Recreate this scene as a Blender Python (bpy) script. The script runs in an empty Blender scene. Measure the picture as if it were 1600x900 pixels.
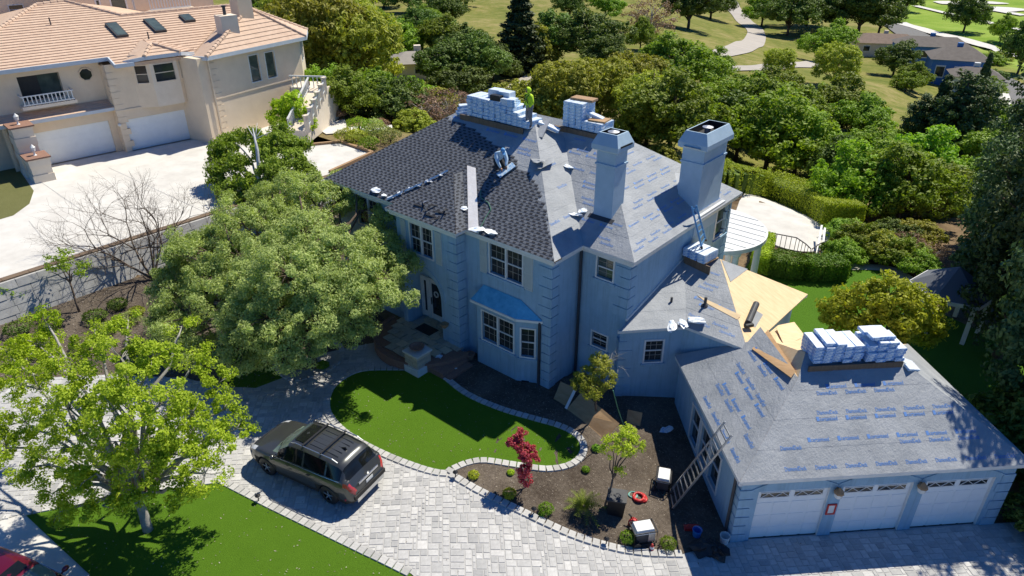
import bpy, bmesh, math, random
import numpy as np
from mathutils import Vector, Matrix

S = bpy.context.scene
C = bpy.context.collection
random.seed(7)
RNG = np.random.default_rng(11)

# ------------------------------------------------------------------ camera
CAMH = 18.19
FPX = 1098.0                      # focal length in pixels of the 1600 px wide photograph
PITCH = math.radians(28.8)
YAW = math.radians(-40.2)
cp, sp = math.cos(PITCH), math.sin(PITCH)
FW = np.array([math.sin(YAW) * cp, math.cos(YAW) * cp, -sp])
RT = np.array([math.cos(YAW), -math.sin(YAW), 0.0])
UP = np.cross(RT, FW)
cam = bpy.data.cameras.new('camera')
cam.sensor_fit = 'HORIZONTAL'
cam.sensor_width = 36.0
cam.lens = 36.0 * FPX / 1600.0
cam.clip_start = 0.2
cam.clip_end = 4000.0
camo = bpy.data.objects.new('camera', cam)
C.objects.link(camo)
camo.matrix_world = Matrix(((RT[0], UP[0], -FW[0], 0), (RT[1], UP[1], -FW[1], 0), (RT[2], UP[2], -FW[2], CAMH), (0, 0, 0, 1)))
S.camera = camo

# ------------------------------------------------------------------ sky and sun
SUN_AZ = math.radians(85.0)       # counter-clockwise from +X: the sun stands behind the house
SUN_EL = math.radians(57.0)
world = bpy.data.worlds.new('World')
S.world = world
world.use_nodes = True
wn = world.node_tree
sky = wn.nodes.new('ShaderNodeTexSky')
sky.sky_type = 'NISHITA'
sky.sun_disc = False
sky.sun_elevation = SUN_EL
sky.sun_rotation = math.pi / 2 - SUN_AZ
sky.altitude = 100
sky.air_density = 1.0
sky.dust_density = 0.0
sky.ozone_density = 6.0
wn.nodes['Background'].inputs['Strength'].default_value = 0.054
tint = wn.nodes.new('ShaderNodeMix'); tint.data_type = 'RGBA'; tint.blend_type = 'MULTIPLY'     # a deep blue, saturated sky
tint.inputs[0].default_value = 1.0; tint.inputs[7].default_value = (.45, 1.0, 1.62, 1)
wn.links.new(sky.outputs['Color'], tint.inputs[6])
wn.links.new(tint.outputs[2], wn.nodes['Background'].inputs['Color'])
sl = bpy.data.lights.new('sun', 'SUN')
sl.energy = 5.0
sl.angle = math.radians(0.53)
sl.color = (1.0, 0.935, 0.79)
so = bpy.data.objects.new('sun', sl)
C.objects.link(so)
sd = Vector((math.cos(SUN_EL) * math.cos(SUN_AZ), math.cos(SUN_EL) * math.sin(SUN_AZ), math.sin(SUN_EL)))
so.rotation_euler = sd.to_track_quat('Z', 'Y').to_euler()
so.location = (0, 60, 80)
S.view_settings.view_transform = 'Standard'
S.view_settings.look = 'None'
S.view_settings.gamma = 1.0
S.view_settings.exposure = 0.3
S.view_settings.use_curve_mapping = False

# ------------------------------------------------------------------ pixel -> place
def ray(x, y):
    return FW + RT * ((x - 800) / FPX) - UP * ((y - 450) / FPX)
def at(x, y, z):
    d = ray(x, y); t = (z - CAMH) / d[2]
    return np.array([d[0] * t, d[1] * t, z])
def atx(x, y, X):
    d = ray(x, y); t = X / d[0]
    return np.array([X, d[1] * t, CAMH + d[2] * t])
def aty(x, y, Y):
    d = ray(x, y); t = Y / d[1]
    return np.array([d[0] * t, Y, CAMH + d[2] * t])
def sm(a, b, t):
    t = np.clip((np.asarray(t, float) - a) / (b - a), 0, 1)
    return t * t * (3 - 2 * t)
def wob(x, y, s):
    return np.sin(x / s + 1.3 * np.sin(y / s * .7 + 1)) * np.cos(y / s * 1.1 + .8 * np.sin(x / s * .6 + 2))
def ground(x, y):
    x = np.asarray(x, float); y = np.asarray(y, float)
    d = -.6455 * x + .7638 * y
    l = .7638 * x + .6455 * y
    z = -1.0 * sm(-14, -5.5, x)
    z = z + (-1.2 - z) * sm(25, 31, y) * sm(-30, -26, x)
    z = z + 0.25 * sm(-34, -37.5, x) * (1 - sm(24, 30, y))
    # pad of the neighbour, behind the retaining wall
    pad = sm(-38.5, -39.6, x) * (1 - sm(68, 82, d))
    z = z + (2.0 - z) * pad
    edge = 53 - 14 * sm(14, 26, l) + 12 * sm(-6, -20, l)
    dd = np.maximum(d - edge, 0)
    fc = np.interp(dd, [0, 8, 25, 60, 100, 160, 260, 900], [0, -1.6, -3.6, -5.6, -6.6, -7.6, -8.5, -12])
    fr = np.interp(dd, [0, 8, 25, 60, 120, 230, 400, 900], [0, -1.6, -4.5, -9, -15, -20.5, -24, -30])
    w = sm(28, 85, l)
    z = z + fc * (1 - w) + fr * w
    far = sm(2, 30, dd)
    z = z + far * (0.45 * wob(x, y, 14.0) + 0.8 * wob(x + 40, y - 9, 37.0))
    return z
def G(px, py, dz=0.0):
    d = ray(px, py)
    ts = np.concatenate([np.linspace(15, 90, 500), np.linspace(90.2, 900, 1800)])
    hx, hy, hz = d[0] * ts, d[1] * ts, CAMH + d[2] * ts
    below = hz < ground(hx, hy) + dz
    k = int(np.argmax(below)) if below.any() else len(ts) - 1
    a, b = ts[max(k - 1, 0)], ts[k]
    for _ in range(22):
        m = (a + b) / 2
        if CAMH + d[2] * m < ground(d[0] * m, d[1] * m) + dz: b = m
        else: a = m
    return np.array([d[0] * b, d[1] * b, CAMH + d[2] * b])
def GL(pts): return [G(*p) for p in pts]
def proj(P):
    v = np.array(P, float) - np.array([0, 0, CAMH]); z = v @ FW
    return np.array([800 + FPX * (v @ RT) / z, 450 - FPX * (v @ UP) / z])

# ------------------------------------------------------------------ objects
def put(name, me, parent=None, loc=None):
    o = bpy.data.objects.new(name, me)
    C.objects.link(o)
    if parent is not None:
        o.parent = parent
        if loc is None and parent.type == 'EMPTY':
            o.matrix_parent_inverse = parent.matrix_basis.inverted()
    if loc is not None: o.location = loc
    return o
def tag(o, label=None, cat=None, group=None, kind=None):
    if label: o['label'] = label
    if cat: o['category'] = cat
    if group: o['group'] = group
    if kind: o['kind'] = kind
    return o
def thing(name, label, cat, loc=(0, 0, 0), rz=0.0, group=None, scale=None):
    o = bpy.data.objects.new(name, None)
    C.objects.link(o)
    o.empty_display_size = .2
    o.location = [float(c) for c in loc]; o.rotation_euler = (0, 0, rz)
    if scale is not None: o.scale = scale
    o.matrix_basis = Matrix.LocRotScale(o.location, o.rotation_euler, o.scale)
    return tag(o, label, cat, group)
def fastmesh(name, V, F, mats, smooth=False, mi=None):
    V = np.asarray(V, np.float32); F = np.asarray(F, np.int32)
    k = F.shape[1]
    me = bpy.data.meshes.new(name)
    me.vertices.add(len(V)); me.vertices.foreach_set('co', V.ravel())
    me.loops.add(F.size); me.loops.foreach_set('vertex_index', F.ravel())
    me.polygons.add(len(F))
    me.polygons.foreach_set('loop_start', np.arange(0, F.size, k, dtype=np.int32))
    try: me.polygons.foreach_set('loop_total', np.full(len(F), k, np.int32))
    except Exception: pass
    for m in (mats if isinstance(mats, (list, tuple)) else [mats]): me.materials.append(m)
    if mi is not None: me.polygons.foreach_set('material_index', np.asarray(mi, np.int32))
    me.polygons.foreach_set('use_smooth', np.full(len(F), smooth, bool))
    me.update(calc_edges=True)
    return me

class Fr:
    """a frame on plan: u along a, v = 90 degrees to the RIGHT of u when flip (outward of a wall seen from outside)"""
    def __init__(s, ox, oy, deg):
        a = math.radians(deg); s.o = np.array([ox, oy]); s.u = np.array([math.cos(a), math.sin(a)]); s.v = np.array([math.sin(a), -math.cos(a)])
    def p(s, u, v, z):
        q = s.o + s.u * u + s.v * v
        return (float(q[0]), float(q[1]), float(z))
    def inv(s, P):
        e = np.array(P[:2]) - s.o
        return float(e @ s.u), float(e @ s.v), float(P[2])
    def atv(s, x, y, v):                       # pixel on the wall plane v = const
        d = ray(x, y); k = (s.o @ s.v + v) / (d[:2] @ s.v)
        return s.inv((d[0] * k, d[1] * k, CAMH + d[2] * k))
W0 = Fr(0, 0, 0)

class MB:
    def __init__(s): s.V, s.F, s.M = [], [], []
    def add(s, vs, fs, mi=0):
        n = len(s.V); s.V += [tuple(float(c) for c in v) for v in vs]
        s.F += [tuple(i + n for i in f) for f in fs]; s.M += [mi] * len(fs); return s
    def hexa(s, P, mi=0):                      # 8 corners: bottom 0-3, top 4-7
        return s.add(P, [(3, 2, 1, 0), (4, 5, 6, 7), (0, 1, 5, 4), (1, 2, 6, 5), (2, 3, 7, 6), (3, 0, 4, 7)], mi)
    def box(s, x0, x1, y0, y1, z0, z1, fr=None, mi=0):
        f = fr or None
        P = [(x0, y0, z0), (x1, y0, z0), (x1, y1, z0), (x0, y1, z0), (x0, y0, z1), (x1, y0, z1), (x1, y1, z1), (x0, y1, z1)]
        if f: P = [f.p(*p) for p in P]
        return s.hexa(P, mi)
    def bar(s, a, b, w, h=None, up=(0, 0, 1), mi=0):   # square bar from a to b
        h = h or w
        a = Vector(a); b = Vector(b); d = (b - a).normalized(); u = Vector(up)
        x = d.cross(u)
        if x.length < 1e-4: x = d.cross(Vector((1, 0, 0)))
        x.normalize(); y = x.cross(d).normalized()
        P = []
        for q in (a, b):
            P += [q - x * w / 2 - y * h / 2, q + x * w / 2 - y * h / 2, q + x * w / 2 + y * h / 2, q - x * w / 2 + y * h / 2]
        return s.hexa(P, mi)
    def tube(s, pts, rad, n=8, mi=0, cap=True):
        pts = [Vector([float(c) for c in p]) for p in pts]; m = len(pts)
        if not isinstance(rad, (list, tuple, np.ndarray)): rad = [rad] * m
        ref = Vector((0.3, 0.1, 1)); vs = []
        for i, p in enumerate(pts):
            d = (pts[min(i + 1, m - 1)] - pts[max(i - 1, 0)])
            d = d.normalized() if d.length > 1e-6 else Vector((0, 0, 1))
            x = d.cross(ref)
            if x.length < .05: x = d.cross(Vector((1, 0, 0)))
            x.normalize(); y = d.cross(x)
            for k in range(n):
                t = 2 * math.pi * k / n
                vs.append(p + x * (math.cos(t) * rad[i]) + y * (math.sin(t) * rad[i]))
        fs = [(i * n + k, i * n + (k + 1) % n, (i + 1) * n + (k + 1) % n, (i + 1) * n + k) for i in range(m - 1) for k in range(n)]
        if cap: fs += [tuple(range(n))[::-1], tuple((m - 1) * n + k for k in range(n))]
        return s.add(vs, fs, mi)
    def lathe(s, prof, c=(0, 0, 0), n=16, mi=0):        # prof: (r, z) list
        vs = [(c[0] + r * math.cos(2 * math.pi * k / n), c[1] + r * math.sin(2 * math.pi * k / n), c[2] + z) for r, z in prof for k in range(n)]
        m = len(prof)
        fs = [(i * n + k, i * n + (k + 1) % n, (i + 1) * n + (k + 1) % n, (i + 1) * n + k) for i in range(m - 1) for k in range(n)]
        fs += [tuple(range(n))[::-1], tuple((m - 1) * n + k for k in range(n))]
        return s.add(vs, fs, mi)
    def slab(s, top, dv, mi=0, mside=None):             # polygon + offset copy
        n = len(top); dv = np.array(dv, float)
        vs = [tuple(p) for p in top] + [tuple(np.array(p, float) + dv) for p in top]
        s.add(vs, [tuple(range(n))], mi)
        k = len(s.V) - 2 * n
        s.F.append(tuple(k + n + i for i in range(n))[::-1]); s.M.append(mi)
        for i in range(n):
            j = (i + 1) % n
            s.F.append((k + i, k + n + i, k + n + j, k + j)); s.M.append(mi if mside is None else mside)
        return s
    def ball(s, c, r, nu=12, nv=8, mi=0, jit=0.0, rnd=None):
        r = (r, r, r) if not isinstance(r, (tuple, list)) else r
        vs = [(c[0], c[1], c[2] - r[2])]
        for i in range(1, nv):
            t = math.pi * i / nv
            for k in range(nu):
                a = 2 * math.pi * k / nu; q = 1 + (rnd.uniform(-jit, jit) if rnd else 0)
                vs.append((c[0] + r[0] * math.sin(t) * math.cos(a) * q, c[1] + r[1] * math.sin(t) * math.sin(a) * q, c[2] - r[2] * math.cos(t) * q))
        vs.append((c[0], c[1], c[2] + r[2])); L = len(vs) - 1
        fs = [(0, 1 + (k + 1) % nu, 1 + k) for k in range(nu)]
        for i in range(nv - 2):
            for k in range(nu):
                a = 1 + i * nu; fs.append((a + k, a + (k + 1) % nu, a + nu + (k + 1) % nu, a + nu + k))
        a = 1 + (nv - 2) * nu
        fs += [(a + k, a + (k + 1) % nu, L) for k in range(nu)]
        return s.add(vs, fs, mi)
    def mesh(s, name, mats, smooth=False):
        me = bpy.data.meshes.new(name)
        me.from_pydata(s.V, [], s.F)
        for m in (mats if isinstance(mats, (list, tuple)) else [mats]): me.materials.append(m)
        if any(s.M): me.polygons.foreach_set('material_index', s.M)
        if smooth: me.polygons.foreach_set('use_smooth', [True] * len(s.F))
        me.update()
        return me
    def obj(s, name, mats, parent=None, smooth=False, loc=None):
        return put(name, s.mesh(name, mats, smooth), parent, loc)

def copy_tree(o, parent=None, **kw):
    c = o.copy(); C.objects.link(c)
    if parent is not None:
        c.parent = parent; c.matrix_parent_inverse = o.matrix_parent_inverse.copy()
    for ch in list(o.children): copy_tree(ch, c)
    return c
def inpoly(x, y, poly):
    x = np.asarray(x); y = np.asarray(y); c = np.zeros(x.shape, bool); n = len(poly)
    for i in range(n):
        x1, y1 = poly[i][0], poly[i][1]; x2, y2 = poly[(i + 1) % n][0], poly[(i + 1) % n][1]
        if y1 == y2: continue
        m = ((y1 > y) != (y2 > y)) & (x < (x2 - x1) * (y - y1) / (y2 - y1) + x1)
        c ^= m
    return c
def smooth_line(pts, n=6, closed=False):
    P = [np.array(p[:2], float) for p in pts]; out = []
    m = len(P); rng = range(m) if closed else range(m - 1)
    for i in rng:
        p0 = P[(i - 1) % m] if (closed or i > 0) else P[0]; p1 = P[i]; p2 = P[(i + 1) % m]
        p3 = P[(i + 2) % m] if (closed or i + 2 < m) else P[-1]
        for k in range(n):
            t = k / n
            out.append(.5 * ((2 * p1) + (p2 - p0) * t + (2 * p0 - 5 * p1 + 4 * p2 - p3) * t * t + (3 * p1 - p0 - 3 * p2 + p3) * t ** 3))
    if not closed: out.append(P[-1])
    return out
def sheet(name, poly, mat, dz, step=1.0, parent=None, thick=0.0, zf=None):
    bm = bmesh.new()
    f = bm.faces.new([bm.verts.new((float(p[0]), float(p[1]), 0)) for p in poly])
    bmesh.ops.triangulate(bm, faces=[f])
    xs = [v.co.x for v in bm.verts]; ys = [v.co.y for v in bm.verts]
    for ax, lo, hi in ((0, min(xs), max(xs)), (1, min(ys), max(ys))):
        k = lo + step
        while k < hi:
            co = [0, 0, 0]; co[ax] = k; no = [0, 0, 0]; no[ax] = 1
            bmesh.ops.bisect_plane(bm, geom=list(bm.verts) + list(bm.edges) + list(bm.faces), plane_co=co, plane_no=no)
            k += step
    for fc in bm.faces:
        if fc.normal.z < 0: fc.normal_flip()
    if thick:
        r = bmesh.ops.extrude_face_region(bm, geom=list(bm.faces))
        top = {v for v in r['geom'] if isinstance(v, bmesh.types.BMVert)}
    else: top = set(bm.verts)
    gz = zf or ground
    for v in bm.verts:
        v.co.z = float(gz(v.co.x, v.co.y)) + (dz if v in top else dz - thick)
    bmesh.ops.recalc_face_normals(bm, faces=list(bm.faces))
    me = bpy.data.meshes.new(name); bm.to_mesh(me); bm.free()
    me.materials.append(mat)
    return put(name, me, parent)
def ribbon(name, pts, width, mat, dz, parent=None, n=6, zf=None):
    L = smooth_line(pts, n); vs = []; fs = []
    for i, p in enumerate(L):
        t = L[min(i + 1, len(L) - 1)] - L[max(i - 1, 0)]; t = t / (np.linalg.norm(t) + 1e-9); nn = np.array([-t[1], t[0]])
        w = width[0] + (width[1] - width[0]) * i / (len(L) - 1) if isinstance(width, tuple) else width
        for s_ in (-.5, -.17, .17, .5):
            q = p + nn * w * s_; vs.append((q[0], q[1], float((zf or ground)(q[0], q[1])) + dz))
    for i in range(len(L) - 1):
        for k in range(3): fs.append((i * 4 + k, i * 4 + k + 1, i * 4 + 5 + k, i * 4 + 4 + k))
    return MB().add(vs, fs).obj(name, mat, parent)

# ------------------------------------------------------------------ materials
def nodes(name):
    m = bpy.data.materials.new(name); m.use_nodes = True
    nt = m.node_tree; b = nt.nodes['Principled BSDF']
    return m, nt, b
def coords(nt, kind='Object', scale=None):
    t = nt.nodes.new('ShaderNodeTexCoord')
    if scale is None: return t.outputs[kind]
    mp = nt.nodes.new('ShaderNodeMapping'); mp.inputs['Scale'].default_value = scale
    nt.links.new(t.outputs[kind], mp.inputs['Vector']); return mp.outputs['Vector']
def noise(nt, vec, scale, detail=4, rough=.6):
    n = nt.nodes.new('ShaderNodeTexNoise'); n.inputs['Scale'].default_value = scale
    n.inputs['Detail'].default_value = detail; n.inputs['Roughness'].default_value = rough
    nt.links.new(vec, n.inputs['Vector']); return n.outputs['Fac']
def ramp(nt, fac, stops):
    r = nt.nodes.new('ShaderNodeValToRGB'); e = r.color_ramp.elements
    while len(e) < len(stops): e.new(.5)
    for i, (p, c) in enumerate(stops):
        e[i].position = p; e[i].color = (*c, 1) if len(c) == 3 else c
    nt.links.new(fac, r.inputs['Fac']); return r.outputs['Color']
def mixc(nt, fac, a, b, mode='MIX'):
    n = nt.nodes.new('ShaderNodeMix'); n.data_type = 'RGBA'; n.blend_type = mode
    for i, v in ((0, fac), (6, a), (7, b)):
        if hasattr(v, 'is_output'): nt.links.new(v, n.inputs[i])
        elif i == 0: n.inputs[0].default_value = v
        else: n.inputs[i].default_value = (*v, 1)
    return n.outputs[2]
def math_(nt, op, a, b=None):
    n = nt.nodes.new('ShaderNodeMath'); n.operation = op
    for i, v in enumerate((a, b)):
        if v is None: continue
        if hasattr(v, 'is_output'): nt.links.new(v, n.inputs[i])
        else: n.inputs[i].default_value = v
    return n.outputs[0]
def bump(nt, b, h, strength=.3, dist=.02):
    n = nt.nodes.new('ShaderNodeBump'); n.inputs['Strength'].default_value = strength; n.inputs['Distance'].default_value = dist
    nt.links.new(h, n.inputs['Height']); nt.links.new(n.outputs['Normal'], b.inputs['Normal'])
def mat(name, c1, c2=None, rough=.8, ns=3.0, bs=None, bstr=.3, bd=.02, metal=0.0, spec=.5, lo=.3, hi=.7, kind='Object', coat=0.0, stretch=None):
    m, nt, b = nodes(name)
    v = coords(nt, kind, stretch)
    if c2 is None: c2 = tuple(x * .82 for x in c1)
    f = noise(nt, v, ns, 6, .65)
    nt.links.new(ramp(nt, f, [(lo, c2), (hi, c1)]), b.inputs['Base Color'])
    b.inputs['Roughness'].default_value = rough; b.inputs['Metallic'].default_value = metal
    b.inputs['Specular IOR Level'].default_value = spec; b.inputs['Coat Weight'].default_value = coat
    if bs: bump(nt, b, noise(nt, v, bs, 5, .7), bstr, bd)
    return m
def rnd_mat(name, cols, rough=.85, isl=False, ns=18.0, bs=None, bstr=.3, wear=.25):
    """one tone for each piece (object or island)"""
    m, nt, b = nodes(name)
    if isl: r = nt.nodes.new('ShaderNodeNewGeometry').outputs['Random Per Island']
    else: r = nt.nodes.new('ShaderNodeObjectInfo').outputs['Random']
    c = ramp(nt, r, [(i / max(1, len(cols) - 1), c) for i, c in enumerate(cols)])
    v = coords(nt)
    f = noise(nt, v, ns, 5, .7)
    c = mixc(nt, 1.0, c, ramp(nt, f, [(.3, (1 - wear,) * 3), (.7, (1.0,) * 3)]), 'MULTIPLY')
    nt.links.new(c, b.inputs['Base Color']); b.inputs['Roughness'].default_value = rough
    if bs: bump(nt, b, noise(nt, v, bs, 4), bstr, .01)
    return m
def leaf_mat(name, c1, c2, c3=None, trans=.35, ns=.9, rough=.55):
    m, nt, b = nodes(name)
    isl = nt.nodes.new('ShaderNodeNewGeometry').outputs['Random Per Island']
    ob = nt.nodes.new('ShaderNodeObjectInfo').outputs['Random']
    f = noise(nt, coords(nt), ns, 3, .6)
    c3 = c3 or c1
    a = ramp(nt, isl, [(0.0, c2), (.5, c1), (1.0, c3)])
    g = ramp(nt, f, [(.32, tuple(x * .7 for x in c2)), (.68, c3)])
    c = mixc(nt, .45, a, g)
    hv = nt.nodes.new('ShaderNodeHueSaturation')
    nt.links.new(c, hv.inputs['Color'])
    nt.links.new(math_(nt, 'MULTIPLY_ADD', ob, .6), hv.inputs['Value']); 
    hv.inputs['Value'].links[0].from_node.inputs[2].default_value = .78
    nt.links.new(math_(nt, 'MULTIPLY_ADD', ob, .035), hv.inputs['Hue']); hv.inputs['Hue'].links[0].from_node.inputs[2].default_value = .483
    c = hv.outputs['Color']
    nt.links.new(c, b.inputs['Base Color']); b.inputs['Roughness'].default_value = rough
    b.inputs['Specular IOR Level'].default_value = .25
    t = nt.nodes.new('ShaderNodeBsdfTranslucent'); nt.links.new(mixc(nt, 1.0, c, (1.15, 1.2, .55), 'MULTIPLY'), t.inputs['Color'])
    mx = nt.nodes.new('ShaderNodeMixShader'); mx.inputs[0].default_value = trans
    nt.links.new(b.outputs[0], mx.inputs[1]); nt.links.new(t.outputs[0], mx.inputs[2])
    nt.links.new(mx.outputs[0], nt.nodes['Material Output'].inputs['Surface'])
    return m
def glass_mat(name, c, rough=.06, spec=.6):
    m, nt, b = nodes(name); f = noise(nt, coords(nt), 1.3, 3)
    nt.links.new(ramp(nt, f, [(.35, tuple(x * .6 for x in c)), (.65, c)]), b.inputs['Base Color'])
    b.inputs['Roughness'].default_value = rough; b.inputs['Specular IOR Level'].default_value = spec
    return m

K = {}
def stucco(name, c1, c2):
    m, nt, b = nodes(name); v = coords(nt)
    f = noise(nt, v, 1.4, 6, .7); st = noise(nt, coords(nt, 'Object', (2.6, 2.6, .16)), 2.2, 5, .75)
    c = ramp(nt, f, [(.3, c2), (.7, c1)])
    c = mixc(nt, 1.0, c, ramp(nt, st, [(.30, (.80, .80, .79)), (.52, (1.0, 1.0, 1.0))]), 'MULTIPLY')
    nt.links.new(c, b.inputs['Base Color']); b.inputs['Roughness'].default_value = .93
    bump(nt, b, noise(nt, v, 42, 5, .75), .7, .025)
    return m
K['stucco'] = stucco('grey_blue_stucco', (.32, .49, .635), (.26, .41, .54))
K['trim'] = mat('white_trim_paint', (.74, .75, .74), (.62, .63, .62), .5, 4)
K['muntin'] = mat('tan_muntin', (.42, .39, .34), (.34, .31, .27), .6, 4)
K['gutter'] = mat('pale_metal_gutter', (.72, .74, .74), (.58, .60, .60), .4, 3)
K['shutter'] = mat('pale_green_shutter', (.52, .57, .56), (.46, .51, .5), .55, 5)
K['glass'] = glass_mat('dark_window_glass', (.035, .04, .042))
K['glass_lit'] = glass_mat('greenish_window_glass', (.10, .13, .11))
K['chim'] = mat('chimney_stucco', (.40, .53, .65), (.33, .46, .57), .9, 2.2, 60, .4, .015)
K['metal'] = mat('galvanised_metal', (.55, .56, .57), (.42, .43, .44), .42, 6, metal=.7)
K['lead'] = mat('dark_flashing', (.05, .055, .065), (.03, .03, .035), .6, 5)
K['black'] = mat('black_plastic', (.018, .018, .02), (.01, .01, .011), .5, 8)
K['alu'] = mat('aluminium', (.62, .63, .64), (.5, .51, .52), .35, 20, metal=.85)
K['wood'] = mat('plank_wood', (.42, .27, .15), (.30, .18, .09), .8, 2.0, 30, .3, stretch=(6, 6, 1.0))
K['wood_d'] = mat('shade_dark_board', (.20, .14, .09), (.13, .09, .06), .85, 2.0, 30, .3, stretch=(6, 6, 1.0))  # plank wood with the stacks' shade put into its colour; also the brown coping
# shingles
K['shingle'] = rnd_mat('charcoal_shingle', [(.110, .122, .148), (.132, .145, .172), (.152, .165, .192), (.12, .132, .158)], .95, True, 90, 160, .6)
K['shingle_d'] = rnd_mat('shingle_dark_tab', [(.026, .027, .033), (.038, .039, .046)], .95, True, 90, 160, .6)
def underlay():
    m, nt, b = nodes('grey_roof_underlayment')
    v = coords(nt)
    f = noise(nt, v, 1.1, 5, .6)
    c = ramp(nt, f, [(.3, (.26, .28, .305)), (.7, (.36, .38, .405))])
    nt.links.new(c, b.inputs['Base Color']); b.inputs['Roughness'].default_value = .62
    b.inputs['Specular IOR Level'].default_value = .35
    w = noise(nt, coords(nt, 'Object', (1.6, .55, 1.0)), 3.0, 5, .8)
    w2 = noise(nt, v, 11, 4, .7)
    bump(nt, b, math_(nt, 'ADD', math_(nt, 'MULTIPLY', w, 1.0), math_(nt, 'MULTIPLY', w2, .35)), .8, .06)
    return m
K['under'] = underlay()
K['print'] = mat('blue_print', (.10, .22, .52), (.16, .29, .58), .6, 14)
K['print2'] = mat('dark_blue_print', (.07, .19, .50), (.11, .25, .56), .6, 14)
K['ply'] = mat('bare_plywood', (.80, .63, .39), (.68, .49, .28), .85, 1.6, 40, .25, .01, stretch=(1.0, 5, 2))
K['ply_d'] = mat('weathered_plywood', (.46, .30, .16), (.32, .19, .09), .85, 1.4, 40, .25, .01, stretch=(1.2, 4, 2))
K['bundle_w'] = mat('white_bundle_wrap', (.74, .77, .80), (.55, .66, .80), .38, 5, 14, .5, .02)
K['bundle_b'] = mat('blue_bundle_wrap', (.07, .26, .64), (.62, .74, .86), .34, 9, 14, .5, .02, lo=.44, hi=.60)
K['bundle_l'] = mat('light_blue_bundle_wrap', (.26, .48, .76), (.70, .78, .86), .34, 9, 14, .5, .02, lo=.42, hi=.60)
K['plastic'] = mat('crumpled_plastic', (.74, .78, .82), (.18, .40, .72), .35, 6, 10, .6, .02, lo=.34, hi=.46)
# neighbour
K['cream'] = mat('cream_stucco', (.80, .66, .49), (.72, .585, .43), .92, 1.3, 40, .35, .02)
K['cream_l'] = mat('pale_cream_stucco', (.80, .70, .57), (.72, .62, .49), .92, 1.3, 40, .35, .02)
K['nfascia'] = mat('bluish_white_fascia', (.58, .63, .68), (.5, .55, .6), .55, 2)
K['gdoor'] = mat('white_garage_door', (.80, .84, .86), (.74, .78, .80), .5, 2)
K['brick'] = mat('red_brick_cap', (.30, .17, .12), (.22, .12, .09), .85, 9)
def tiles():
    m, nt, b = nodes('pink_concrete_roof_tile')
    v = coords(nt)
    r = nt.nodes.new('ShaderNodeNewGeometry').outputs['Random Per Island']
    f = noise(nt, v, 2.4, 5, .8)
    c = ramp(nt, f, [(.28, (.45, .31, .225)), (.5, (.57, .41, .30)), (.72, (.66, .50, .38))])
    c = mixc(nt, .25, c, ramp(nt, r, [(0, (.46, .32, .235)), (1, (.68, .51, .39))]))
    nt.links.new(c, b.inputs['Base Color']); b.inputs['Roughness'].default_value = .9
    return m
K['tile'] = tiles()
K['concrete'] = mat('pale_concrete', (.66, .645, .605), (.52, .50, .465), .9, .8, 40, .2, .01)
K['stonewall'] = mat('grey_wall_stone', (.48, .475, .46), (.36, .355, .345), .92, 2.5, 25, .4, .02)
K['kerb'] = rnd_mat('grey_kerb_block', [(.42, .415, .40), (.52, .515, .50), (.58, .57, .55)], .9, False, 14)
K['paver_o'] = rnd_mat('grey_paver', [(.36, .36, .36), (.52, .515, .505), (.43, .43, .425), (.64, .63, .61), (.48, .475, .47), (.58, .575, .56)], .9, False, 10, 60, .3)
K['paver_i'] = rnd_mat('grey_paver_field', [(.36, .36, .36), (.52, .515, .505), (.43, .43, .425), (.64, .63, .61), (.48, .475, .47), (.58, .575, .56)], .9, True, 10, 60, .3)
K['joint'] = mat('paver_joint_sand', (.46, .455, .44), (.38, .375, .37), .95, 8)
K['flag'] = rnd_mat('porch_flagstone', [(.50, .43, .32), (.66, .56, .40), (.42, .39, .33), (.58, .50, .36)], .85, False, 8)
def turf(name, a, b_, sc=1.0):
    m, nt, b = nodes(name)
    v = coords(nt)
    f1 = noise(nt, v, .45 * sc, 5, .7); f2 = noise(nt, v, 45, 3, .7)
    c = mixc(nt, .55, ramp(nt, f1, [(.3, a), (.7, b_)]), ramp(nt, f2, [(.3, tuple(x * .55 for x in a)), (.7, tuple(x * 1.25 for x in b_))]))
    nt.links.new(c, b.inputs['Base Color']); b.inputs['Roughness'].default_value = .95; b.inputs['Specular IOR Level'].default_value = .15
    bump(nt, b, noise(nt, v, 60, 4, .8), .9, .05)
    return m
K['turf'] = turf('artificial_turf', (.075, .165, .008), (.11, .225, .015))
K['turf_back'] = turf('back_turf', (.065, .16, .01), (.09, .20, .015))
K['oldgrass'] = turf('patchy_lawn', (.13, .14, .045), (.20, .20, .08))
def soil(name, cols, sc=9.0):
    m, nt, b = nodes(name)
    v = coords(nt); f = noise(nt, v, sc, 8, .8); f2 = noise(nt, v, .5, 4)
    c = mixc(nt, .4, ramp(nt, f, [(.30, cols[0]), (.5, cols[1]), (.70, cols[2])]), ramp(nt, f2, [(.35, cols[0]), (.65, cols[2])]))
    nt.links.new(c, b.inputs['Base Color']); b.inputs['Roughness'].default_value = 1.0; b.inputs['Specular IOR Level'].default_value = .1
    bump(nt, b, noise(nt, v, sc * 2.2, 6, .8), 1.0, .06)
    return m
K['bark_mulch'] = soil('brown_bark_mulch', [(.050, .038, .030), (.115, .092, .072), (.25, .21, .17)])
K['dirt'] = soil('dry_dirt', [(.13, .085, .05), (.21, .145, .085), (.30, .22, .14)], 3.0)
K['asphalt'] = mat('asphalt', (.17, .165, .16), (.12, .12, .12), .9, 2)
K['road'] = mat('pale_gravel_road', (.44, .40, .35), (.36, .33, .29), .95, .3)
K['bark'] = mat('brown_bark', (.17, .125, .09), (.09, .065, .05), .95, 6, 20, .6, .03)
K['bark_pale'] = mat('pale_grey_bark', (.42, .40, .37), (.24, .22, .2), .9, 5, 20, .5, .03)
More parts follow.
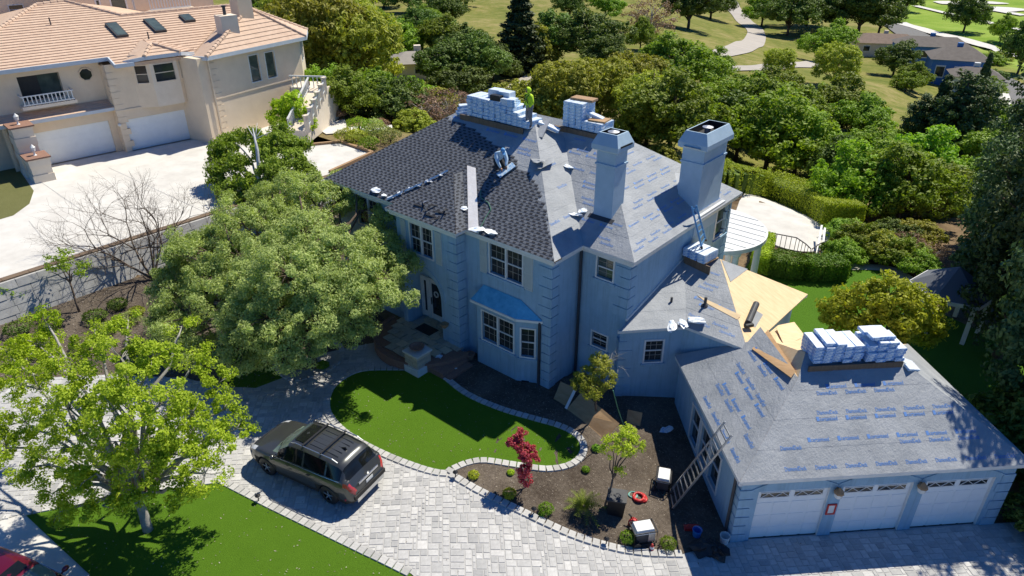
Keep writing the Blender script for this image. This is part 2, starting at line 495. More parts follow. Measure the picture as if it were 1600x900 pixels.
K['bark_white'] = mat('white_bark', (.62, .63, .63), (.36, .37, .38), .8, 5)
def terrain_mat():
    m, nt, b = nodes('hill_ground')
    a = nt.nodes.new('ShaderNodeVertexColor'); a.layer_name = 'zone'
    v = coords(nt)
    sep = nt.nodes.new('ShaderNodeSeparateColor'); nt.links.new(a.outputs['Color'], sep.inputs[0])
    f1 = noise(nt, v, .06, 5, .7); f2 = noise(nt, v, .35, 5, .75); f3 = noise(nt, v, 2.2, 4, .8)
    mixf = math_(nt, 'ADD', math_(nt, 'MULTIPLY', f1, .5), math_(nt, 'MULTIPLY', f2, .5))
    dry = ramp(nt, mixf, [(.36, (.10, .135, .025)), (.48, (.18, .19, .045)), (.62, (.31, .26, .11))])
    golf = ramp(nt, f1, [(.36, (.16, .27, .03)), (.5, (.22, .32, .045)), (.64, (.28, .37, .075))])
    soilc = ramp(nt, f2, [(.35, (.10, .07, .045)), (.6, (.23, .165, .10))])
    c = mixc(nt, sep.outputs['Red'], dry, golf)
    c = mixc(nt, sep.outputs['Green'], c, soilc)
    c = mixc(nt, .5, c, mixc(nt, 1.0, c, ramp(nt, f3, [(.3, (.6, .6, .6)), (.7, (1.25, 1.25, 1.2))]), 'MULTIPLY'))
    nt.links.new(c, b.inputs['Base Color']); b.inputs['Roughness'].default_value = 1.0; b.inputs['Specular IOR Level'].default_value = .1
    bump(nt, b, f3, .5, .2)
    return m
K['terrain'] = terrain_mat()

# ------------------------------------------------------------------ the ground
def make_terrain():
    dl = np.concatenate([np.arange(-25, 90, 1.25), np.geomspace(90, 1400, 130)])
    neg = -np.geomspace(70, 900, 60)[::-1]
    ll = np.concatenate([neg, np.arange(-69, 70, 1.25), np.geomspace(70.5, 1000, 80)])
    D, L = np.meshgrid(dl, ll, indexing='ij')
    X = -.6455 * D + .7638 * L; Y = .7638 * D + .6455 * L
    Z = ground(X, Y) - .06
    # leave the pad's cliff to the retaining wall
    V = np.stack([X, Y, Z], -1).reshape(-1, 3)
    n, m = D.shape
    i = np.arange(n * m).reshape(n, m)
    F = np.stack([i[:-1, :-1], i[1:, :-1], i[1:, 1:], i[:-1, 1:]], -1).reshape(-1, 4)
    me = fastmesh('terrain', V, F[:, ::-1], K['terrain'], True)
    A, B = G(1400, 34), G(1600, 112)
    e = (B - A)[:2]; nn = np.array([-e[1], e[0]]); nn = nn / np.linalg.norm(nn)
    if nn @ np.array([-.2, 1]) < 0: nn = -nn
    sdist = (V[:, :2] - A[:2]) @ nn
    golf = sm(-5, 5, sdist) * sm(40, 70, L.ravel())
    soil = (1 - sm(48, 66, D.ravel()))
    soil = np.maximum(soil, .55 * sm(.25, .6, wob(V[:, 0] + 7, V[:, 1], 11.0)) * (1 - sm(90, 140, D.ravel())))
    soil = soil * (1 - golf)
    ca = me.color_attributes.new('zone', 'FLOAT_COLOR', 'POINT')
    col = np.stack([golf, soil, np.zeros_like(golf), np.ones_like(golf)], -1).astype(np.float32)
    ca.data.foreach_set('color', col.ravel())
    tag(put('terrain', me), kind='structure')
make_terrain()

def W(pts): return [tuple(G(*p)[:2]) for p in pts]
L1 = smooth_line(W([(566, 579), (525, 600), (511, 626), (516, 652), (545, 681), (600, 711), (660, 734), (694, 741), (706, 735), (730, 725), (757, 721), (800, 727), (850, 734), (884, 730), (905, 718), (912, 700), (903, 683), (878, 668), (830, 654), (780, 639), (730, 617), (697, 592), (676, 574), (640, 577)]), 5, True)
BEDEDGE = W([(703, 742), (745, 766), (800, 793), (850, 817), (900, 839), (960, 857), (1010, 865), (1066, 867)])
BED = smooth_line(BEDEDGE, 5) + [(-5.9, 16.6), (-5.2, 17.6), (-5.0, 19), (-9, 23), (-11.5, 23), (-13.5, 22), (-14.6, 20.2), (-18.4, 20), (-19.1, 19.0)] + W([(672, 573), (697, 592), (730, 617), (780, 639), (830, 654), (878, 668), (903, 683), (912, 700), (905, 718), (884, 730), (850, 734), (800, 727), (757, 721), (730, 725), (706, 735)])
L2 = W([(345, 752), (420, 790), (500, 829), (570, 863), (640, 897)]) + [(-10.2, 9.2), (-9, 7.0), (-14, 2.0)] + W([(140, 898), (90, 852), (38, 803), (110, 789), (230, 766)])
L3 = smooth_line(W([(352, 575), (378, 542), (420, 532), (424, 555), (438, 583), (458, 598), (415, 606), (365, 603)]), 4, True)
I1 = smooth_line(W([(427, 557), (448, 532), (490, 527), (530, 540), (530, 565), (500, 585), (458, 594), (436, 580)]), 5, True)
DRIVE = W([(-90, 612), (60, 592), (180, 586), (290, 592), (345, 605), (400, 607), (440, 592), (475, 560), (540, 545), (590, 535)]) + [(-19.6, 17.2)] + W([(676, 580), (760, 680), (720, 700)]) + [(-12.2, 15.2), (-6.2, 16.6), (-5.3, 17.55), (1.4, 24.3), (4.2, 27.0), (12.0, 20.0), (0, 7.0), (-7.8, 6.8), (-9.9, 9.3), (-12.0, 9.33)] + W([(570, 863), (500, 829), (420, 790), (345, 752), (230, 766), (110, 789), (38, 803), (-90, 840)])
STREET = W([(-90, 830), (38, 803), (90, 852), (140, 898)]) + [(-14, 2.0), (-9, 7), (-7.8, 6.8), (0, 7.0), (6, 2), (-10, -12), (-32, -6)]
BEDLEFT = [(-38.1, 2.0), (-38.1, 27), (-30, 27), (-27.5, 19.2), (-23, 18.6)] + W([(590, 535), (540, 545), (475, 560), (440, 592), (400, 607), (345, 605), (290, 592), (180, 586), (60, 592), (-90, 612)]) + [(-34, 1)]
tag(sheet('planting_bed', BEDLEFT, K['bark_mulch'], .0, 1.2), kind='structure')
tag(sheet('front_bed', BED, K['bark_mulch'], .044, .8), kind='structure')
drive = tag(sheet('driveway', DRIVE, K['joint'], .031, .9), kind='structure')
def lawn(name, poly, m, dz=.045): return tag(sheet(name, poly, m, dz, .8, None, .06), kind='structure')
lawn('front_lawn', L1, K['turf'])
lawn('street_lawn', L2, K['turf'])
lawn('olive_lawn', L3, K['turf'], .03)
tag(sheet('olive_bed', I1, K['bark_mulch'], .03, .8, None, .05), kind='structure')
side = tag(sheet('pavement', STREET, K['concrete'], .012, 1.2), kind='structure')

# kerb blocks of the driveway and the beds
kb = MB().hexa([(-.125, -.15, 0), (.125, -.15, 0), (.125, .15, 0), (-.125, .15, 0), (-.112, -.137, .085), (.112, -.137, .085), (.112, .137, .085), (-.112, .137, .085)]).mesh('kerb_block', K['kerb'])
KLINES = []
def kerb(poly, closed, w=1.0, skip=None):
    P = [np.array(p[:2]) for p in poly] + ([np.array(poly[0][:2])] if closed else [])
    KLINES.append(P)
    seg = [np.linalg.norm(P[i + 1] - P[i]) for i in range(len(P) - 1)]
    tot = sum(seg); n = max(1, int(tot / .27)); st = tot / n
    cum = np.concatenate([[0], np.cumsum(seg)])
    for k in range(n):
        s_ = (k + .5) * st; i = min(int(np.searchsorted(cum, s_)) - 1, len(seg) - 1); t = (s_ - cum[i]) / seg[i]
        q = P[i] + (P[i + 1] - P[i]) * t; d = P[i + 1] - P[i]
        if skip and skip(q): continue
        z = float(ground(*q))
        gz = float(ground(q[0] + d[0] / seg[i] * .1, q[1] + d[1] / seg[i] * .1)) - z
        o = put('kerb_block', kb, drive, (q[0], q[1], z + .0))
        o.rotation_euler = (0, -math.atan2(gz, .1), math.atan2(d[1], d[0])); o.scale = (st / .27 * 1.03, w, 1)
kerb(L1, True)
kerb(smooth_line(BEDEDGE, 6), False)
kerb(L2[:5], False)
kerb(I1, True, .8)
kerb(W([(345, 752), (230, 766), (110, 789), (38, 803)]), False)

# pavers: an ashlar pattern of rectangles, square to the garage
def pavers():
    fr = Fr(-5.19, 17.7, 45)
    uv = [fr.inv((p[0], p[1], 0)) for p in DRIVE]
    cell = .118
    u0, u1 = min(a[0] for a in uv), max(a[0] for a in uv); v0, v1 = min(a[1] for a in uv), max(a[1] for a in uv)
    nu, nv = int((u1 - u0) / cell) + 4, int((v1 - v0) / cell) + 4
    gx, gy = np.meshgrid(u0 + (np.arange(nu) + .5) * cell, v0 + (np.arange(nv) + .5) * cell, indexing='ij')
    WX = fr.o[0] + fr.u[0] * gx + fr.v[0] * gy; WY = fr.o[1] + fr.u[1] * gx + fr.v[1] * gy
    ok = inpoly(WX, WY, DRIVE)
    for poly in (L1, BED, L3, I1): ok &= ~inpoly(WX, WY, poly)
    ok &= ~((WX + 20.9) ** 2 + (WY - 18.7) ** 2 < 2.9 ** 2)
    for P in KLINES:
        Q = np.array(P)
        for a, b in zip(Q[:-1], Q[1:]):
            e = b - a; L = e @ e + 1e-9
            t = np.clip(((WX - a[0]) * e[0] + (WY - a[1]) * e[1]) / L, 0, 1)
            ok &= ((WX - a[0] - t * e[0]) ** 2 + (WY - a[1] - t * e[1]) ** 2) > .19 ** 2
    used = ~ok
    shapes = [(3, 2), (2, 2), (2, 3), (3, 3), (3, 2), (2, 2), (4, 2), (2, 1), (1, 2), (1, 1)]
    out = []
    rnd = random.Random(3)
    for j in range(nv):
        for i in range(nu):
            if used[i, j]: continue
            first = shapes[:7]; rnd.shuffle(first)
            for (a, b) in first + [(2, 1), (1, 2), (1, 1)]:
                if i + a <= nu and j + b <= nv and not used[i:i + a, j:j + b].any():
                    used[i:i + a, j:j + b] = True; out.append((i, j, a, b)); break
    A = np.array(out); cu = u0 + (A[:, 0] + A[:, 2] / 2) * cell; cv = v0 + (A[:, 1] + A[:, 3] / 2) * cell
    cx = fr.o[0] + fr.u[0] * cu + fr.v[0] * cv; cy = fr.o[1] + fr.u[1] * cu + fr.v[1] * cv
    cz = ground(cx, cy)
    d = np.stack([cx, cy, cz - CAMH], -1); dep = d @ FW
    px = 800 + FPX * (d @ RT) / dep; py = 450 - FPX * (d @ UP) / dep
    vis = (px > 5) & (px < 1595) & (py > 0) & (py < 898) & (dep > 0)
    size = np.where(vis, A[:, 2] * A[:, 3] / dep ** 2, 0)
    # those under the near tree's crown count last
    size[(px < 330)] *= .1
    big = set(np.argsort(-size)[:298].tolist())
    gap, ch, hgt = .009, .012, .045
    cache = {}
    VV, FF = [], []
    quad = np.array([(0, 1, 5, 4), (1, 2, 6, 5), (2, 3, 7, 6), (3, 0, 4, 7), (4, 5, 6, 7)])
    for k, (i, j, a, b) in enumerate(out):
        hu, hv = a * cell / 2 - gap, b * cell / 2 - gap
        if k in big:
            key = (a, b)
            if key not in cache:
                P = [(-hu, -hv, 0), (hu, -hv, 0), (hu, hv, 0), (-hu, hv, 0)] + [(s * (hu - ch), t * (hv - ch), hgt) for s, t in ((-1, -1), (1, -1), (1, 1), (-1, 1))]
                cache[key] = MB().add(P, [tuple(q) for q in quad]).mesh('paver', K['paver_o'])
            o = put('paver', cache[key], drive, (cx[k], cy[k], cz[k] + rnd.uniform(-.004, .003)))
            ex = float(ground(cx[k] + .1, cy[k]) - ground(cx[k] - .1, cy[k])) / .2
            nrm = Vector((-ex, 0, 1)).normalized()
            xa = Vector((fr.u[0], fr.u[1], fr.u[0] * ex)).normalized(); ya = nrm.cross(xa)
            o.rotation_euler = Matrix((xa, ya, nrm)).transposed().to_euler()
        else:
            P = []
            dzr = rnd.uniform(-.004, .003)
            for (s, t, q, h) in [(-1, -1, 0, 0), (1, -1, 0, 0), (1, 1, 0, 0), (-1, 1, 0, 0), (-1, -1, ch, hgt), (1, -1, ch, hgt), (1, 1, ch, hgt), (-1, 1, ch, hgt)]:
                uu, vv = cu[k] + s * (hu - q), cv[k] + t * (hv - q)
                x = fr.o[0] + fr.u[0] * uu + fr.v[0] * vv; y = fr.o[1] + fr.u[1] * uu + fr.v[1] * vv
                P.append((x, y, h + dzr))
            n = len(VV) * 8
            VV.append(P); FF.append(quad[:, ::-1] + n)
    V = np.array(VV).reshape(-1, 3); V[:, 2] += ground(V[:, 0], V[:, 1])
    o = put('paver_field', fastmesh('paver_field', V, np.concatenate(FF), K['paver_i']), drive)
    o['kind'] = 'stuff'
pavers()

# back garden
BACK = [(-12, 30), (-6, 26.5), (3, 30), (6, 36)] + W([(1450, 480), (1432, 455), (1390, 425), (1330, 421), (1260, 425), (1205, 412)]) + [(-14, 40)]
lawn('back_lawn', BACK, K['turf_back'], .03)
tag(sheet('patio', smooth_line(W([(1150, 330), (1185, 305), (1230, 318), (1275, 340), (1296, 362), (1288, 390), (1240, 392), (1190, 372)]), 4, True), K['concrete'], .05, 1.5, None, .08), kind='structure')
ribbon('garden_path', [G(1300, 418), G(1360, 418), G(1400, 424), G(1435, 450)], .8, K['concrete'], .04)['kind'] = 'structure'

# neighbour's pad
NPAD = [(-38.35, 1.0), (-38.35, 26.6), (-38.9, 27.2), (-40.1, 31.4), (-43.8, 31.5), (-45.2, 29.4), (-50.2, 31.6), (-60, 34), (-60, 13), (-50.6, 12.6), (-48.4, 11.6), (-47.1, 10.3), (-46.9, 8.0), (-47.5, 1)]
tag(sheet('neighbour_driveway', NPAD, K['concrete'], .02, 3.0, None, .05, zf=lambda x, y: 2.0), kind='structure')
tag(sheet('neighbour_lawn', [(-47.3, 1), (-46.9, 8.0), (-47.1, 10.3), (-48.4, 11.6), (-50.6, 12.6), (-62, 14.5), (-64, 1)], K['oldgrass'], .03, 3.0, None, .05, zf=lambda x, y: 2.0), kind='structure')
tag(sheet('garden_walk', [(-49.2, 33.0), (-46.6, 32.3), (-43.6, 36.6), (-44.6, 37.4), (-46.9, 34.6), (-49, 36)], K['concrete'], .045, 3.0, None, .05, zf=lambda x, y: 2.0), kind='structure')
edge = [(-38.95, 26.9), (-40.0, 31.5), (-43.9, 31.65), (-45.3, 29.3)]
kerbm = MB()
for a, b in zip(edge[:-1], edge[1:]): kerbm.bar((*a, 2.08), (*b, 2.08), .22, .22)
tag(kerbm.obj('neighbour_kerb', K['wood']), kind='structure')
expj = MB()
for a, b in (((170, 262), (330, 336)), ((45, 345), (85, 395)), ((65, 285), (130, 330)), ((315, 222), (370, 250))):
    p, q = at(*a, 2.024), at(*b, 2.024); expj.bar(p, q, .05, .006)
expj.obj('expansion_joint', K['stonewall'], bpy.data.objects['neighbour_driveway'])

# roads and paths beyond the house
tag(ribbon('park_road', [G(770, 168), G(860, 110), G(935, 98), G(1000, 96), G(1060, 95), G(1110, 88), G(1150, 78), G(1178, 66), G(1180, 48), G(1160, 30), G(1148, 16), G(1142, 4), G(1136, -8)], (4.6, 6.0), K['road'], .10), kind='structure')
tag(ribbon('lower_track', [G(1090, 108), G(1150, 107), G(1210, 104), G(1265, 101), G(1300, 97)], 4.2, K['road'], .10), kind='structure')
tag(ribbon('valley_street', [G(1598, 300), G(1584, 240), G(1578, 210), G(1584, 175), G(1572, 140), G(1540, 117), G(1500, 108)], 7.0, K['asphalt'], .25), kind='structure')
tag(ribbon('street_verge', [G(1572, 215), G(1566, 180), G(1566, 150), G(1548, 132), G(1530, 124)], 2.0, K['concrete'], .3), kind='structure')
tag(ribbon('cart_path', [G(1406, 36), G(1450, 50), G(1500, 62), G(1550, 76), G(1600, 90)], 4.5, K['concrete'], .35), kind='structure')
tag(ribbon('upper_cart_path', [G(1430, 10), G(1480, 22), G(1540, 35), G(1600, 50)], 3.5, K['concrete'], .35), kind='structure')
tag(ribbon('ridge_path', [G(1520, 10), G(1560, 18), G(1600, 25)], 3.5, K['concrete'], .35), kind='structure')
tag(ribbon('valley_road', [G(1395, 36), G(1420, 52), G(1442, 60), G(1470, 66)], 9, K['asphalt'], .25), kind='structure')
for i, (px, py, r) in enumerate([(1567, 15, 9), (1545, 5, 7), (1490, 5, 8)]):
    c = G(px, py); tag(sheet('bunker', [(c[0] + r * (1 + .2 * math.sin(3 * a)) * math.cos(a), c[1] + r * .9 * math.sin(a)) for a in np.linspace(0, 6.28, 14)[:-1]], K['concrete'], .3, 4), kind='structure')

# ------------------------------------------------------------------ building helpers
def wall(parent, fr, v, u0, u1, z0, z1, holes, m, name='wall', reveal=.14, mr=None):
    us = sorted({u0, u1} | {h[0] for h in holes} | {h[1] for h in holes}); zs = sorted({z0, z1} | {h[2] for h in holes} | {h[3] for h in holes})
    mb = MB()
    for a, b in zip(us[:-1], us[1:]):
        for c, d in zip(zs[:-1], zs[1:]):
            um, zm = (a + b) / 2, (c + d) / 2
            if any(h[0] < um < h[1] and h[2] < zm < h[3] for h in holes): continue
            mb.add([fr.p(a, v, c), fr.p(b, v, c), fr.p(b, v, d), fr.p(a, v, d)], [(0, 1, 2, 3)])
    for a, b, c, d in [h[:4] for h in holes]:
        r = v - reveal
        for (p, q) in (((a, c), (b, c)), ((b, c), (b, d)), ((b, d), (a, d)), ((a, d), (a, c))):
            mb.add([fr.p(p[0], v, p[1]), fr.p(q[0], v, q[1]), fr.p(q[0], r, q[1]), fr.p(p[0], r, p[1])], [(0, 1, 2, 3)], 1 if mr else 0)
    return mb.obj(name, [m, mr] if mr else m, parent)
def window(parent, fr, v, h, units=1, cols=3, rows=2, glass='glass', fm='trim', sill=True, trim=.07, rail=True, muntin=True, both=True):
    """double-hung window in the hole h=(ua,ub,za,zb) of the wall plane v"""
    a, b, c, d = h[:4]; mb = MB(); m = K[fm]
    mb.box(a - trim, b + trim, v - .02, v + .035, d, d + trim, fr); mb.box(a - trim, b + trim, v - .02, v + .035, c - trim, c, fr)
    mb.box(a - trim, a, v - .02, v + .035, c, d, fr); mb.box(b, b + trim, v - .02, v + .035, c, d, fr)
    w = (b - a) / units
    for k in range(1, units): mb.box(a + w * k - .045, a + w * k + .045, v - .07, v + .025, c, d, fr)
    o = mb.obj('window', m, parent)
    zm = (c + d) / 2
    mu = MB(); ra = MB()
    for k in range(units):
        ua, ub = a + w * k, a + w * (k + 1)
        halves = ((c, zm), (zm, d)) if rail else ((c, d),)
        for i, (za, zb) in enumerate(halves):
            dv = v - .085 - .025 * (1 - i)
            MB().box(ua + .002, ub - .002, dv - .012, dv, za + .004, zb - .004, fr).obj('pane', K[glass], o)
            if muntin and (both or i == 1):
                for q in range(1, cols): mu.box(ua + (ub - ua) * q / cols - .0065, ua + (ub - ua) * q / cols + .0065, dv + .001, dv + .016, za, zb, fr)
                for q in range(1, rows): mu.box(ua, ub, dv + .001, dv + .015, za + (zb - za) * q / rows - .0065, za + (zb - za) * q / rows + .0065, fr)
        if rail: ra.box(ua, ub, v - .10, v - .045, zm - .025, zm + .025, fr)
    if mu.V: mu.obj('muntin', K['muntin'] if fm == 'trim' else m, o)
    if ra.V: ra.obj('sash_rail', m, o)
    if sill: MB().box(a - trim - .08, b + trim + .08, v, v + .09, c - trim - .11, c - trim - .003, fr).obj('sill', K['stucco'] if fm == 'trim' else m, o)
    return o
def px_rect(fr, v, tl, br):
    a, b = fr.atv(*tl, v), fr.atv(*br, v); return (a[0], b[0], b[2], a[2])
def shutter(parent, fr, v, r):
    a, b, c, d = r; mb = MB().box(a, b, v, v + .035, c, d, fr)
    mb.box(a, a + .045, v + .035, v + .05, c, d, fr); mb.box(b - .045, b, v + .035, v + .05, c, d, fr)
    for z in (c, (c + d) / 2 - .03, d - .06): mb.box(a + .045, b - .045, v + .035, v + .05, z, z + .06, fr)
    k = c + .1
    while k < d - .09:
        mb.add([fr.p(a + .045, v + .036, k), fr.p(b - .045, v + .036, k), fr.p(b - .045, v + .046, k + .05), fr.p(a + .045, v + .046, k + .05)], [(0, 1, 2, 3)]); k += .06
    return mb.obj('shutter', K['shutter'], parent)
def clip(P, n, c, keep_ge=True):
    """Sutherland-Hodgman of a 2D polygon against n.p >= c"""
    out = []; m = len(P)
    for i in range(m):
        a, b = P[i], P[(i + 1) % m]; da, db = a[0] * n[0] + a[1] * n[1] - c, b[0] * n[0] + b[1] * n[1] - c
        if not keep_ge: da, db = -da, -db
        if da >= 0: out.append(a)
        if (da >= 0) != (db >= 0):
            t = da / (da - db); out.append((a[0] + (b[0] - a[0]) * t, a[1] + (b[1] - a[1]) * t))
    return out
class Face:
    """a planar roof face: s along the eave, t up the slope"""
    def __init__(s, pts, eave=None):
        s.P = [np.array(p, float) for p in pts]
        a, b = (s.P[0], s.P[1]) if eave is None else [np.array(e, float) for e in eave]
        s.o = a; s.es = (b - a); s.es[2] = 0; s.es /= np.linalg.norm(s.es)
        n = np.zeros(3)
        for i in range(len(s.P)): n += np.cross(s.P[i] - s.P[0], s.P[(i + 1) % len(s.P)] - s.P[0])
        n /= np.linalg.norm(n)
        if n[2] < 0: n = -n
        s.n = n; s.et = np.cross(n, s.es)
        if s.et[2] < 0: s.et = -s.et
        s.Q = [s.st(p) for p in s.P]
    def st(s, p): e = np.array(p, float) - s.o; return (float(e @ s.es), float(e @ s.et))
    def w(s, q, h=0.0): return tuple(s.o + s.es * q[0] + s.et * q[1] + s.n * h)
    def px(s, x, y):
        d = ray(x, y); k = ((s.o - np.array([0, 0, CAMH])) @ s.n) / (d @ s.n)
        return s.st(np.array([0, 0, CAMH]) + d * k)
    def bands(s, step, h0, h1, name, m, parent, poly=None, start=0.0, jit=0.0, rnd=None):
        Q = poly or s.Q; t0 = min(q[1] for q in Q) + start; t1 = max(q[1] for q in Q); k = 0; t = t0
        while t < t1 - .02:
            B = clip(clip(Q, (0, 1), t), (0, 1), t + step, False)
            if len(B) >= 3:
                def hh(q): f = (q[1] - t) / step; return h0 + (h1 - h0) * f
                top = [s.w(q, hh(q)) for q in B]; mb = MB()
                bot = [s.w(q, 0.002) for q in B]; n = len(B)
                mb.add(top, [tuple(range(n))])
                for i in range(n):
                    j = (i + 1) % n; mb.add([top[i], bot[i], bot[j], top[j]], [(0, 1, 2, 3)])
                mb.obj(name, m, parent)
            t += step; k += 1
def ccw(Q):
    a = sum(Q[i][0] * Q[(i + 1) % len(Q)][1] - Q[(i + 1) % len(Q)][0] * Q[i][1] for i in range(len(Q)))
    return Q if a > 0 else Q[::-1]
TXT = {}
def textmesh(s, mk):
    if (s, mk) in TXT: return TXT[(s, mk)]
    cu = bpy.data.curves.new('lettering', 'FONT'); cu.body = s; cu.size = 1.0; cu.align_x = 'LEFT'; cu.align_y = 'BOTTOM'; cu.resolution_u = 2; cu.offset = .012
    o = bpy.data.objects.new('lettering', cu); C.objects.link(o)
    bpy.context.view_layer.update()
    dg = bpy.context.evaluated_depsgraph_get()
    me = bpy.data.meshes.new_from_object(o.evaluated_get(dg)); me.name = 'printed_lettering'
    me.materials.clear(); me.materials.append(K[mk])
    w = max(v.co.x for v in me.vertices) - min(v.co.x for v in me.vertices)
    bpy.data.objects.remove(o); bpy.data.curves.remove(cu)
    TXT[(s, mk)] = (me, w); return TXT[(s, mk)]
def lettering(face, parent, rows, poly=None, h=.016, size=.19, length=.95, gap=.32, words=('DiamondDeck', '■certainteed'), rnd=random.Random(2), skip=None, mk='print', flip=False):
    """blue print in pairs of rows along the sheets"""
    Q = ccw(poly or face.Q); s0, s1 = min(q[0] for q in Q), max(q[0] for q in Q)
    for k, t in enumerate(rows):
        wd = words[(k // 2) % 2]; me, w = textmesh(wd, mk)
        s_ = s0 + rnd.uniform(0, .9)
        while s_ < s1:
            cs = [(s_, t), (s_ + length, t), (s_, t + size), (s_ + length, t + size)]
            ok = all(all((q2[0] - q1[0]) * (c[1] - q1[1]) - (q2[1] - q1[1]) * (c[0] - q1[0]) > .04 for q1, q2 in zip(Q, Q[1:] + Q[:1])) for c in cs)
            if ok and not (skip and skip(s_ + length / 2, t + size / 2)) and rnd.random() < .93:
                o = put('printed_lettering', me, parent)
                x, y = face.es, face.et
                if flip: x, y = -x, -y
                org = face.w((s_ + (length if flip else 0), t + (size if flip else 0)), h)
                o.matrix_basis = Matrix(((x[0], y[0], face.n[0], org[0]), (x[1], y[1], face.n[1], org[1]), (x[2], y[2], face.n[2], org[2]), (0, 0, 0, 1))) @ Matrix.Diagonal((length / w, size / .72, 1, 1))
            s_ += length + gap
def gutter(parent, pts, m='gutter', w=.13, h=.13, name='gutter'):
    """open trough along an eave line, given as outer top edge points; butted at corners"""
    mb = MB(); P = [np.array(p, float) for p in pts]
    for a, b in zip(P[:-1], P[1:]):
        d = (b - a) / np.linalg.norm(b - a); n = np.array([d[1], -d[0], 0])     # outward = right of travel
        prof = [(-w, -.01), (-w, -h), (-.02, -h), (0, -h * .45), (0, 0), (-.018, 0), (-.018, -h * .45), (-w + .02, -h + .015), (-w + .02, -.01)]
        vs = [tuple(q + n * o + np.array([0, 0, z])) for q in (a - d * .004, b + d * .004) for o, z in prof]
        k = len(prof); mb.add(vs, [(i, (i + 1) % k, k + (i + 1) % k, k + i) for i in range(k)] + [tuple(range(k))[::-1], tuple(range(k, 2 * k))])
    return mb.obj(name, K[m], parent)
def quoins(parent, cx, cy, su, sv, z0, z1, fr=W0, hgt=.40, gap=.045, la=.62, lb=.42, proud=.035, m='stucco', only=None):
    """blocks round an outside corner; su, sv = direction (in the frame) from the corner into the walls"""
    z = z0; k = 0
    while z + hgt <= z1 + .02:
        a, b = (la, lb) if k % 2 == 0 else (lb, la * .8)
        u0, u1 = sorted((cx - su * proud, cx + su * a)); v0, v1 = sorted((cy - sv * proud, cy + sv * b))
        MB().box(u0, u1, v0, v1, z, min(z + hgt, z1), fr).obj('quoin', K[m], parent)
        z += hgt + gap; k += 1

# ------------------------------------------------------------------ the house that is being roofed
ZE = 6.31
PIT = .667
house = thing('house', 'grey-blue stucco house with two chimneys, half its roof still bare underlayment', 'house', (-19, 22, 0))
FY, PY, BY, RX = 19.43, 18.83, 21.30, -12.03
FRT = W0
SID = Fr(0, 0, 90)
# --- walls of the front
hw_main = px_rect(FRT, -FY, (765.5, 379), (816, 445))
hw_porch = px_rect(FRT, -PY, (640, 347), (677, 405.5))
hw_up = px_rect(FRT, -BY, (934.5, 400), (957, 440))
hw_low = px_rect(FRT, -BY, (926, 517), (947, 547))
hw_side = (28.75, 30.0 - .12, 4.45, 5.86)
hw_left = (-26.2, -24.6, 4.4, 5.85)
ST = K['stucco']
wall(house, FRT, -FY, -27.8, -22.7, -.4, 6.22, [hw_left], ST)
wall(house, FRT, -FY, -18.98, -14.39, -.6, 6.22, [hw_main], ST)
wall(house, FRT, -BY, -14.39, RX, -1.3, 6.22, [hw_up, hw_low], ST)
wall(house, SID, RX, BY, 30.15, -1.4, 6.22, [hw_side], ST)
wall(house, SID, -14.39, FY, BY, -.9, 6.22, [], ST)
wall(house, SID, -18.98, PY, FY, -.4, 6.22, [], ST)
MB().box(-27.8, -19, 19.8 + .9, 28.6, -1.4, 6.2).box(-19, -14.4, 19.8, 28.6, -1.3, 6.21).box(-14.45, RX - .2, 21.6, 30.15, -1.4, 6.19).obj('wall', ST, house)
# porch bay with its arch
AX0, AX1, AZ = -22.42, -20.06, 2.48
ar = (AX1 - AX0) / 2; acx = (AX0 + AX1) / 2
def porch_wall():
    mb = MB(); y = PY
    q = lambda x, z, yy=y: (x, yy, z)
    mb.add([q(-22.7, -.3), q(AX0, -.3), q(AX0, AZ), q(-22.7, AZ)], [(0, 1, 2, 3)])
    mb.add([q(AX1, -.3), q(-18.98, -.3), q(-18.98, AZ), q(AX1, AZ)], [(0, 1, 2, 3)])
    arc = [(acx - ar * math.cos(math.pi * k / 20), AZ + ar * math.sin(math.pi * k / 20)) for k in range(21)]
    wx0, wx1, wz0, wz1 = hw_porch
    ztop = 4.0
    for (x0, z0), (x1, z1) in zip(arc[:-1], arc[1:]):
        mb.add([q(x0, z0), q(x1, z1), q(x1, ztop), q(x0, ztop)], [(0, 1, 2, 3)])
        mb.add([q(x0, z0), q(x1, z1), q(x1, z1, 19.8), q(x0, z0, 19.8)], [(0, 1, 2, 3)])
    mb.add([q(-22.7, AZ), q(AX0, AZ), q(AX0, ztop), q(-22.7, ztop)], [(0, 1, 2, 3)])
    mb.add([q(AX1, AZ), q(-18.98, AZ), q(-18.98, ztop), q(AX1, ztop)], [(0, 1, 2, 3)])
    for x in (AX0, AX1): mb.add([q(x, 0), q(x, 0, 19.8), q(x, AZ, 19.8), q(x, AZ)], [(0, 1, 2, 3)])
    mb.add([q(-22.7, -.3), q(-22.7, -.3, FY), q(-22.7, 6.22, FY), q(-22.7, 6.22)], [(0, 1, 2, 3)])
    # back of the alcove with the door opening
    mb.add([q(AX0, 0, 19.8), q(AX1, 0, 19.8), q(AX1, AZ + ar, 19.8), q(AX0, AZ + ar, 19.8)], [(0, 1, 2, 3)])
    mb.obj('wall', ST, house)
    wall(house, FRT, -PY, -22.7, -18.98, ztop, 6.22, [hw_porch], ST)
    t = MB()     # raised line over the arch
    pts = [(acx - (ar + .24) * math.cos(math.pi * k / 20), PY - .012, AZ + (ar + .24) * math.sin(math.pi * k / 20)) for k in range(21)]
    for a, b in zip(pts[:-1], pts[1:]): t.bar(a, b, .05, .05, (0, 1, 0))
    t.obj('arch_trim', ST, house)
porch_wall()
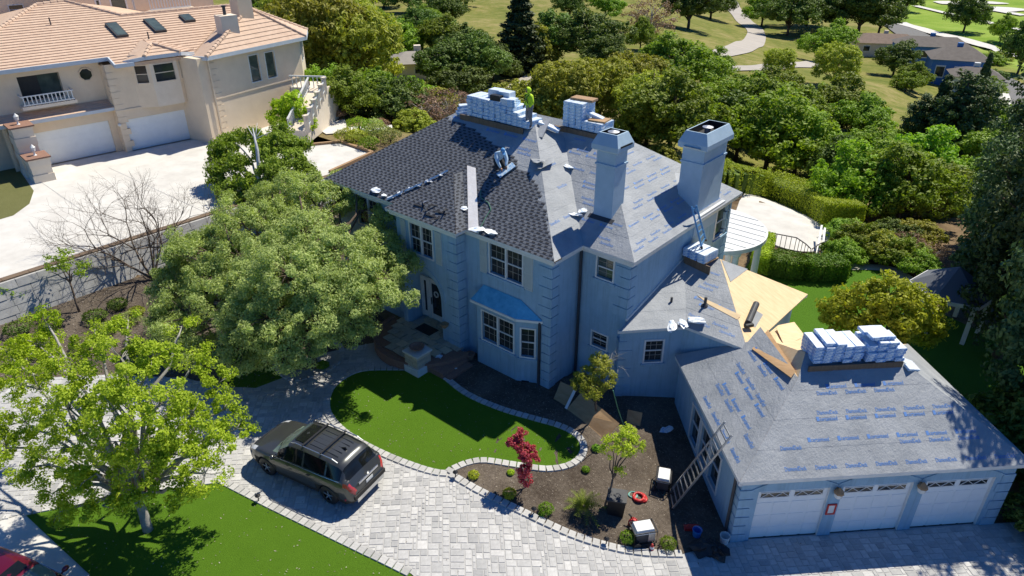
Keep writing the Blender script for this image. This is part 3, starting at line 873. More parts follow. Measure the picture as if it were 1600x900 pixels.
def front_door():
    y = 19.8; z0, z1 = .52, 2.62
    f = MB()
    xs = (-22.38, -22.28, -21.93, -21.76, -20.92, -20.80)
    f.box(xs[0], xs[1], y - .09, y - .002, z0, z1).box(xs[2], xs[3], y - .09, y - .002, z0, z1).box(xs[4], xs[5], y - .09, y - .002, z0, z1).box(xs[0], xs[5], y - .092, y - .003, z1, z1 + .1)
    d = f.obj('door', K['trim'], house)
    leaf = MB()
    for (a, b) in ((xs[1], xs[2]), (xs[3], xs[4])):
        leaf.box(a + .003, b - .003, y - .05, y - .01, z0 + .02, z0 + .30).box(a + .003, a + .10, y - .05, y - .01, z0 + .3, z1 - .01).box(b - .10, b - .003, y - .05, y - .01, z0 + .3, z1 - .01).box(a + .1, b - .1, y - .05, y - .01, z1 - .14, z1 - .01)
        MB().box(a + .1, b - .1, y - .035, y - .02, z0 + .3, z1 - .14).obj('pane', K['glass'], d)
    leaf.obj('door_leaf', K['trim'], d)
    MB().bar((-21.66, y - .10, 1.35), (-21.66, y - .10, 1.72), .035).obj('handle', K['lead'], d)
    wr = MB(); pts = [(-21.34 + .13 * math.cos(a), y - .07, 1.98 + .13 * math.sin(a)) for a in np.linspace(0, 2 * math.pi, 15)]
    wr.tube(pts, .035, 6); wr.obj('wreath', K['trim'], d)
front_door()
window(house, FRT, -FY, hw_main, 2, 3, 2)
window(house, FRT, -FY, hw_left, 2, 3, 2)
window(house, FRT, -PY, hw_porch, 2, 3, 2, sill=False)
window(house, FRT, -BY, hw_up, 1, 2, 2, glass='glass_lit')
window(house, FRT, -BY, hw_low, 1, 2, 2)
window(house, SID, RX, hw_side, 1, 2, 2, glass='glass_lit', muntin=False, fm='trim')
for r in (px_rect(FRT, -FY, (750, 370), (762, 429)), px_rect(FRT, -FY, (819.5, 396), (832.5, 456.7))): shutter(house, FRT, -FY, (r[0], r[1], hw_main[2] - .12, hw_main[3] + .03))
for r in (px_rect(FRT, -PY, (625.8, 340), (637, 395.8)), px_rect(FRT, -PY, (679.5, 357.5), (691.7, 415))): shutter(house, FRT, -PY, (r[0], r[1], hw_porch[2] - .12, hw_porch[3] + .03))
# --- bay window on the ground floor
def bay():
    x0, x1, y0 = -18.08, -15.80, 19.0
    xe = -14.98
    zt = 3.2
    hole = (-17.72, -15.98, 1.42, 2.83)
    wall(house, FRT, -y0, x0, x1, -.5, zt, [hole], ST)
    window(house, FRT, -y0, hole, 2, 3, 2)
    L = math.hypot(xe - x1, FY - y0); sf = Fr(x1, y0, math.degrees(math.atan2(FY - y0, xe - x1)))
    h2 = (.2, L - .17, 1.35, 2.72)
    wall(house, sf, 0, 0, L, -.5, zt, [h2], ST)
    window(house, sf, 0, h2, 1, 2, 2)
    MB().box(x0 - .001, x0 + .02, y0, FY, -.5, zt).obj('wall', ST, house)
    n = sf.p(.45, .004, .02); MB().box(.22, .55, .003, .02, -.06, .10, sf).obj('crawl_vent', K['black'], house)
    # bay roof
    o = .16; ev = [(x0 - .18, y0 - o, zt + .06), (x1 + .07, y0 - o, zt + .06), (xe + .22, FY - .03, zt + .06)]
    tp = [(x0 + .10, FY - .02, 3.83), (x1 - .12, FY - .02, 3.83)]
    mb = MB().add(ev + tp + [(x0 - .18, FY - .02, zt + .06)], [(0, 1, 4, 3), (1, 2, 4), (0, 3, 5)])
    mb.add([ev[0], ev[1], ev[2], (x0 - .18, FY - .02, zt + .06)], [(0, 1, 2, 3)])
    br = mb.obj('bay_roof', mat('blue_membrane', (.14, .50, .72), (.06, .30, .52), .5, 3, 12, .6, .03), house)
    e2 = [(p[0], p[1], p[2] + .0) for p in ev]
    g = MB()
    for a, b in zip(e2[:-1], e2[1:]): g.bar((a[0], a[1], a[2] - .06), (b[0], b[1], b[2] - .06), .07, .11)
    g.obj('fascia', K['trim'], br)
bay()
# --- corner blocks, downpipes
quoins(house, -18.98, -PY, -1, -1, .3, 6.0)
quoins(house, -14.39, -FY, -1, -1, .0, 6.0)
quoins(house, RX, -BY, -1, -1, 3.6, 6.0)
quoins(house, RX, -30.15, -1, 1, .2, 6.0)
for (x, y, z0, z1) in ((-14.24, BY - .14, -.6, 6.1), (-14.86, FY - .10, -.1, 3.2)):
    MB().box(x - .045, x + .045, y - .045, y + .045, z0 + .2, z1).bar((x, y, z0 + .22), (x, y - .12, z0 + .03), .085).obj('downpipe', K['lead'], house)
# --- main roof
yA, xAl, xAr = 19.08, -28.16, -14.04
hA = 4.95; RA = (xAr - hA, yA + hA, ZE + PIT * hA); RAl = (xAl + hA, yA + hA, ZE + PIT * hA)
yB, xB, yBb = 20.95, -11.70, 30.5
hB = (yBb - yB) / 2; zB = ZE + PIT * hB
BR = (xB - hB, yB + hB, zB); BL = (-18.35, yB + hB, zB)
VP = (-18.055, 24.965, ZE + PIT * (24.965 - yB))
def deck(name, pts, m=None, th=.14):
    f = Face(pts); o = MB().slab(pts, -f.n * th).obj(name, m or K['ply_d'], house); return f, o
fA, oA = deck('roof', [(xAl, yA, ZE), (xAr, yA, ZE), RA, RAl])
fAr, oAr = deck('roof', [(xAr, yA, ZE), (xAr, yB, ZE), VP, RA])
fB, oB = deck('roof', [(xAr, yB, ZE), (xB, yB, ZE), BR, BL, VP])
fR, oR = deck('roof', [(xB, yB, ZE), (xB, yBb, ZE), BR])
deck('roof', [(xB, yBb, ZE), (-22, yBb, ZE), (-22, yBb - hB, zB), BR], K['under'])
deck('roof', [(-14.2, 28.98, ZE), (xAl, 28.98, ZE), RAl, RA], K['shingle'])
deck('roof', [(xAl, 28.98, ZE), (xAl, yA, ZE), RAl], K['shingle'])
MB().add([VP, BL, (-22, yBb - hB, zB), (-22, 24.965, VP[2])], [(0, 1, 2, 3)]).obj('roof', K['under'], house)
# porch bay roof: a small hip in front of the big slope
aF = (-20.815, 20.685, ZE + PIT * 2.185); aB = (-20.815, 21.265, ZE + PIT * 2.185)
e1, e2, v1, v2 = (-23.0, 18.5, ZE), (-18.63, 18.5, ZE), (-23.0, 19.08, ZE), (-18.63, 19.08, ZE)
fP, oP = deck('roof', [e1, e2, aF], th=.06)
fPl, oPl = deck('roof', [v1, e1, aF, aB], th=.06)
fPr, oPr = deck('roof', [e2, v2, aB, aF], th=.06)
# underlayment in overlapping sheets, shingles over it from the eaves up
UN = K['under']
fA.bands(.92, .010, .005, 'underlayment_sheet', UN, oA, poly=ccw([fA.px(*p) for p in [(700, 196), (735, 187), (742, 176), (838, 196), (865, 405), (858, 340), (835, 285), (812, 262), (790, 240), (745, 212)]]) and None, start=0)
fAr.bands(.92, .010, .005, 'underlayment_sheet', UN, oAr)
fB.bands(.92, .010, .005, 'underlayment_sheet', UN, oB)
fR.bands(.92, .010, .005, 'underlayment_sheet', UN, oR)
SH = [fA.px(*p) for p in [(506, 279), (867, 409), (868, 395), (858, 345), (848, 312), (838, 286), (815, 264), (800, 243), (768, 224), (746, 207), (722, 194), (704, 188), (692, 184)]]
SH[0] = (-.2, -.01); SH[1] = (14.3, -.01); SH[-1] = (SH[-1][0] - .8, SH[-1][1] + .3)
_inp = SH
def shing(face, poly, parent, conv, row=.145, tab=.30, seed=5):
    rnd = random.Random(seed); V, F, M = [], [], []
    conv = ccw(conv); t = 0.0; t1 = max(q[1] for q in conv); s0, s1 = min(q[0] for q in conv), max(q[0] for q in conv); r = 0
    N = [(-(conv[(i + 1) % len(conv)][1] - conv[i][1]), conv[(i + 1) % len(conv)][0] - conv[i][0]) for i in range(len(conv))]
    def quad(B, ha, hb, mi, ta, tb):
        n = len(V); V.extend(face.w(q, ha + (hb - ha) * (q[1] - ta) / (tb - ta)) for q in B); F.append(tuple(range(n, n + len(B)))); M.append(mi)
        lo = [i for i, q in enumerate(B) if abs(q[1] - ta) < 1e-4]
        if len(lo) == 2 and mi == 0:
            n2 = len(V); V.extend([face.w(B[lo[0]], .004), face.w(B[lo[1]], .004)]); F.append((n + lo[0], n + lo[1], n2 + 1, n2)); M.append(mi)
    while t < t1:
        s_ = s0 - rnd.uniform(0, .08) - (r % 2) * tab * .5 - tab
        while s_ < s1:
            wd = tab * rnd.uniform(.93, 1.07); gw = wd * rnd.uniform(.46, .58)
            if poly is None or inpoly(np.array([s_ + wd / 2 + rnd.uniform(-.12, .12)]), np.array([t + row / 2]), poly)[0]:
                for (a, b, lo, hi, ha, hb, mi) in ((s_, s_ + wd, t, t + row, .026, .016, 0), (s_ + wd - gw, s_ + wd, t + .010, t + row * .56, .0285, .0265, 1)):
                    R = [(a, lo), (b, lo), (b, hi), (a, hi)]
                    for i, nn in enumerate(N):
                        if len(R) < 3: break
                        R = clip(R, nn, nn[0] * conv[i][0] + nn[1] * conv[i][1])
                    if len(R) >= 3: quad(R, ha, hb, mi, lo, hi)
            s_ += wd
        t += row; r += 1
    me = bpy.data.meshes.new('shingles'); me.from_pydata(V, [], F); me.materials.append(K['shingle']); me.materials.append(K['shingle_d'])
    me.polygons.foreach_set('material_index', M); me.update()
    o = put('shingles', me, parent); o['kind'] = 'stuff'
shing(fA, SH, oA, fA.Q)
shing(fP, None, oP, fP.Q, seed=6)
shing(fPl, None, oPl, fPl.Q, seed=7)
shing(fPr, None, oPr, fPr.Q, seed=8)
# pale membrane left open in the valley beside the porch roof
va, vb = fA.st((-18.45, 19.10, ZE)), fA.st((-20.72, 21.45, ZE + PIT * 2.3))
MB().slab([fA.w((va[0] - .02, va[1]), .034), fA.w((va[0] + .56, va[1]), .034), fA.w((vb[0] + .46, vb[1] + .12), .034), fA.w((vb[0] - .06, vb[1] + .12), .034)], -fA.n * .006).obj('valley_membrane', mat('white_valley_membrane', (.92, .89, .86), (.80, .76, .72), .55, 3, 9, .5, .03), oA)
# lettering on the sheets
inSH = lambda s_, t: inpoly(np.array([s_]), np.array([t]), SH)[0]
lettering(fA, oA, [2.7, 2.92, 3.45, 3.67, 4.2, 4.42, 4.95, 5.2], skip=lambda s_, t: any(inSH(s_ + a, t + b) for a in (-.5, 0, .5) for b in (-.15, .15)), length=.75, size=.15)
lettering(fB, oB, [.3, .52, 1.05, 1.27, 1.8, 2.02, 2.55, 2.77, 3.3, 3.52, 4.05, 4.27, 4.8], length=.6, size=.12, gap=.28)
lettering(fAr, oAr, [1.3, 2.6, 3.7], length=.6, size=.14, gap=.3)
lettering(fR, oR, [.3, .5, 1.05, 1.25, 1.8, 2.0, 2.55, 2.75, 3.3, 3.5, 4.1], length=.7, size=.10, gap=.4)
gutter(house, [(xAl, 22.6, ZE), (xAl, yA, ZE)][::1])
gutter(house, [(xAl, yA, ZE), (-23.0, yA, ZE), (-23.0, 18.5, ZE), (-18.63, 18.5, ZE), (-18.63, yA, ZE), (xAr - .02, yA, ZE)])
gutter(house, [(xAr, yA + .5, ZE), (xAr, yB, ZE), (xB, yB, ZE), (xB, yBb, ZE), (-13.5, yBb, ZE)])
fm = MB()
for a, b in (((xAl + .12, yA + .12), (xAr - .12, yA + .12)), ((xAr - .12, yA + .12), (xAr - .12, yB + .12)), ((xAr - .12, yB + .12), (xB - .12, yB + .12)), ((xB - .12, yB + .12), (xB - .12, yBb - .12)), ((-22.88, 18.62), (-18.75, 18.62))):
    fm.bar((*a, ZE - .16), (*b, ZE - .16), .03, .22)
fm.obj('fascia', K['gutter'], house)
MB().box(xAl + .14, xAr - .14, yA + .14, 20, ZE - .26, ZE - .24).box(-22.87, -18.76, 18.64, 19.2, ZE - .263, ZE - .243).box(-14.5, xB - .14, yB + .14, 22, ZE - .257, ZE - .237).box(-12.6, xB - .14, 21.2, 30.3, ZE - .254, ZE - .234).obj('soffit', K['stucco'], house)
# --- chimneys
def chimney(x0, x1, y0, y1, zb, zband, zc, zt, slot):
    ch = MB().box(x0, x1, y0, y1, zb, zc + .02).obj('chimney', K['chim'], house)
    b = MB().box(x0 - .045, x1 + .045, y0 - .045, y1 + .045, zband - .03, zband + .045)
    b.box(x0 - .02, x1 + .02, y0 - .02, y1 + .02, zb, zb + .001) if False else None
    b.obj('band', K['chim'], ch)
    o = .17; zm = zc + (zt - zc) * .36
    c = MB(); rings = [(o * .55, zc - .0), (o, zc + .06), (o, zm), (-.02, zt)]
    vs = []
    for (e, z) in rings: vs += [(x0 - e, y0 - e, z), (x1 + e, y0 - e, z), (x1 + e, y1 + e, z), (x0 - e, y1 + e, z)]
    e = .07 - .0
    vs += [(x0 + e, y0 + e, zt), (x1 - e, y0 + e, zt), (x1 - e, y1 - e, zt), (x0 + e, y1 - e, zt)]
    vs += [(x0 + e, y0 + e, zt - .3), (x1 - e, y0 + e, zt - .3), (x1 - e, y1 - e, zt - .3), (x0 + e, y1 - e, zt - .3)]
    fs = [(3, 2, 1, 0)]
    for r in range(5): fs += [(r * 4 + k, r * 4 + (k + 1) % 4, r * 4 + 4 + (k + 1) % 4, r * 4 + 4 + k) for k in range(4)]
    fs += [(20, 21, 22, 23)]
    cp_ = c.add(vs, fs, 0); cp_.M = [1 if i >= 17 else 0 for i in range(len(cp_.F))]
    cp_.obj('chimney_cap', [K['chim'], K['black']], ch)
    cx, cy = (x0 + x1) / 2, (y0 + y1) / 2
    MB().lathe([(.13, zt - .3), (.13, zt - .05), (.23, zt - .04), (.23, zt + .0), (.05, zt + .05)], (cx, cy, 0), 18).obj('flue_cap', K['metal'], ch)
    if slot == 0: MB().box(x1 + o - .01, x1 + o + .012, y0 + .02, y1 + .02, zm - .03, zm + .04).obj('vent_slot', K['black'], ch)
    else: MB().box(x0 + .12, x1 - .1, y0 - o - .11, y0 - o + .02, zc + .10, zc + .13).obj('metal_shelf', K['metal'], ch)
    return ch
c1 = chimney(-14.46, -13.60, 22.20, 23.02, 6.6, 9.28, 9.84, 10.52, 0)
c2 = chimney(-12.97, -11.98, 26.42, 28.55, 5.4, 8.62, 9.22, 9.93, 1)
fl = MB().slab([(-14.62, 22.02, 7.045), (-13.44, 22.02, 7.045), (-13.44, 22.19, 7.16), (-14.62, 22.19, 7.16)], (0, 0, -.02)).obj('flashing', K['lead'], c1)
MB().box(-12.02, -11.74, 26.3, 28.75, 6.36, 6.44).obj('flashing', K['gutter'], c2)
# cricket behind the second chimney
MB().add([(-13.0, 26.4, 7.12), (-13.7, 27.4, 7.66), (-13.0, 28.5, 7.12), (-12.98, 27.45, 7.72)], [(0, 3, 1), (1, 3, 2)]).obj('cricket', K['trim'], c2)

# ------------------------------------------------------------------ middle wing and garage (same house)
M1, M2, M3 = at(966, 518, 3.3), at(1072, 511, 3.3), at(1167, 548, 3.3)
MD = Fr(M1[0], M1[1], 45)
hw_m = px_rect(MD, -.3, (1009.5, 533), (1032.5, 564))
wall(house, MD, -.3, .18, 2.75, -1.5, 3.22, [hw_m], ST)
window(house, MD, -.3, hw_m, 1, 3, 2)
q0 = MD.p(.18, -.3, 0)
MB().box(q0[0] - .015, q0[0], q0[1], BY + .01, -1.5, 3.22).obj('wall', ST, house)
quoins(house, .18, -.3, 1, -1, -.9, 3.0, MD, la=.55, lb=.30)
p2 = MD.p(2.75, -.3, 0)
MB().box(p2[0], -7.75, p2[1] + .0, p2[1] + .2, -1.4, 3.22).box(-7.95, -7.75, p2[1] + .2, 28.2, -1.4, 3.21).box(-12, -7.95, 28.0, 28.2, -1.4, 3.215).obj('wall', K['stucco'], house)
Ap = at(1125, 405, 4.75); yW = float(Ap[1])
Wp = (-12.03, yW, 4.75); Mb = at(1262, 460, 3.3)
sl = (4.75 - 3.3) / (yW - M2[1]); Wq = (-12.03, yW - .45, 4.75 - .45 * sl)
fML, oML = deck('roof', [tuple(M1), tuple(M2), Wq], th=.12)
fMF, oMF = deck('roof', [tuple(M2), (M3[0], M2[1], 3.3), (Ap[0], yW, 4.75), Wp, Wq], th=.12)
fMR, oMR = deck('roof', [(M3[0], M2[1], 3.3), tuple(Mb), tuple(Ap)], K['ply'], th=.12)
deck('roof', [tuple(Mb), (-12.03, Mb[1], 3.3), Wp, tuple(Ap)], K['ply'], th=.12)
fML.bands(.92, .010, .005, 'underlayment_sheet', UN, oML)
fMF.bands(.92, .010, .005, 'underlayment_sheet', UN, oMF)
lettering(fMF, oMF, [.3, .55, 1.2, 1.45, 2.1, 2.35, 3.0, 3.3], length=.65, size=.14, gap=.4)
lettering(fML, oML, [.9, 1.9], length=.7, size=.14, gap=.5)
# sheets of plywood on the bare slope
fMR.bands(1.22, .012, .012, 'plywood_sheet', K['ply'], oMR)
tri = [fMR.w(fMR.px(*p), .03) for p in ((1127, 407), (1168, 421), (1141, 441))]
MB().slab(tri, -fMR.n * .01).obj('underlayment_sheet', UN, oMR)
MB().slab([fMF.w(fMF.px(*p), .022) for p in ((1090, 462), (1158, 493), (1152, 500), (1107, 476))], -fMF.n * .008).obj('plywood_strip', K['ply'], oMF)
gutter(house, [tuple(M1), tuple(M2), (M3[0], M2[1], 3.3)])
gutter(house, [(M3[0], 25.3, 3.3), tuple(Mb), (-9.0, Mb[1], 3.3)])
MB().bar((-12.0, M1[1] + .6, 3.52), Wq, .06, .10).obj('flashing', K['gutter'], house)
for (a, b, r) in (((1048, 478), (1048, 462), .05), ((1101, 478), (1101, 463), .06)):
    p = fMF.w(fMF.px(*a), -.02); vt = MB().tube([p, (p[0], p[1], p[2] + .42)], r, 8).obj('vent_pipe', K['lead'], house)
    MB().lathe([(r * 2.6, .0), (r * 1.3, .09)], (p[0], p[1], p[2] + .02), 10).obj('collar', K['lead'], vt)
# --- garage
GF = Fr(-5.19, 17.7, 45)
GLW = Fr(-5.19, 17.7, -45)
GW, GZ, GP = 9.44, 2.0, .65
DO = [(.62, 3.05, -1.02, 1.27), (3.505, 5.935, -1.02, 1.27), (6.39, 8.82, -1.02, 1.27)]
wall(house, GF, 0, 0, GW, -1.4, 1.95, DO, ST, reveal=.16, mr=K['trim'])
gw = [(-4.84, -3.98, -.45, 1.12), (-3.72, -2.86, -.45, 1.12), (-2.6, -1.74, -.45, 1.12)]
wall(house, GLW, 0, -6.9, 0, -1.5, 1.95, gw, ST)
for h in gw: window(house, GLW, 0, h, 1, 2, 2, muntin=False, sill=False, trim=.08)
MB().box(GW - .2, GW - .002, -6.8, -.2, -1.4, 1.94, GF).box(.1, GW - .2, -6.8, -6.6, -1.4, 1.93, GF).box(.05, GW - .3, -6.6, -.7, 1.80, 1.90, GF).obj('wall', ST, house)
quoins(house, 0, 0, 1, -1, -1.0, 1.75, GF, la=.46, lb=.40, hgt=.36)
quoins(house, GW, 0, -1, -1, -1.0, 1.75, GF, la=.50, lb=.40, hgt=.36)
def garage_door(h):
    a, b, c, d = h; v = -.11
    base = MB().box(a, b, v - .04, v, c + .02, d, GF).obj('garage_door', K['gdoor'], house)
    n = 4; hh = (d - c - .02) / n
    for k in range(n - 1):
        for j in range(4):
            wv = (b - a) / 4
            MB().box(a + wv * j + .05, a + wv * (j + 1) - .05, v + .0, v + .014, c + .02 + hh * k + .045, c + .02 + hh * (k + 1) - .045, GF).obj('panel', K['gdoor'], base)
    z0, z1 = d - .36, d - .17
    for j in range(2):
        m = (a + b) / 2; ua, ub = (a + .16, m - .10) if j == 0 else (m + .10, b - .16)
        MB().box(ua, ub, v + .001, v + .014, z0, z1, GF).obj('pane', K['glass'], base)
        x = MB(); w = (ub - ua) / 4
        for q in range(4):
            s0, s1 = (z0, z1) if q % 2 == 0 else (z1, z0)
            x.bar(GF.p(ua + w * q, v + .022, s0), GF.p(ua + w * (q + 1), v + .022, s1), .022, .018)
        x.box(ua - .02, ub + .02, v + .0, v + .03, z1, z1 + .025, GF).box(ua - .02, ub + .02, v, v + .03, z0 - .025, z0, GF)
        x.obj('muntin', K['trim'], base)
    MB().box(a, b, v, v + .02, c + .02, c + .07, GF).obj('bottom_seal', K['lead'], base)
    # raised arch over the door
    t = MB(); cx = (a + b) / 2; R = (b - a) / 2 + .28
    pts = [GF.p(cx + R * s_, .012, 1.36 + .42 * (1 - s_ * s_)) for s_ in np.linspace(-1, 1, 15)]
    for p, q in zip(pts[:-1], pts[1:]): t.bar(p, q, .04, .04)
    t.box(cx - .12, cx + .12, .005, .03, 1.62, 1.80, GF)
    t.obj('arch_trim', K['stucco'], house)
for h in DO: garage_door(h)
# garage roof
g = lambda u, v, z: GF.p(u, v, z)
zG = lambda run: GZ + GP * run
gRR, gRL, gH = g(6.09, -3.35, zG(3.6)), g(3.1, -3.35, zG(3.6)), g(2.6, -2.6, zG(2.85))
fG, oG = deck('roof', [g(-.25, .25, GZ), g(9.69, .25, GZ), gRR, gRL, gH])
fGL, oGL = deck('roof', [g(-.25, -6.95, GZ), g(-.25, .25, GZ), gH, g(2.6, -5.9, zG(2.85)), g(2.0, -5.5, zG(2.25))])
fGR, oGR = deck('roof', [g(9.69, .25, GZ), g(9.69, -6.95, GZ), gRR])
deck('roof', [g(9.69, -6.95, GZ), g(2.6, -6.95, GZ), gRL, gRR], K['ply'])
for f, o in ((fG, oG), (fGL, oGL), (fGR, oGR)): f.bands(.98, .010, .005, 'underlayment_sheet', UN, o)
lettering(fG, oG, [.22, .90, 1.12, 1.80, 2.02, 2.70, 2.92, 3.55], size=.145, length=.72, gap=.30, mk='print2')
lettering(fGL, oGL, [.18, .80, 1.02, 1.62, 1.84, 2.44, 2.66], size=.15, length=.68, gap=.26, mk='print2')
gutter(house, [g(-.25, -6.9, GZ), g(-.25, .25, GZ), g(9.69, .25, GZ), g(9.69, -6.9, GZ)], h=.16, w=.15)
MB().bar(g(-.12, -6.8, GZ - .13), g(-.12, .1, GZ - .13), .03, .2).bar(g(-.1, .12, GZ - .13), g(9.55, .12, GZ - .13), .03, .2).obj('fascia', K['gutter'], house)
p = GLW.p(-.3, .10, 0)
MB().bar((p[0], p[1], -.9), (p[0], p[1], 1.85), .085).bar((p[0], p[1], -.9), (p[0] - .12, p[1] - .12, -1.0), .085).obj('downpipe', K['lead'], house)
# bare plywood between the wings
conn = [at(1169, 547, 3.28), at(1192, 527, 3.44), np.array(gH) + [0, 0, .01], np.array(gRL) + [0, 0, .01], at(1262, 530, 3.7), at(1241, 503, 3.15), at(1216, 508, 3.2)]
cc = MB()
ctr = tuple(at(1212, 535, 3.55))
for a, b in zip(conn, conn[1:] + conn[:1]): cc.add([tuple(a), tuple(b), ctr], [(0, 1, 2)])
co = cc.obj('roof', K['ply'], house)
MB().slab([tuple(at(1213, 512, 3.42)), tuple(at(1240, 506, 3.28)), tuple(at(1252, 528, 3.66)), tuple(at(1226, 541, 3.72))], (0, 0, -.02)).obj('plywood_sheet', K['ply'], co)
MB().slab([tuple(at(1175, 545, 3.50)), tuple(at(1200, 515, 3.62)), tuple(at(1243, 580, 3.93)), tuple(at(1236, 590, 3.86))], (0, 0, -.02)).obj('plywood_sheet', K['ply_d'], co)
# rear pergola on columns and its porch
def pergola():
    c = np.array([-14.4, 33.4]); R = 3.1; z = 2.85
    t = thing('pergola', 'white half-round porch roof on columns behind the right chimney', 'pergola', (c[0], c[1], -1.2))
    pts = [(c[0] + R * math.cos(a), c[1] + R * math.sin(a), z) for a in np.linspace(-1.35, 2.2, 26)] + [(-16.5, 30.6, z), (-12.2, 30.6, z)]
    pts = [(c[0] + R * math.cos(a), c[1] + R * math.sin(a), z) for a in np.linspace(-.95, 2.4, 26)] + [(-16.9, 30.62, z), (-12.6, 30.62, z)]
    MB().slab(pts, (0, 0, -.22)).obj('roof_slab', K['trim'], t)
    for k in range(9):
        y = 30.9 + k * .62; h = math.sqrt(max(0, R * R - (y - c[1]) ** 2))
        MB().box(c[0] - min(h, 2.4), c[0] + h - .12, y, y + .05, z + .002, z + .03).obj('board', K['trim'], t)
    for a in (-.55, .45, 1.45):
        x, y = c[0] + (R - .35) * math.cos(a), c[1] + (R - .35) * math.sin(a)
        MB().lathe([(.26, -1.2), (.26, -1.05), (.19, -1.0), (.165, 2.3), (.24, 2.4), (.26, 2.63)], (x, y, 0), 18).obj('column', K['trim'], t)
    MB().lathe([(R - .1, -1.2), (R - .1, -1.05)], (c[0], c[1], 0), 28).obj('porch_floor', K['trim'], t)
pergola()

# ------------------------------------------------------------------ the neighbour's house
NF = Fr(-55.26, 14.57, 84)
NZ = 2.0
nb = thing('neighbour_house', 'cream stucco two-storey house with pink tile roof and two white garage doors', 'house', NF.p(8, -4, NZ))
CR = K['cream']
NS = .30
def npl(u, v): return NF.p(u, v, 8.3 + NS * (1.2 - v))
def neighbour():
    d1, d2 = (0, 5.08, NZ + .02, 4.35), (5.95, 11.7, NZ + .02, 4.35)
    wall(nb, NF, 0, -1.4, 5.55, NZ - .1, 5.3, [d1], CR, reveal=.3)
    wall(nb, NF, .72, 5.55, 12.3, NZ - .1, 8.25, [d2, (9.35, 10.55, 6.5, 7.5)], CR, reveal=.3)
    MB().add([NF.p(5.55, 0, NZ), NF.p(5.55, .72, NZ), NF.p(5.55, .72, 8.25), NF.p(5.55, 0, 8.25)], [(0, 1, 2, 3)]).obj('wall', CR, nb)
    op = (.45, 2.95, 6.35, 8.0)
    wall(nb, NF, -.45, -5, 5.55, 5.2, 8.45, [op], CR, reveal=.5)
    MB().box(-5, 5.5, -9, -1.0, NZ - .1, 8.2, NF).box(5.5, 18.6, -11, .3, NZ - .1, 8.15, NF).obj('wall', CR, nb)
    MB().box(op[0], (op[0] + op[1]) / 2, -.96, -.93, op[2], op[3], NF).obj('window', K['black'], nb)
    MB().box((op[0] + op[1]) / 2, op[1], -.94, -.91, op[2], op[3], NF).obj('window', K['glass_lit'], nb)
    for (a, b, c, d), v in ((d1, 0), (d2, .72)):
        base = MB().box(a, b, v - .28, v - .22, c, d, NF).obj('garage_door', K['gdoor'], nb)
        hh = (d - c) / 4
        for k in range(4):
            for j in range(6):
                w = (b - a) / 6
                MB().box(a + w * j + .07, a + w * (j + 1) - .07, v - .22, v - .205, c + hh * k + .07, c + hh * (k + 1) - .07, NF).obj('panel', K['gdoor'], base)
    # octagonal window, bay windows
    c = NF.atv(134, 116, -.44)
    oc = MB().add([NF.p(c[0] + .40 * math.cos(k * math.pi / 4 + .39), -.43, c[2] + .40 * math.sin(k * math.pi / 4 + .39)) for k in range(8)], [tuple(range(8))]).obj('window', K['glass'], nb)
    ring = [NF.p(c[0] + .44 * math.cos(k * math.pi / 4 + .39), -.42, c[2] + .44 * math.sin(k * math.pi / 4 + .39)) for k in range(9)]
    MB().tube(ring, .05, 6).obj('frame', CR, oc)
    # projecting bay above the second garage door
    bay = [(7.2, .72), (8.3, 1.35), (10.2, 1.35), (11.2, .72)]
    for (a, b), wn_ in zip(zip(bay[:-1], bay[1:]), (1, 2, 1)):
        P, Q = NF.p(*a, 0), NF.p(*b, 0); f = Fr(P[0], P[1], math.degrees(math.atan2(Q[1] - P[1], Q[0] - P[0]))); L = math.hypot(Q[0] - P[0], Q[1] - P[1])
        h = (.25, L - .25, 6.75, 7.95)
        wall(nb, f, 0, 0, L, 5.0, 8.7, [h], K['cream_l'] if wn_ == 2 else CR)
        window(nb, f, 0, h, 1, 2, 1, muntin=False, sill=False, fm='cream_l', trim=.05)
    # belt mouldings
    MB().box(5.5, 12.2, .72, .78, 5.0, 5.1, NF).obj('moulding', CR, nb)
    quoins(nb, 5.55, .72, 1, -1, 2.4, 8.0, NF, m='cream', proud=.03)
    # pent roof and its tiles over the first garage
    f, o = Face([NF.p(-1.7, .55, 5.30), NF.p(5.6, .55, 5.30), NF.p(5.6, -.45, 5.72), NF.p(-1.7, -.45, 5.72)]), None
    o = MB().slab([tuple(p) for p in f.P], (0, 0, -.12)).obj('roof', K['ply_d'], nb)
    f.bands(.36, .05, .015, 'tile_course', K['tile'], o)
    MB().box(-1.7, 5.62, .50, .58, 5.10, 5.32, NF).obj('fascia', K['nfascia'], nb)
    # balcony
    r = NF.p
    rb = MB().bar(r(.2, .35, 6.86), r(3.3, .35, 6.86), .09, .07).bar(r(.2, .35, 6.30), r(3.3, .35, 6.30), .08, .07)
    for k in range(13): rb.bar(r(.3 + k * .242, .35, 6.3), r(.3 + k * .242, .35, 6.86), .06)
    rb.bar(r(.2, .35, 6.86), r(.2, -.45, 6.86), .08, .07).bar(r(3.3, .35, 6.86), r(3.3, -.45, 6.86), .08, .07)
    rb.obj('balcony_railing', K['trim'], nb)
    MB().box(.1, 3.4, -.45, .42, 6.0, 6.2, NF).obj('balcony_floor', K['cream_l'], nb)
    # main tile slope
    poly = [npl(-4.7, .29), npl(6.05, .29), npl(6.05, 1.45), npl(11.3, 1.45), npl(18.7, -6.0), npl(9.43, -6.0), npl(6.6, -9.35), npl(4.6, -9.05)]
    F1 = Face(poly, (npl(0, 1.45), npl(5, 1.45)))
    o = MB().slab(poly, (0, 0, -.15)).obj('roof', K['tile'], nb)
    left = [F1.st(p) for p in (npl(-4.7, .29), npl(6.05, .29), npl(9.43, -6.0), npl(6.6, -9.35), npl(4.6, -9.05))]
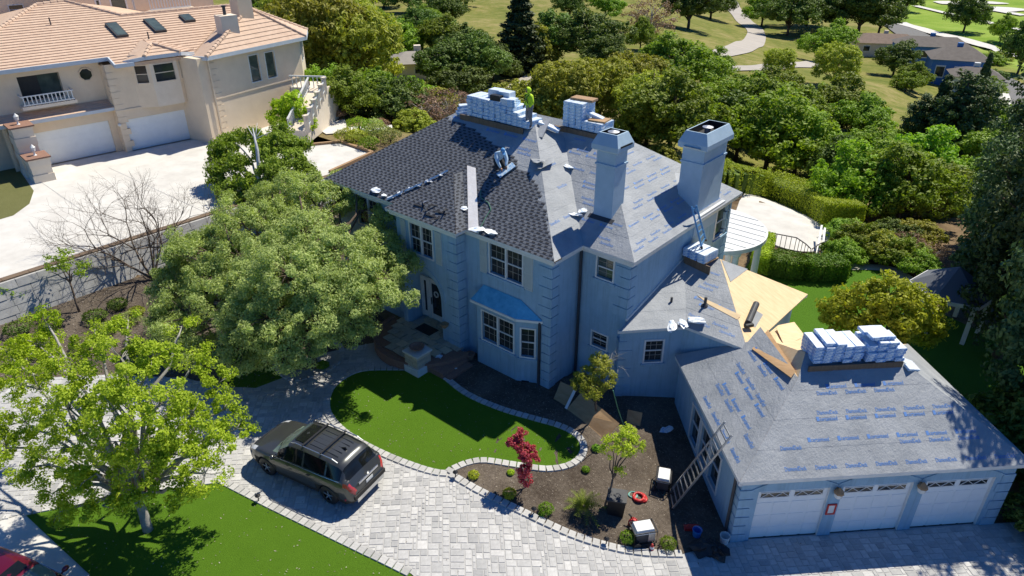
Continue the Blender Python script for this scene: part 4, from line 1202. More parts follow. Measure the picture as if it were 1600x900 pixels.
    right = [F1.st(p) for p in (npl(6.05, .29), npl(6.05, 1.45), npl(11.3, 1.45), npl(18.7, -6.0), npl(9.43, -6.0))]
    t0 = min(q[1] for q in right)
    for Q in (left, right):
        st = (min(q[1] for q in Q) - t0); k = math.ceil(st / .40) * .40 - st
        F1.bands(.40, .065, .012, 'tile_course', K['tile'], o, poly=Q, start=k - .40 if k > 0 else 0)
    MB().bar(npl(-4.7, .33), npl(6.05, .33), .10, .26).bar(npl(6.05, .33), npl(6.05, 1.49), .10, .26).bar(npl(6.05, 1.49), npl(7.3, 1.49), .1, .26).bar(npl(10.9, 1.49), npl(11.6, 1.49), .1, .26).obj('fascia', K['nfascia'], nb)
    def caps(a, b, n=None):
        a, b = np.array(a), np.array(b); L = np.linalg.norm(b - a); n = int(L / .42); c_ = MB()
        for k in range(n):
            p, q = a + (b - a) * k / n, a + (b - a) * (k + 1.08) / n
            c_.tube([tuple(p + [0, 0, .05]), tuple(q + [0, 0, .03])], [.15, .12], 8)
        c_.obj('ridge_tile', K['tile'], o)
    caps(npl(-4.7, .29), npl(4.6, -9.05)); caps(npl(4.6, -9.05), npl(6.6, -9.35)); caps(npl(9.43, -6), npl(6.6, -9.35)); caps(npl(18.7, -6.0), npl(9.43, -6.0))
    # left hip side of the roof
    MB().add([npl(-4.7, .29), npl(4.6, -9.05), NF.p(-4.7, -18, 8.57)], [(0, 1, 2)]).obj('roof', K['tile'], nb)
    MB().add([npl(18.7, -6.0), npl(9.43, -6.0), npl(6.6, -9.35), npl(4.6, -9.05), NF.p(-4.7, -18, 8.4), NF.p(20, -16, 8.4)], [(0, 1, 2, 3, 4, 5)]).obj('roof', K['tile'], nb)
    # small hip over the bay
    bz = 8.62
    e = [NF.p(6.75, 1.05, 8.40), NF.p(8.0, 1.75, bz), NF.p(10.5, 1.75, bz), NF.p(11.7, 1.10, 8.40)]; ap, apb = NF.p(9.1, .35, 9.22), NF.p(9.1, -1.9, 9.24)
    for P in ([e[1], e[2], ap], [e[0], e[1], ap, apb], [e[2], e[3], apb, ap]):
        ff = Face(P, (P[0], P[1])); ob = MB().slab(P, (0, 0, -.08)).obj('roof', K['tile'], nb); ff.bands(.40, .06, .012, 'tile_course', K['tile'], ob)
    fb = MB()
    for a, b in zip(e[:-1], e[1:]): fb.bar((a[0], a[1], a[2] - .08), (b[0], b[1], b[2] - .08), .08, .24)
    fb.obj('fascia', K['nfascia'], nb)
    caps(e[1], ap); caps(e[2], ap)
    # right wing, turned outwards
    o0 = NF.p(12.0, 2.75, 0); RWF = Fr(o0[0], o0[1], 101)
    RL = 9.2
    wins = [px_rect(RWF, 0, (387.5, 88), (409, 125)), px_rect(RWF, 0, (413, 83), (433, 119))]
    lo = (7.6, 8.6, 3.0, 4.6)
    wall(nb, RWF, 0, 0, RL, NZ - .1, 8.3, wins + [lo], CR, reveal=.12)
    for h in wins: window(nb, RWF, 0, h, 1, 2, 1, glass='glass_lit', muntin=False, rail=False, sill=False)
    window(nb, RWF, 0, lo, 1, 2, 2, sill=False)
    MB().box(0, RL, .002, .06, 5.15, 5.24, RWF).obj('moulding', CR, nb)
    quoins(nb, 0, 0, 1, -1, 2.5, 8.0, RWF, m='cream', proud=.03)
    SR = RWF.p(RL, 0, 0); SF = Fr(SR[0], SR[1], 141)
    wr = [(.6, 1.3, 6.3, 7.9), (1.7, 2.4, 6.3, 7.9), (.6, 1.3, 3.0, 4.7), (1.7, 2.4, 3.0, 4.7)]
    wall(nb, SF, 0, 0, 3.4, NZ - .1, 8.3, wr, CR)
    for h in wr: window(nb, SF, 0, h, 1, 2, 1, muntin=False, sill=False)
    MB().box(.02, RL - .1, -8, -.4, NZ - .1, 8.2, RWF).box(-1.0, .6, -3.5, -.01, NZ - .1, 8.25, RWF).obj('wall', CR, nb)
    ze = 8.35
    a, b = RWF.p(-.5, .5, ze), RWF.p(RL + .4, .5, ze); c_ = SF.p(3.6, .5, ze); d_ = RWF.p(RL + 3, -9, ze)
    ap = tuple(at(388, 13, 10.75)); rl = npl(18.7, -6.0)
    for P in ([a, b, ap], [b, c_, ap], [c_, d_, ap]):
        ff = Face(P, (P[0], P[1])); ob = MB().slab(P, (0, 0, -.12)).obj('roof', K['tile'], nb); ff.bands(.40, .06, .012, 'tile_course', K['tile'], ob)
    lf = [npl(11.3, 1.5), a, ap, rl]
    ff = Face(lf, (lf[0], lf[1])); ob = MB().add(lf, [(0, 1, 2, 3)]).obj('roof', K['tile'], nb)
    fb = MB()
    for p, q in ((npl(11.2, 1.5), a), (a, b), (b, c_)): fb.bar((p[0], p[1], p[2] - .10), (q[0], q[1], q[2] - .10), .10, .28)
    fb.obj('fascia', K['nfascia'], nb)
    caps(b, ap); caps(a, ap); caps(c_, ap)
    # chimneys
    p = F1.w(F1.px(356, 68)); cu, cv, _ = NF.inv(p)
    ch = MB().box(cu - .55, cu + .75, cv - .3, cv + .85, 8.2, p[2] + 2.1, NF).obj('chimney', K['cream_l'], nb)
    q = NF.p(cu + .1, cv + .2, 0); MB().tube([(q[0], q[1], p[2] + 2.1), (q[0], q[1], p[2] + 2.65)], .12, 10).lathe([(.17, 0), (.17, .12)], (q[0], q[1], p[2] + 2.65), 10).obj('flue', K['lead'], ch)
    p = at(378, 16, 10.7); MB().box(p[0] - .6, p[0] + .6, p[1] - .6, p[1] + .6, 9.5, 12.0).obj('chimney', K['cream'], nb)
    # skylights
    for cs in (((165.8, 40), (184, 38.7), (200, 58), (181.7, 61)), ((225.8, 33), (243, 32), (260, 51), (241, 53)), ((281, 26.7), (296.7, 25), (305, 35), (288, 36.7))):
        T = [F1.px(*c) for c in cs]; s0, s1 = np.mean([T[0][0], T[3][0]]), np.mean([T[1][0], T[2][0]]); t0_, t1_ = np.mean([T[2][1], T[3][1]]), np.mean([T[0][1], T[1][1]])
        Q = [(s0, t0_), (s1, t0_), (s1, t1_), (s0, t1_)]
        sk = MB().slab([F1.w(q_, .22) for q_ in Q], -F1.n * .2).obj('skylight', K['lead'], nb)
        Q2 = [(s0 + .09, t0_ + .09), (s1 - .09, t0_ + .09), (s1 - .09, t1_ - .09), (s0 + .09, t1_ - .09)]
        MB().slab([F1.w(q_, .235) for q_ in Q2], -F1.n * .01).obj('pane', K['glass_lit'], sk)
    for pp in ((80, 40), (233, 62)):
        b_ = F1.w(F1.px(*pp)); MB().tube([b_, (b_[0], b_[1], b_[2] + .55)], .05, 6).obj('vent_pipe', K['lead'], nb)
    # upper rear storey seen over the ridge
    RV = -11.5
    hs = [px_rect(NF, RV, (165, -30), (199, 17)), px_rect(NF, RV, (204, -20), (209, 15)), px_rect(NF, RV, (146, -12), (157, 13))]
    wall(nb, NF, RV, 6.5, 19, 8.0, 15.2, hs, K['cream'])
    for h in hs: window(nb, NF, RV, h, 1, 2, 2, glass='glass_lit', muntin=False, sill=False, trim=.12)
    MB().box(6.5, 19, RV - 6, RV - .6, 8, 15.1, NF).obj('wall', CR, nb)
    rr = MB(); q1, q2 = NF.atv(236, 16, -9.5), NF.atv(298, 10, -9.5)
    for z in (.05, .95): rr.bar(NF.p(q1[0], -9.5, q1[2] + z), NF.p(q2[0], -9.5, q2[2] + z), .1, .1)
    for k in range(15):
        t = k / 14; rr.bar(NF.p(q1[0] + (q2[0] - q1[0]) * t, -9.5, q1[2] + (q2[2] - q1[2]) * t), NF.p(q1[0] + (q2[0] - q1[0]) * t, -9.5, q1[2] + (q2[2] - q1[2]) * t + .95), .07)
    rr.obj('terrace_railing', K['trim'], nb)
    MB().box(q1[0] - .2, q2[0] + .2, -9.7, -9.3, q1[2] - 2.2, q1[2], NF).obj('wall', K['cream_l'], nb)
    LV = -13.5
    h = px_rect(NF, LV, (13, 9), (39, 21))
    wall(nb, NF, LV, -6, 6.4, 8, 13.2, [h], K['cream']); window(nb, NF, LV, h, 1, 2, 1, muntin=False, sill=False)
    MB().bar(NF.p(-6, LV + .5, 13.0), NF.p(6.5, LV + .5, 13.0), .5, .3).obj('fascia', K['nfascia'], nb)
    # garage lamps, downpipe
    for u, v, z in ((5.5, .82, 4.1), (12.0, .9, 4.1)):
        MB().ball(NF.p(u, v, z), .12, 8, 6).bar(NF.p(u, v - .12, z + .05), NF.p(u, v, z + .05), .05).obj('wall_lamp', K['trim'], nb)
    for u, v, z in ((11.9, 2.9, 8.2), (-1.2, .1, 5.1)): MB().bar(NF.p(u, v, 2.2), NF.p(u, v, z), .09).obj('downpipe', K['cream'], nb)
neighbour()
def stair():
    a, b = np.array(NF.p(16.3, 8.0, NZ)), np.array(NF.p(20.3, 4.6, NZ))
    t = thing('garden_stair', 'cream stair wall with white balustrade beside the neighbour house', 'stair', (a + b) / 2)
    d = (b - a) / np.linalg.norm(b - a); n = np.array([-d[1], d[0], 0]); L = np.linalg.norm(b - a)
    if n @ np.array([-1, 0, 0]) < 0: n = -n
    hN, hF = 1.0, 3.0
    P = [a, b, b + n * 1.4, a + n * 1.4]
    MB().hexa([tuple(p) for p in P] + [tuple(p + [0, 0, h]) for p, h in zip(P, (hN, hF, hF, hN))]).obj('stair_wall', K['cream_l'], t)
    for k in range(6):
        p = a + d * (L * (k + .1) / 5.6); z = NZ + hN + (hF - hN) * (k + .1) / 5.6
        po = MB().box(p[0] - .13, p[0] + .13, p[1] - .13, p[1] + .13, z - .2, z + 1.05); po.box(p[0] - .18, p[0] + .18, p[1] - .18, p[1] + .18, z + 1.05, z + 1.14)
        po.obj('post', K['cream_l'], t)
    f = MB()
    for off in (0, 1.4):
        f.bar(a + n * off + [0, 0, hN + .85], b + n * off + [0, 0, hF + .85], .12, .1).bar(a + n * off + [0, 0, hN + .15], b + n * off + [0, 0, hF + .15], .1, .08)
        for k in range(22):
            p = a + n * off + d * L * k / 21; z = hN + (hF - hN) * k / 21; f.bar(p + [0, 0, z + .1], p + [0, 0, z + .85], .06)
    f.bar(b + [0, 0, hF + .9], b + n * 3 + [0, 0, hF + .9], .12, .1)
    for k in range(9): p = b + n * (.35 * k); f.bar(p + [0, 0, hF], p + [0, 0, hF + .9], .06)
    f.obj('balustrade', K['trim'], t)
    q = b + n * 1.4
    MB().hexa([tuple(p) for p in (b, b + d * 2.2, b + d * 2.2 + n * 3, b + n * 3)] + [tuple(p + [0, 0, hF]) for p in (b, b + d * 2.2, b + d * 2.2 + n * 3, b + n * 3)]).obj('landing', K['cream_l'], t)
stair()
def gate_pillars():
    for i, (u, v, h, lb) in enumerate(((-.55, 1.2, 3.3, 'taller cream gate pillar with brick cap and lamp beside the neighbour garage'), (-.45, 2.75, 1.55, 'shorter cream gate pillar with brick cap and lamp by the driveway edge'))):
        t = thing('gate_pillar', lb, 'pillar', NF.p(u, v, NZ), group='pillars at the neighbour driveway')
        z = NZ; k = 0
        while z < NZ + h - .05:
            e = .62 if k % 2 == 0 else .58
            MB().box(u - e, u + e, v - .75 * e / .6, v + .75 * e / .6, z, min(z + .52, NZ + h), NF).obj('block', K['cream_l'], t); z += .53; k += 1
        MB().box(u - .72, u + .72, v - .82, v + .82, NZ + h + .002, NZ + h + .1, NF).obj('brick_cap', K['brick'], t)
        p = NF.p(u, v, NZ + h + .1)
        MB().lathe([(.12, 0), (.06, .05), (.05, .2), (.13, .3), (.15, .5), (.17, .52), (.02, .72)], p, 8).obj('lamp', K['trim'], t)
gate_pillars()
# retaining wall between the two plots, every block its own piece
def retaining():
    t = thing('retaining_wall', 'grey block retaining wall below the neighbour driveway', 'wall', (-38.2, 14, .2))
    me = {}
    rnd = random.Random(4)
    y0, y1 = 1.0, 27.0
    for c in range(5):
        y = y0 - rnd.uniform(0, .8); z = .1 + c * .385
        while y < y1:
            L = rnd.choice((.75, .95, 1.15)); key = (L, rnd.randrange(2))
            if key not in me:
                j = lambda: rnd.uniform(-.02, .02)
                me[key] = MB().hexa([(-.25, 0, 0), (.26 + j(), .006, .004), (.26 + j(), L - .006, .004), (-.25, L, 0), (-.25, 0, .38), (.13 + j(), .010, .376), (.13 + j(), L - .010, .376), (-.25, L, .38)]).mesh('block', K['stonewall'])
            put('block', me[key], t, None).matrix_basis = Matrix.Translation((-37.75 - c * .125, y, z)); y += L
    y = y0
    while y < y1: MB().box(-38.65, -38.25, y, y + 1.18, 2.03, 2.085).obj('coping', K['wood_d'], t); y += 1.2
retaining()

# ------------------------------------------------------------------ things on the roof
def bundle_mesh(seed, L=1.0, Wd=.335, H=.13, side='bundle_l'):
    r = random.Random(seed); mb = MB(); n = 5
    def ring(z, ins, sag):
        P = []
        for k in range(n): x = -L / 2 + ins + (L - 2 * ins) * k / (n - 1); P.append((x, -Wd / 2 + ins + r.uniform(-.008, .008), z + sag * math.sin(math.pi * k / (n - 1)) + r.uniform(-.004, .004)))
        for k in range(n): x = L / 2 - ins - (L - 2 * ins) * k / (n - 1); P.append((x, Wd / 2 - ins + r.uniform(-.008, .008), z + sag * math.sin(math.pi * k / (n - 1)) + r.uniform(-.004, .004)))
        return P
    R = [ring(.003, .010, 0), ring(H * .2, 0, 0), ring(H * .85, 0, .003), ring(H, .012, .006)]
    m = 2 * n
    for a in R: mb.V += a
    for i in range(3):
        for k in range(m): mb.F.append((i * m + k, i * m + (k + 1) % m, i * m + m + (k + 1) % m, i * m + m + k)); mb.M.append(1)
    for k in range(n - 1): mb.F.append((3 * m + k, 3 * m + k + 1, 3 * m + m - 2 - k, 3 * m + m - 1 - k)); mb.M.append(0)
    mb.F.append(tuple(range(m))[::-1]); mb.M.append(1)
    return mb.mesh('shingle_bundle', [K['bundle_w'], K[side]], False)
BM = {s: [bundle_mesh(i, side=s) for i in range(4)] for s in ('bundle_l', 'bundle_b')}
brnd = random.Random(9)
ORD = ('first', 'second', 'third', 'fourth', 'fifth', 'sixth', 'seventh', 'eighth', 'ninth')
def lay(j, n): return 'at the top' if j == n - 1 else ('at the bottom' if j == 0 else ORD[j] + ' from below')
def bundle(p, yaw, label, group, side='bundle_l', tilt=(0, 0), sc=(1, 1, 1)):
    o = put('shingle_bundle', brnd.choice(BM[side])); o.location = p
    o.rotation_euler = (tilt[0], tilt[1], yaw + brnd.uniform(-.03, .03)); o.scale = sc
    return tag(o, label, 'bundle', group)
def place_box(name, c, size, yaw, m, label, cat, group=None, lid=None):
    mb = MB(); x, y, z = (s / 2 for s in size); e = min(size) * .06
    P = [(-x, -y, 0), (x, -y, 0), (x, y, 0), (-x, y, 0), (-x + e * .3, -y + e * .3, size[2] - e), (x - e * .3, -y + e * .3, size[2] - e), (x - e * .3, y - e * .3, size[2] - e), (-x + e * .3, y - e * .3, size[2] - e)]
    P += [(-x + e, -y + e, size[2]), (x - e, -y + e, size[2]), (x - e, y - e, size[2]), (-x + e, y - e, size[2])]
    mb.add(P, [(3, 2, 1, 0), (0, 1, 5, 4), (1, 2, 6, 5), (2, 3, 7, 6), (3, 0, 4, 7), (4, 5, 9, 8), (5, 6, 10, 9), (6, 7, 11, 10), (7, 4, 8, 11), (8, 9, 10, 11)])
    o = mb.obj(name, m); o.location = c; o.rotation_euler = (0, 0, yaw); return tag(o, label, cat, group)
def plank(a, b, w, h, label, up=(0, 0, 1), m='wood_d', cat='board', name='wooden_board', group=None):
    c = (np.array(a) + np.array(b)) / 2
    mb = MB().bar(np.array(a) - c, np.array(b) - c, w, h, up); o = mb.obj(name, K[m]); o.location = c
    return tag(o, label, cat, group)
H2 = math.pi / 2
# stack on the main ridge
zt = ZE + PIT * hA
plank((-23.0, 23.46, zt - .30), (-19.2, 23.46, zt - .30), .05, .34, 'long board along the ridge under the tallest bundle stack', (0, 0, 1))
plank((-23.0, 24.60, zt - .30), (-19.2, 24.60, zt - .30), .05, .34, 'rear board along the ridge under the tallest bundle stack', (0, 0, 1))
G1_ = 'bundles stacked on the main ridge'; L1_ = 'pale blue wrapped shingle bundle in the tall stack on the main ridge'
top = zt - .12
for k in range(8):
    nl = 6 if k < 6 else 5
    for j in range(nl): bundle((-22.45 + k * .345 + brnd.uniform(-.02, .02), 24.02 + brnd.uniform(-.04, .04), top + j * .15), H2, f'pale wrapped bundle {lay(j, nl)} of the {ORD[k]} column of the main ridge stack', G1_, sc=(1, .96, 1.14))
for k, nl in enumerate((4, 3, 2)):
    for j in range(nl): bundle((-19.70 + k * .30, 24.0, top + j * .15), H2, f'pale bundle {lay(j, nl)} of the {ORD[k]} stepped column right of the ridge stack', 'bundles at the right end of the ridge stack', sc=(1, .96, 1.14))
for j in range(3): bundle((-22.95, 23.85 + .1 * j, top - .06 + j * .132), .9, f'loose bundle {lay(j, 3)} of the small heap left of the ridge stack', 'bundles at the left end of the ridge stack')
zz = top + 6 * .15
for i, (x, y, w, l) in enumerate(((-21.35, 24.2, 0, 'white carton on top of the ridge stack, left of the pair'), (-20.72, 24.15, 0, 'white carton on top of the ridge stack, right of the pair'))):
    place_box('carton', (x, y, zz + .002), (.62, .5, .36), .1, K['bundle_w'], l, 'carton')
place_box('carton', (-20.35, 23.9, zz - .145), (.62, .55, .30), .1, K['bundle_w'], 'white carton on a lower step of the ridge stack', 'carton')
place_box('carton', (-20.95, 23.72, zz + .002), (.55, .28, .24), .05, K['black'], 'dark carton tucked among white cartons on the ridge stack', 'carton')
for j in range(3): bundle((-20.1 - .02 * j, 23.95, zz - .13 + j * .10 - .1), H2 + .4, f'bundle {lay(j, 3)} of the sheaf sliding off the ridge stack', 'bundles sloping off the ridge stack', tilt=(0, .25))
# stack on the second ridge
zt2 = zB - .12
plank((-18.5, 25.2, zB - .31), (-16.3, 25.2, zB - .31), .05, .34, 'board along the second ridge under the smaller bundle stack')
for k in range(6):
    nl = (8, 8, 8, 3, 3, 3)[k]
    for j in range(nl):
        bundle((-18.2 + k * .345, 25.75, zt2 + j * .14), H2, f'pale bundle {lay(j, nl)} of the {ORD[k]} column behind the left chimney', 'bundles stacked on the second ridge', sc=(1, .96, 1.07))
zz = zt2 + 8 * .14
place_box('torn_wrapper', (-17.75, 25.95, zz), (1.1, .55, .10), .1, K['wood'], 'brown cardboard sheet on top of the stack behind the left chimney', 'cardboard')
bundle((-17.15, 25.8, zt2 + .53), .3, 'single bundle tipped on the low end of the second ridge stack', None, tilt=(0, .3))
place_box('torn_wrapper', (-16.75, 25.75, zt2 + .40), (.8, .7, .09), .15, K['ply_d'], 'pale torn wrapper on the low bundles behind the left chimney', 'cardboard')
# stack on the garage ridge
zg = zG(3.6) - .14
A45 = math.radians(135)
def gp(u, v, z): return GF.p(u, v, z)
plank(gp(3.0, -2.78, zg - .17), gp(6.4, -2.78, zg - .17), .05, .30, 'board along the garage ridge under the bright bundle stacks')
for k in range(5):
    nl = (5, 6, 6, 5, 5)[k]
    for j in range(nl):
        bundle(gp(3.35 + k * .345, -3.35 + brnd.uniform(-.05, .05), zg + j * .132), A45, f'blue bundle {lay(j, nl)} of the {ORD[k]} column in the left garage stack', 'left bundle stack on the garage', 'bundle_b')
for k in range(4):
    nl = (5, 6, 6, 4)[k]
    for j in range(nl):
        bundle(gp(5.2 + k * .345, -3.30 + brnd.uniform(-.05, .05), zg + j * .132), A45, f'blue bundle {lay(j, nl)} of the {ORD[k]} column in the right garage stack', 'right bundle stack on the garage', 'bundle_b')
for i, (u, v, y, l) in enumerate(((5.45, -3.5, .78, 'white topped bundle lying crosswise on the right garage stack, rear one'), (5.55, -3.15, .82, 'white topped bundle lying crosswise on the right garage stack, front one'))):
    bundle(gp(u, v, zg + 6 * .132 + .01), y, l, None, 'bundle_b', sc=(.85, 1.3, 1))
for k in range(3): bundle(gp(6.75, -3.2 + .22 * k, zg - .36 + .02 * k), .5 + .3 * k, f'{ORD[k]} loose pale wrapper beside the right garage stack', 'loose wrappers beside the garage stack', 'bundle_l', tilt=(.3, .3), sc=(.6, .8, .7))
# stack on the middle wing
mz = 4.86
plat = plank((-11.95, yW - .25, mz - .06), (-10.75, yW - .45, mz - .06), .9, .04, 'plywood platform carrying bundles against the side wall', m='ply_d', cat='platform')
plank((-11.9, yW - .75, mz - .30), (-10.6, yW - .95, mz - .30), .05, .40, 'board propping the bundle platform on the middle roof')
for k in range(3):
    for j in range(3): bundle((-11.7 + k * .37, yW - .4 - .07 * k, mz - .035 + j * .132), H2 - .15, f'blue bundle {lay(j, 3)} of the {ORD[k]} column below the blue ladder', 'bundles under the blue ladder', 'bundle_b' if k < 2 else 'bundle_l')
# ladders
def ladder(name, label, a, b, c, d, n, m, w=.07, h=.03):
    a, b, c, d = [np.array(p, float) for p in (a, b, c, d)]
    t = thing(name, label, 'ladder', (a + c) / 2)
    up = np.cross(b - a, c - a); up /= np.linalg.norm(up)
    for p, q in ((a, b), (c, d)): MB().bar(p, q, h, w, up).obj('rail', m, t)
    for k in range(n):
        f = (k + .6) / n; MB().bar(a + (b - a) * f, c + (d - c) * f, .035, .03, up).obj('rung', m, t)
    for p, q in ((a, b), (c, d)):
        e = (q - p) / np.linalg.norm(q - p); MB().bar(p - e * .02, p + e * .10, h * 1.7, w * 1.25, up).obj('rubber_foot', K['black'], t)
fa, fc = G(1049, 797), G(1044, 772)
ladder('extension_ladder', 'aluminium extension ladder leaning on the garage eave', fa, at(1144, 680, 2.75), fc, at(1133, 659, 2.75), 16, K['alu'])
ladder('extension_ladder', 'blue fibreglass ladder standing on bundles below the right chimney', at(1096.7, 388, mz + .40), at(1080.7, 322.7, 7.15), at(1103, 376, mz + .40), at(1088, 321, 7.15), 7, mat('blue_fibreglass', (.05, .22, .5), (.09, .28, .56), .45, 9))
# crumpled plastic and wrappers
def crumple(px, py, face, r, label, seed=0, m='plastic', h=.5, cat='wrapper', name='plastic_wrap', ax=1.4):
    rn = random.Random(seed + 1); p = np.array(face.w(face.px(px, py), .02)) if isinstance(face, Face) else np.array(face)
    mb = MB(); nu, nv = 10, 6
    mb.ball((0, 0, r * h * .38), (r * ax, r * .85, r * h * .5), nu, nv, 0, .45, rn); o = mb.obj(name, K[m]); o.location = p; o.rotation_euler = (rn.uniform(-.3, .3), rn.uniform(-.3, .3), rn.uniform(0, 6))
    return tag(o, label, cat)
for i, (px, py, f, r, lb) in enumerate([
    (1067, 507, fML, .22, 'white plastic wrap hanging over the gutter of the middle wing'),
    (1085, 503, fMF, .30, 'crumpled blue and white wrap at the eave corner of the middle wing'),
    (1050, 511, fML, .2, 'small wrap end at the eave left of the crumpled pile'),
    (588, 298, fA, .22, 'blue white wrapper on the shingles at the left eave'), (602, 306, fA, .14, 'white scrap below the left wrapper on the shingles'),
    (612, 309, fA, .11, 'white scrap in the left porch valley, lowest of the line'), (625, 303, fA, .11, 'white scrap in the left porch valley, second from below'), (640, 296, fA, .11, 'white scrap halfway up the left porch valley'), (655, 291, fA, .11, 'white scrap high in the left porch valley'), (672, 284, fA, .11, 'white scrap near the top of the left porch valley'), (690, 275, fA, .11, 'topmost white scrap of the left porch valley'),
    (727, 327, fA, .17, 'crumpled wrap beside the pale valley strip'), (748, 360, fA, .24, 'blue and white wrap on the gutter above the shuttered window'), (770, 365, fA, .26, 'white wrap on the gutter right of the blue one'),
    (887, 262, fAr, .2, 'blue white wrapper in the valley below the ridge'), (898, 337, fAr, .2, 'dark blue wrapper at the foot of the bright slope'), (912, 330, fB, .16, 'grey scrap beside the dark blue wrapper')]):
    crumple(px, py, f, r, lb, i)
for i, (px, py, f, lb) in enumerate([(840, 252, fA, 'torn grey underlayment flap on the slope below the worker'), (851, 258, fAr, 'pointed grey underlayment scrap on the bright slope')]): crumple(px, py, f, .27, lb, 40 + i, 'under', .35, 'scrap', 'underlayment_scrap', 2.0)
for i, (px, py) in enumerate([(655, 322), (668, 327), (680, 322), (690, 333), (674, 338), (662, 318), (697, 327), (685, 342)]):
    p = fP.w(fP.px(px, py), .04); o = MB().box(-.28, .28, -.035, .035, 0, .02).obj('shingle_offcut', K['shingle_d']); o.location = p; o.rotation_euler = (.45, 0, brnd.uniform(0, 3)); tag(o, 'dark shingle offcut in the litter above the porch window', 'offcut', 'offcuts above the porch window')
plank(fP.w(fP.px(662, 318), .06), fA.w(fA.px(703, 302), .08), .07, .03, 'grey metal strip lying across the porch roof', m='metal', cat='strip', name='metal_strip')
plank(fA.w(fA.px(748, 176), .05), fA.w(fA.px(772, 183), .05), .10, .05, 'short toe board nailed below the ridge stack')
plank(fA.w(fA.px(806, 194), .06), fA.w(fA.px(831, 200), .06), .12, .06, 'toe board under the boots of the yellow-jacketed worker')
pk = np.array(RA) + [.2, .25, .02]
o = MB().slab([(-.5, -.16, .0), (.5, -.16, 0), (.5, .16, 0), (-.5, .16, 0)], (0, 0, .09)).obj('shingle_bundle', K['metal']); o.location = fAr.w(fAr.px(847, 205), .06); o.rotation_euler = (.0, .5, -1.25); tag(o, 'grey opened shingle bundle sliding right of the standing worker', 'bundle')
bundle((-18.55, 24.45, RA[2] - .18), .5, 'grey white bundle at the ridge end behind the standing worker', None, tilt=(.1, .35))
plank((-18.9, 25.0, 9.35), (-17.9, 25.4, 9.30), .2, .05, 'brown plank lying between the two ridges')
# roll of felt on the bare plywood
rp, rq = fMR.w(fMR.px(1166, 508), .13), fMR.w(fMR.px(1179, 478), .13)
ro = thing('felt_roll', 'dark roll of roofing felt lying on the bare plywood roof', 'roll', rp)
MB().tube([rp, rq], .13, 16).obj('roll', K['lead'], ro)
MB().slab([fMR.w(fMR.px(*q), .022) for q in ((1168, 507), (1180, 485), (1192, 492), (1180, 512))], -fMR.n * .006).obj('loose_end', K['under'], ro)
MB().tube([np.array(rp) + [.18, .02, -.02], np.array(rp) + [.02, -.3, 0]], .09, 12).obj('core', K['black'], ro)
# hose on the shingles
hp = [fA.w(fA.px(*q), .05) for q in ((752, 297), (752, 310), (764, 318), (768, 328), (760, 340), (752, 356))]
tag(MB().tube([tuple(p) for p in hp], .014, 5).obj('air_hose', mat('green_hose', (.08, .25, .12), (.1, .3, .2), .5)), 'thin green air hose running down the shingles', 'hose')

for i, (a, b) in enumerate((((607, 313), (632, 301)), ((634, 300), (662, 288)), ((666, 286), (702, 268)))):
    p, q = np.array(fA.w(fA.px(*a), .05)), np.array(fA.w(fA.px(*b), .05)); n = 9; r_ = random.Random(i); vs = []
    for k in range(n + 1):
        c = p + (q - p) * k / n + fA.n * r_.uniform(0, .05); w = fA.et * r_.uniform(.05, .11); vs += [tuple(c - w), tuple(c + w * .2 + fA.n * .05), tuple(c + w)]
    o = MB().add(vs, [(3 * k + j, 3 * k + 3 + j, 3 * k + 4 + j, 3 * k + 1 + j) for k in range(n) for j in (0, 1)]).obj('plastic_strip', K['plastic'])
    tag(o, ('torn plastic strip at the foot of the left porch valley', 'torn plastic strip halfway up the left porch valley', 'torn plastic strip at the top of the left porch valley')[i], 'wrapper')

# ------------------------------------------------------------------ porch, planters and what lies in the yard
def porch():
    c = np.array([-20.95, 18.75]); R = 2.55; zp = .46
    t = thing('porch', 'half-round flagstone porch with brick edge before the arched entrance', 'porch', (c[0], c[1], 0))
    arc = lambda r, z: [(c[0] + r * math.cos(a), c[1] + r * math.sin(a), z) for a in np.linspace(math.pi * 1.0, math.pi * 2.0, 25)]
    MB().slab([(p[0], p[1], .40) for p in arc(R, 0)], (0, 0, -.6)).obj('base', K['brick'], t)
    # bricks of the edge
    n = 44; me = MB().hexa([(0, -.11, -.0), (.24, -.125, 0), (.24, .125, 0), (0, .11, 0), (.012, -.10, .07), (.23, -.115, .07), (.23, .115, .07), (.012, .10, .07)]).mesh('brick', K['brick'])
    for k in range(n):
        a = math.pi * (1 + (k + .5) / n); o = put('brick', me, t); o.matrix_basis = Matrix.Translation((c[0] + (R - .24) * math.cos(a), c[1] + (R - .24) * math.sin(a), .40)) @ Matrix.Rotation(a, 4, 'Z') @ Matrix.Diagonal((1, .72, 1, 1))
    rn = random.Random(2); st = .46
    for i in range(-6, 7):
        for j in range(0, 7):
            x, y = i * st + (j % 2) * .2, -j * st + .9
            if math.hypot(x, y) > R - .50 or y > 1.0 or (y > 0 and abs(x) > 1.0): continue
            P = [(x + sx * (st / 2 - .012) + rn.uniform(-.03, .03), y + sy * (st / 2 - .012) + rn.uniform(-.03, .03)) for sx, sy in ((-1, -1), (1, -1), (1, 1), (-1, 1))]
            MB().slab([(c[0] + p[0], c[1] + p[1], .465 + rn.uniform(0, .006)) for p in P], (0, 0, -.05)).obj('flagstone', K['flag'], t)
    MB().box(c[0] - 1.4, c[0] + 1.1, 18.7, 19.8, .0, .44).obj('base', K['joint'], t)
    for k, (z, e) in enumerate(((.30, .34), (.15, .68))):
        MB().box(-19.4, -18.98 + e - .0 + .35, 17.0 + k * .12, 18.55, -.05, z).obj('step', K['brick'], t)
porch()
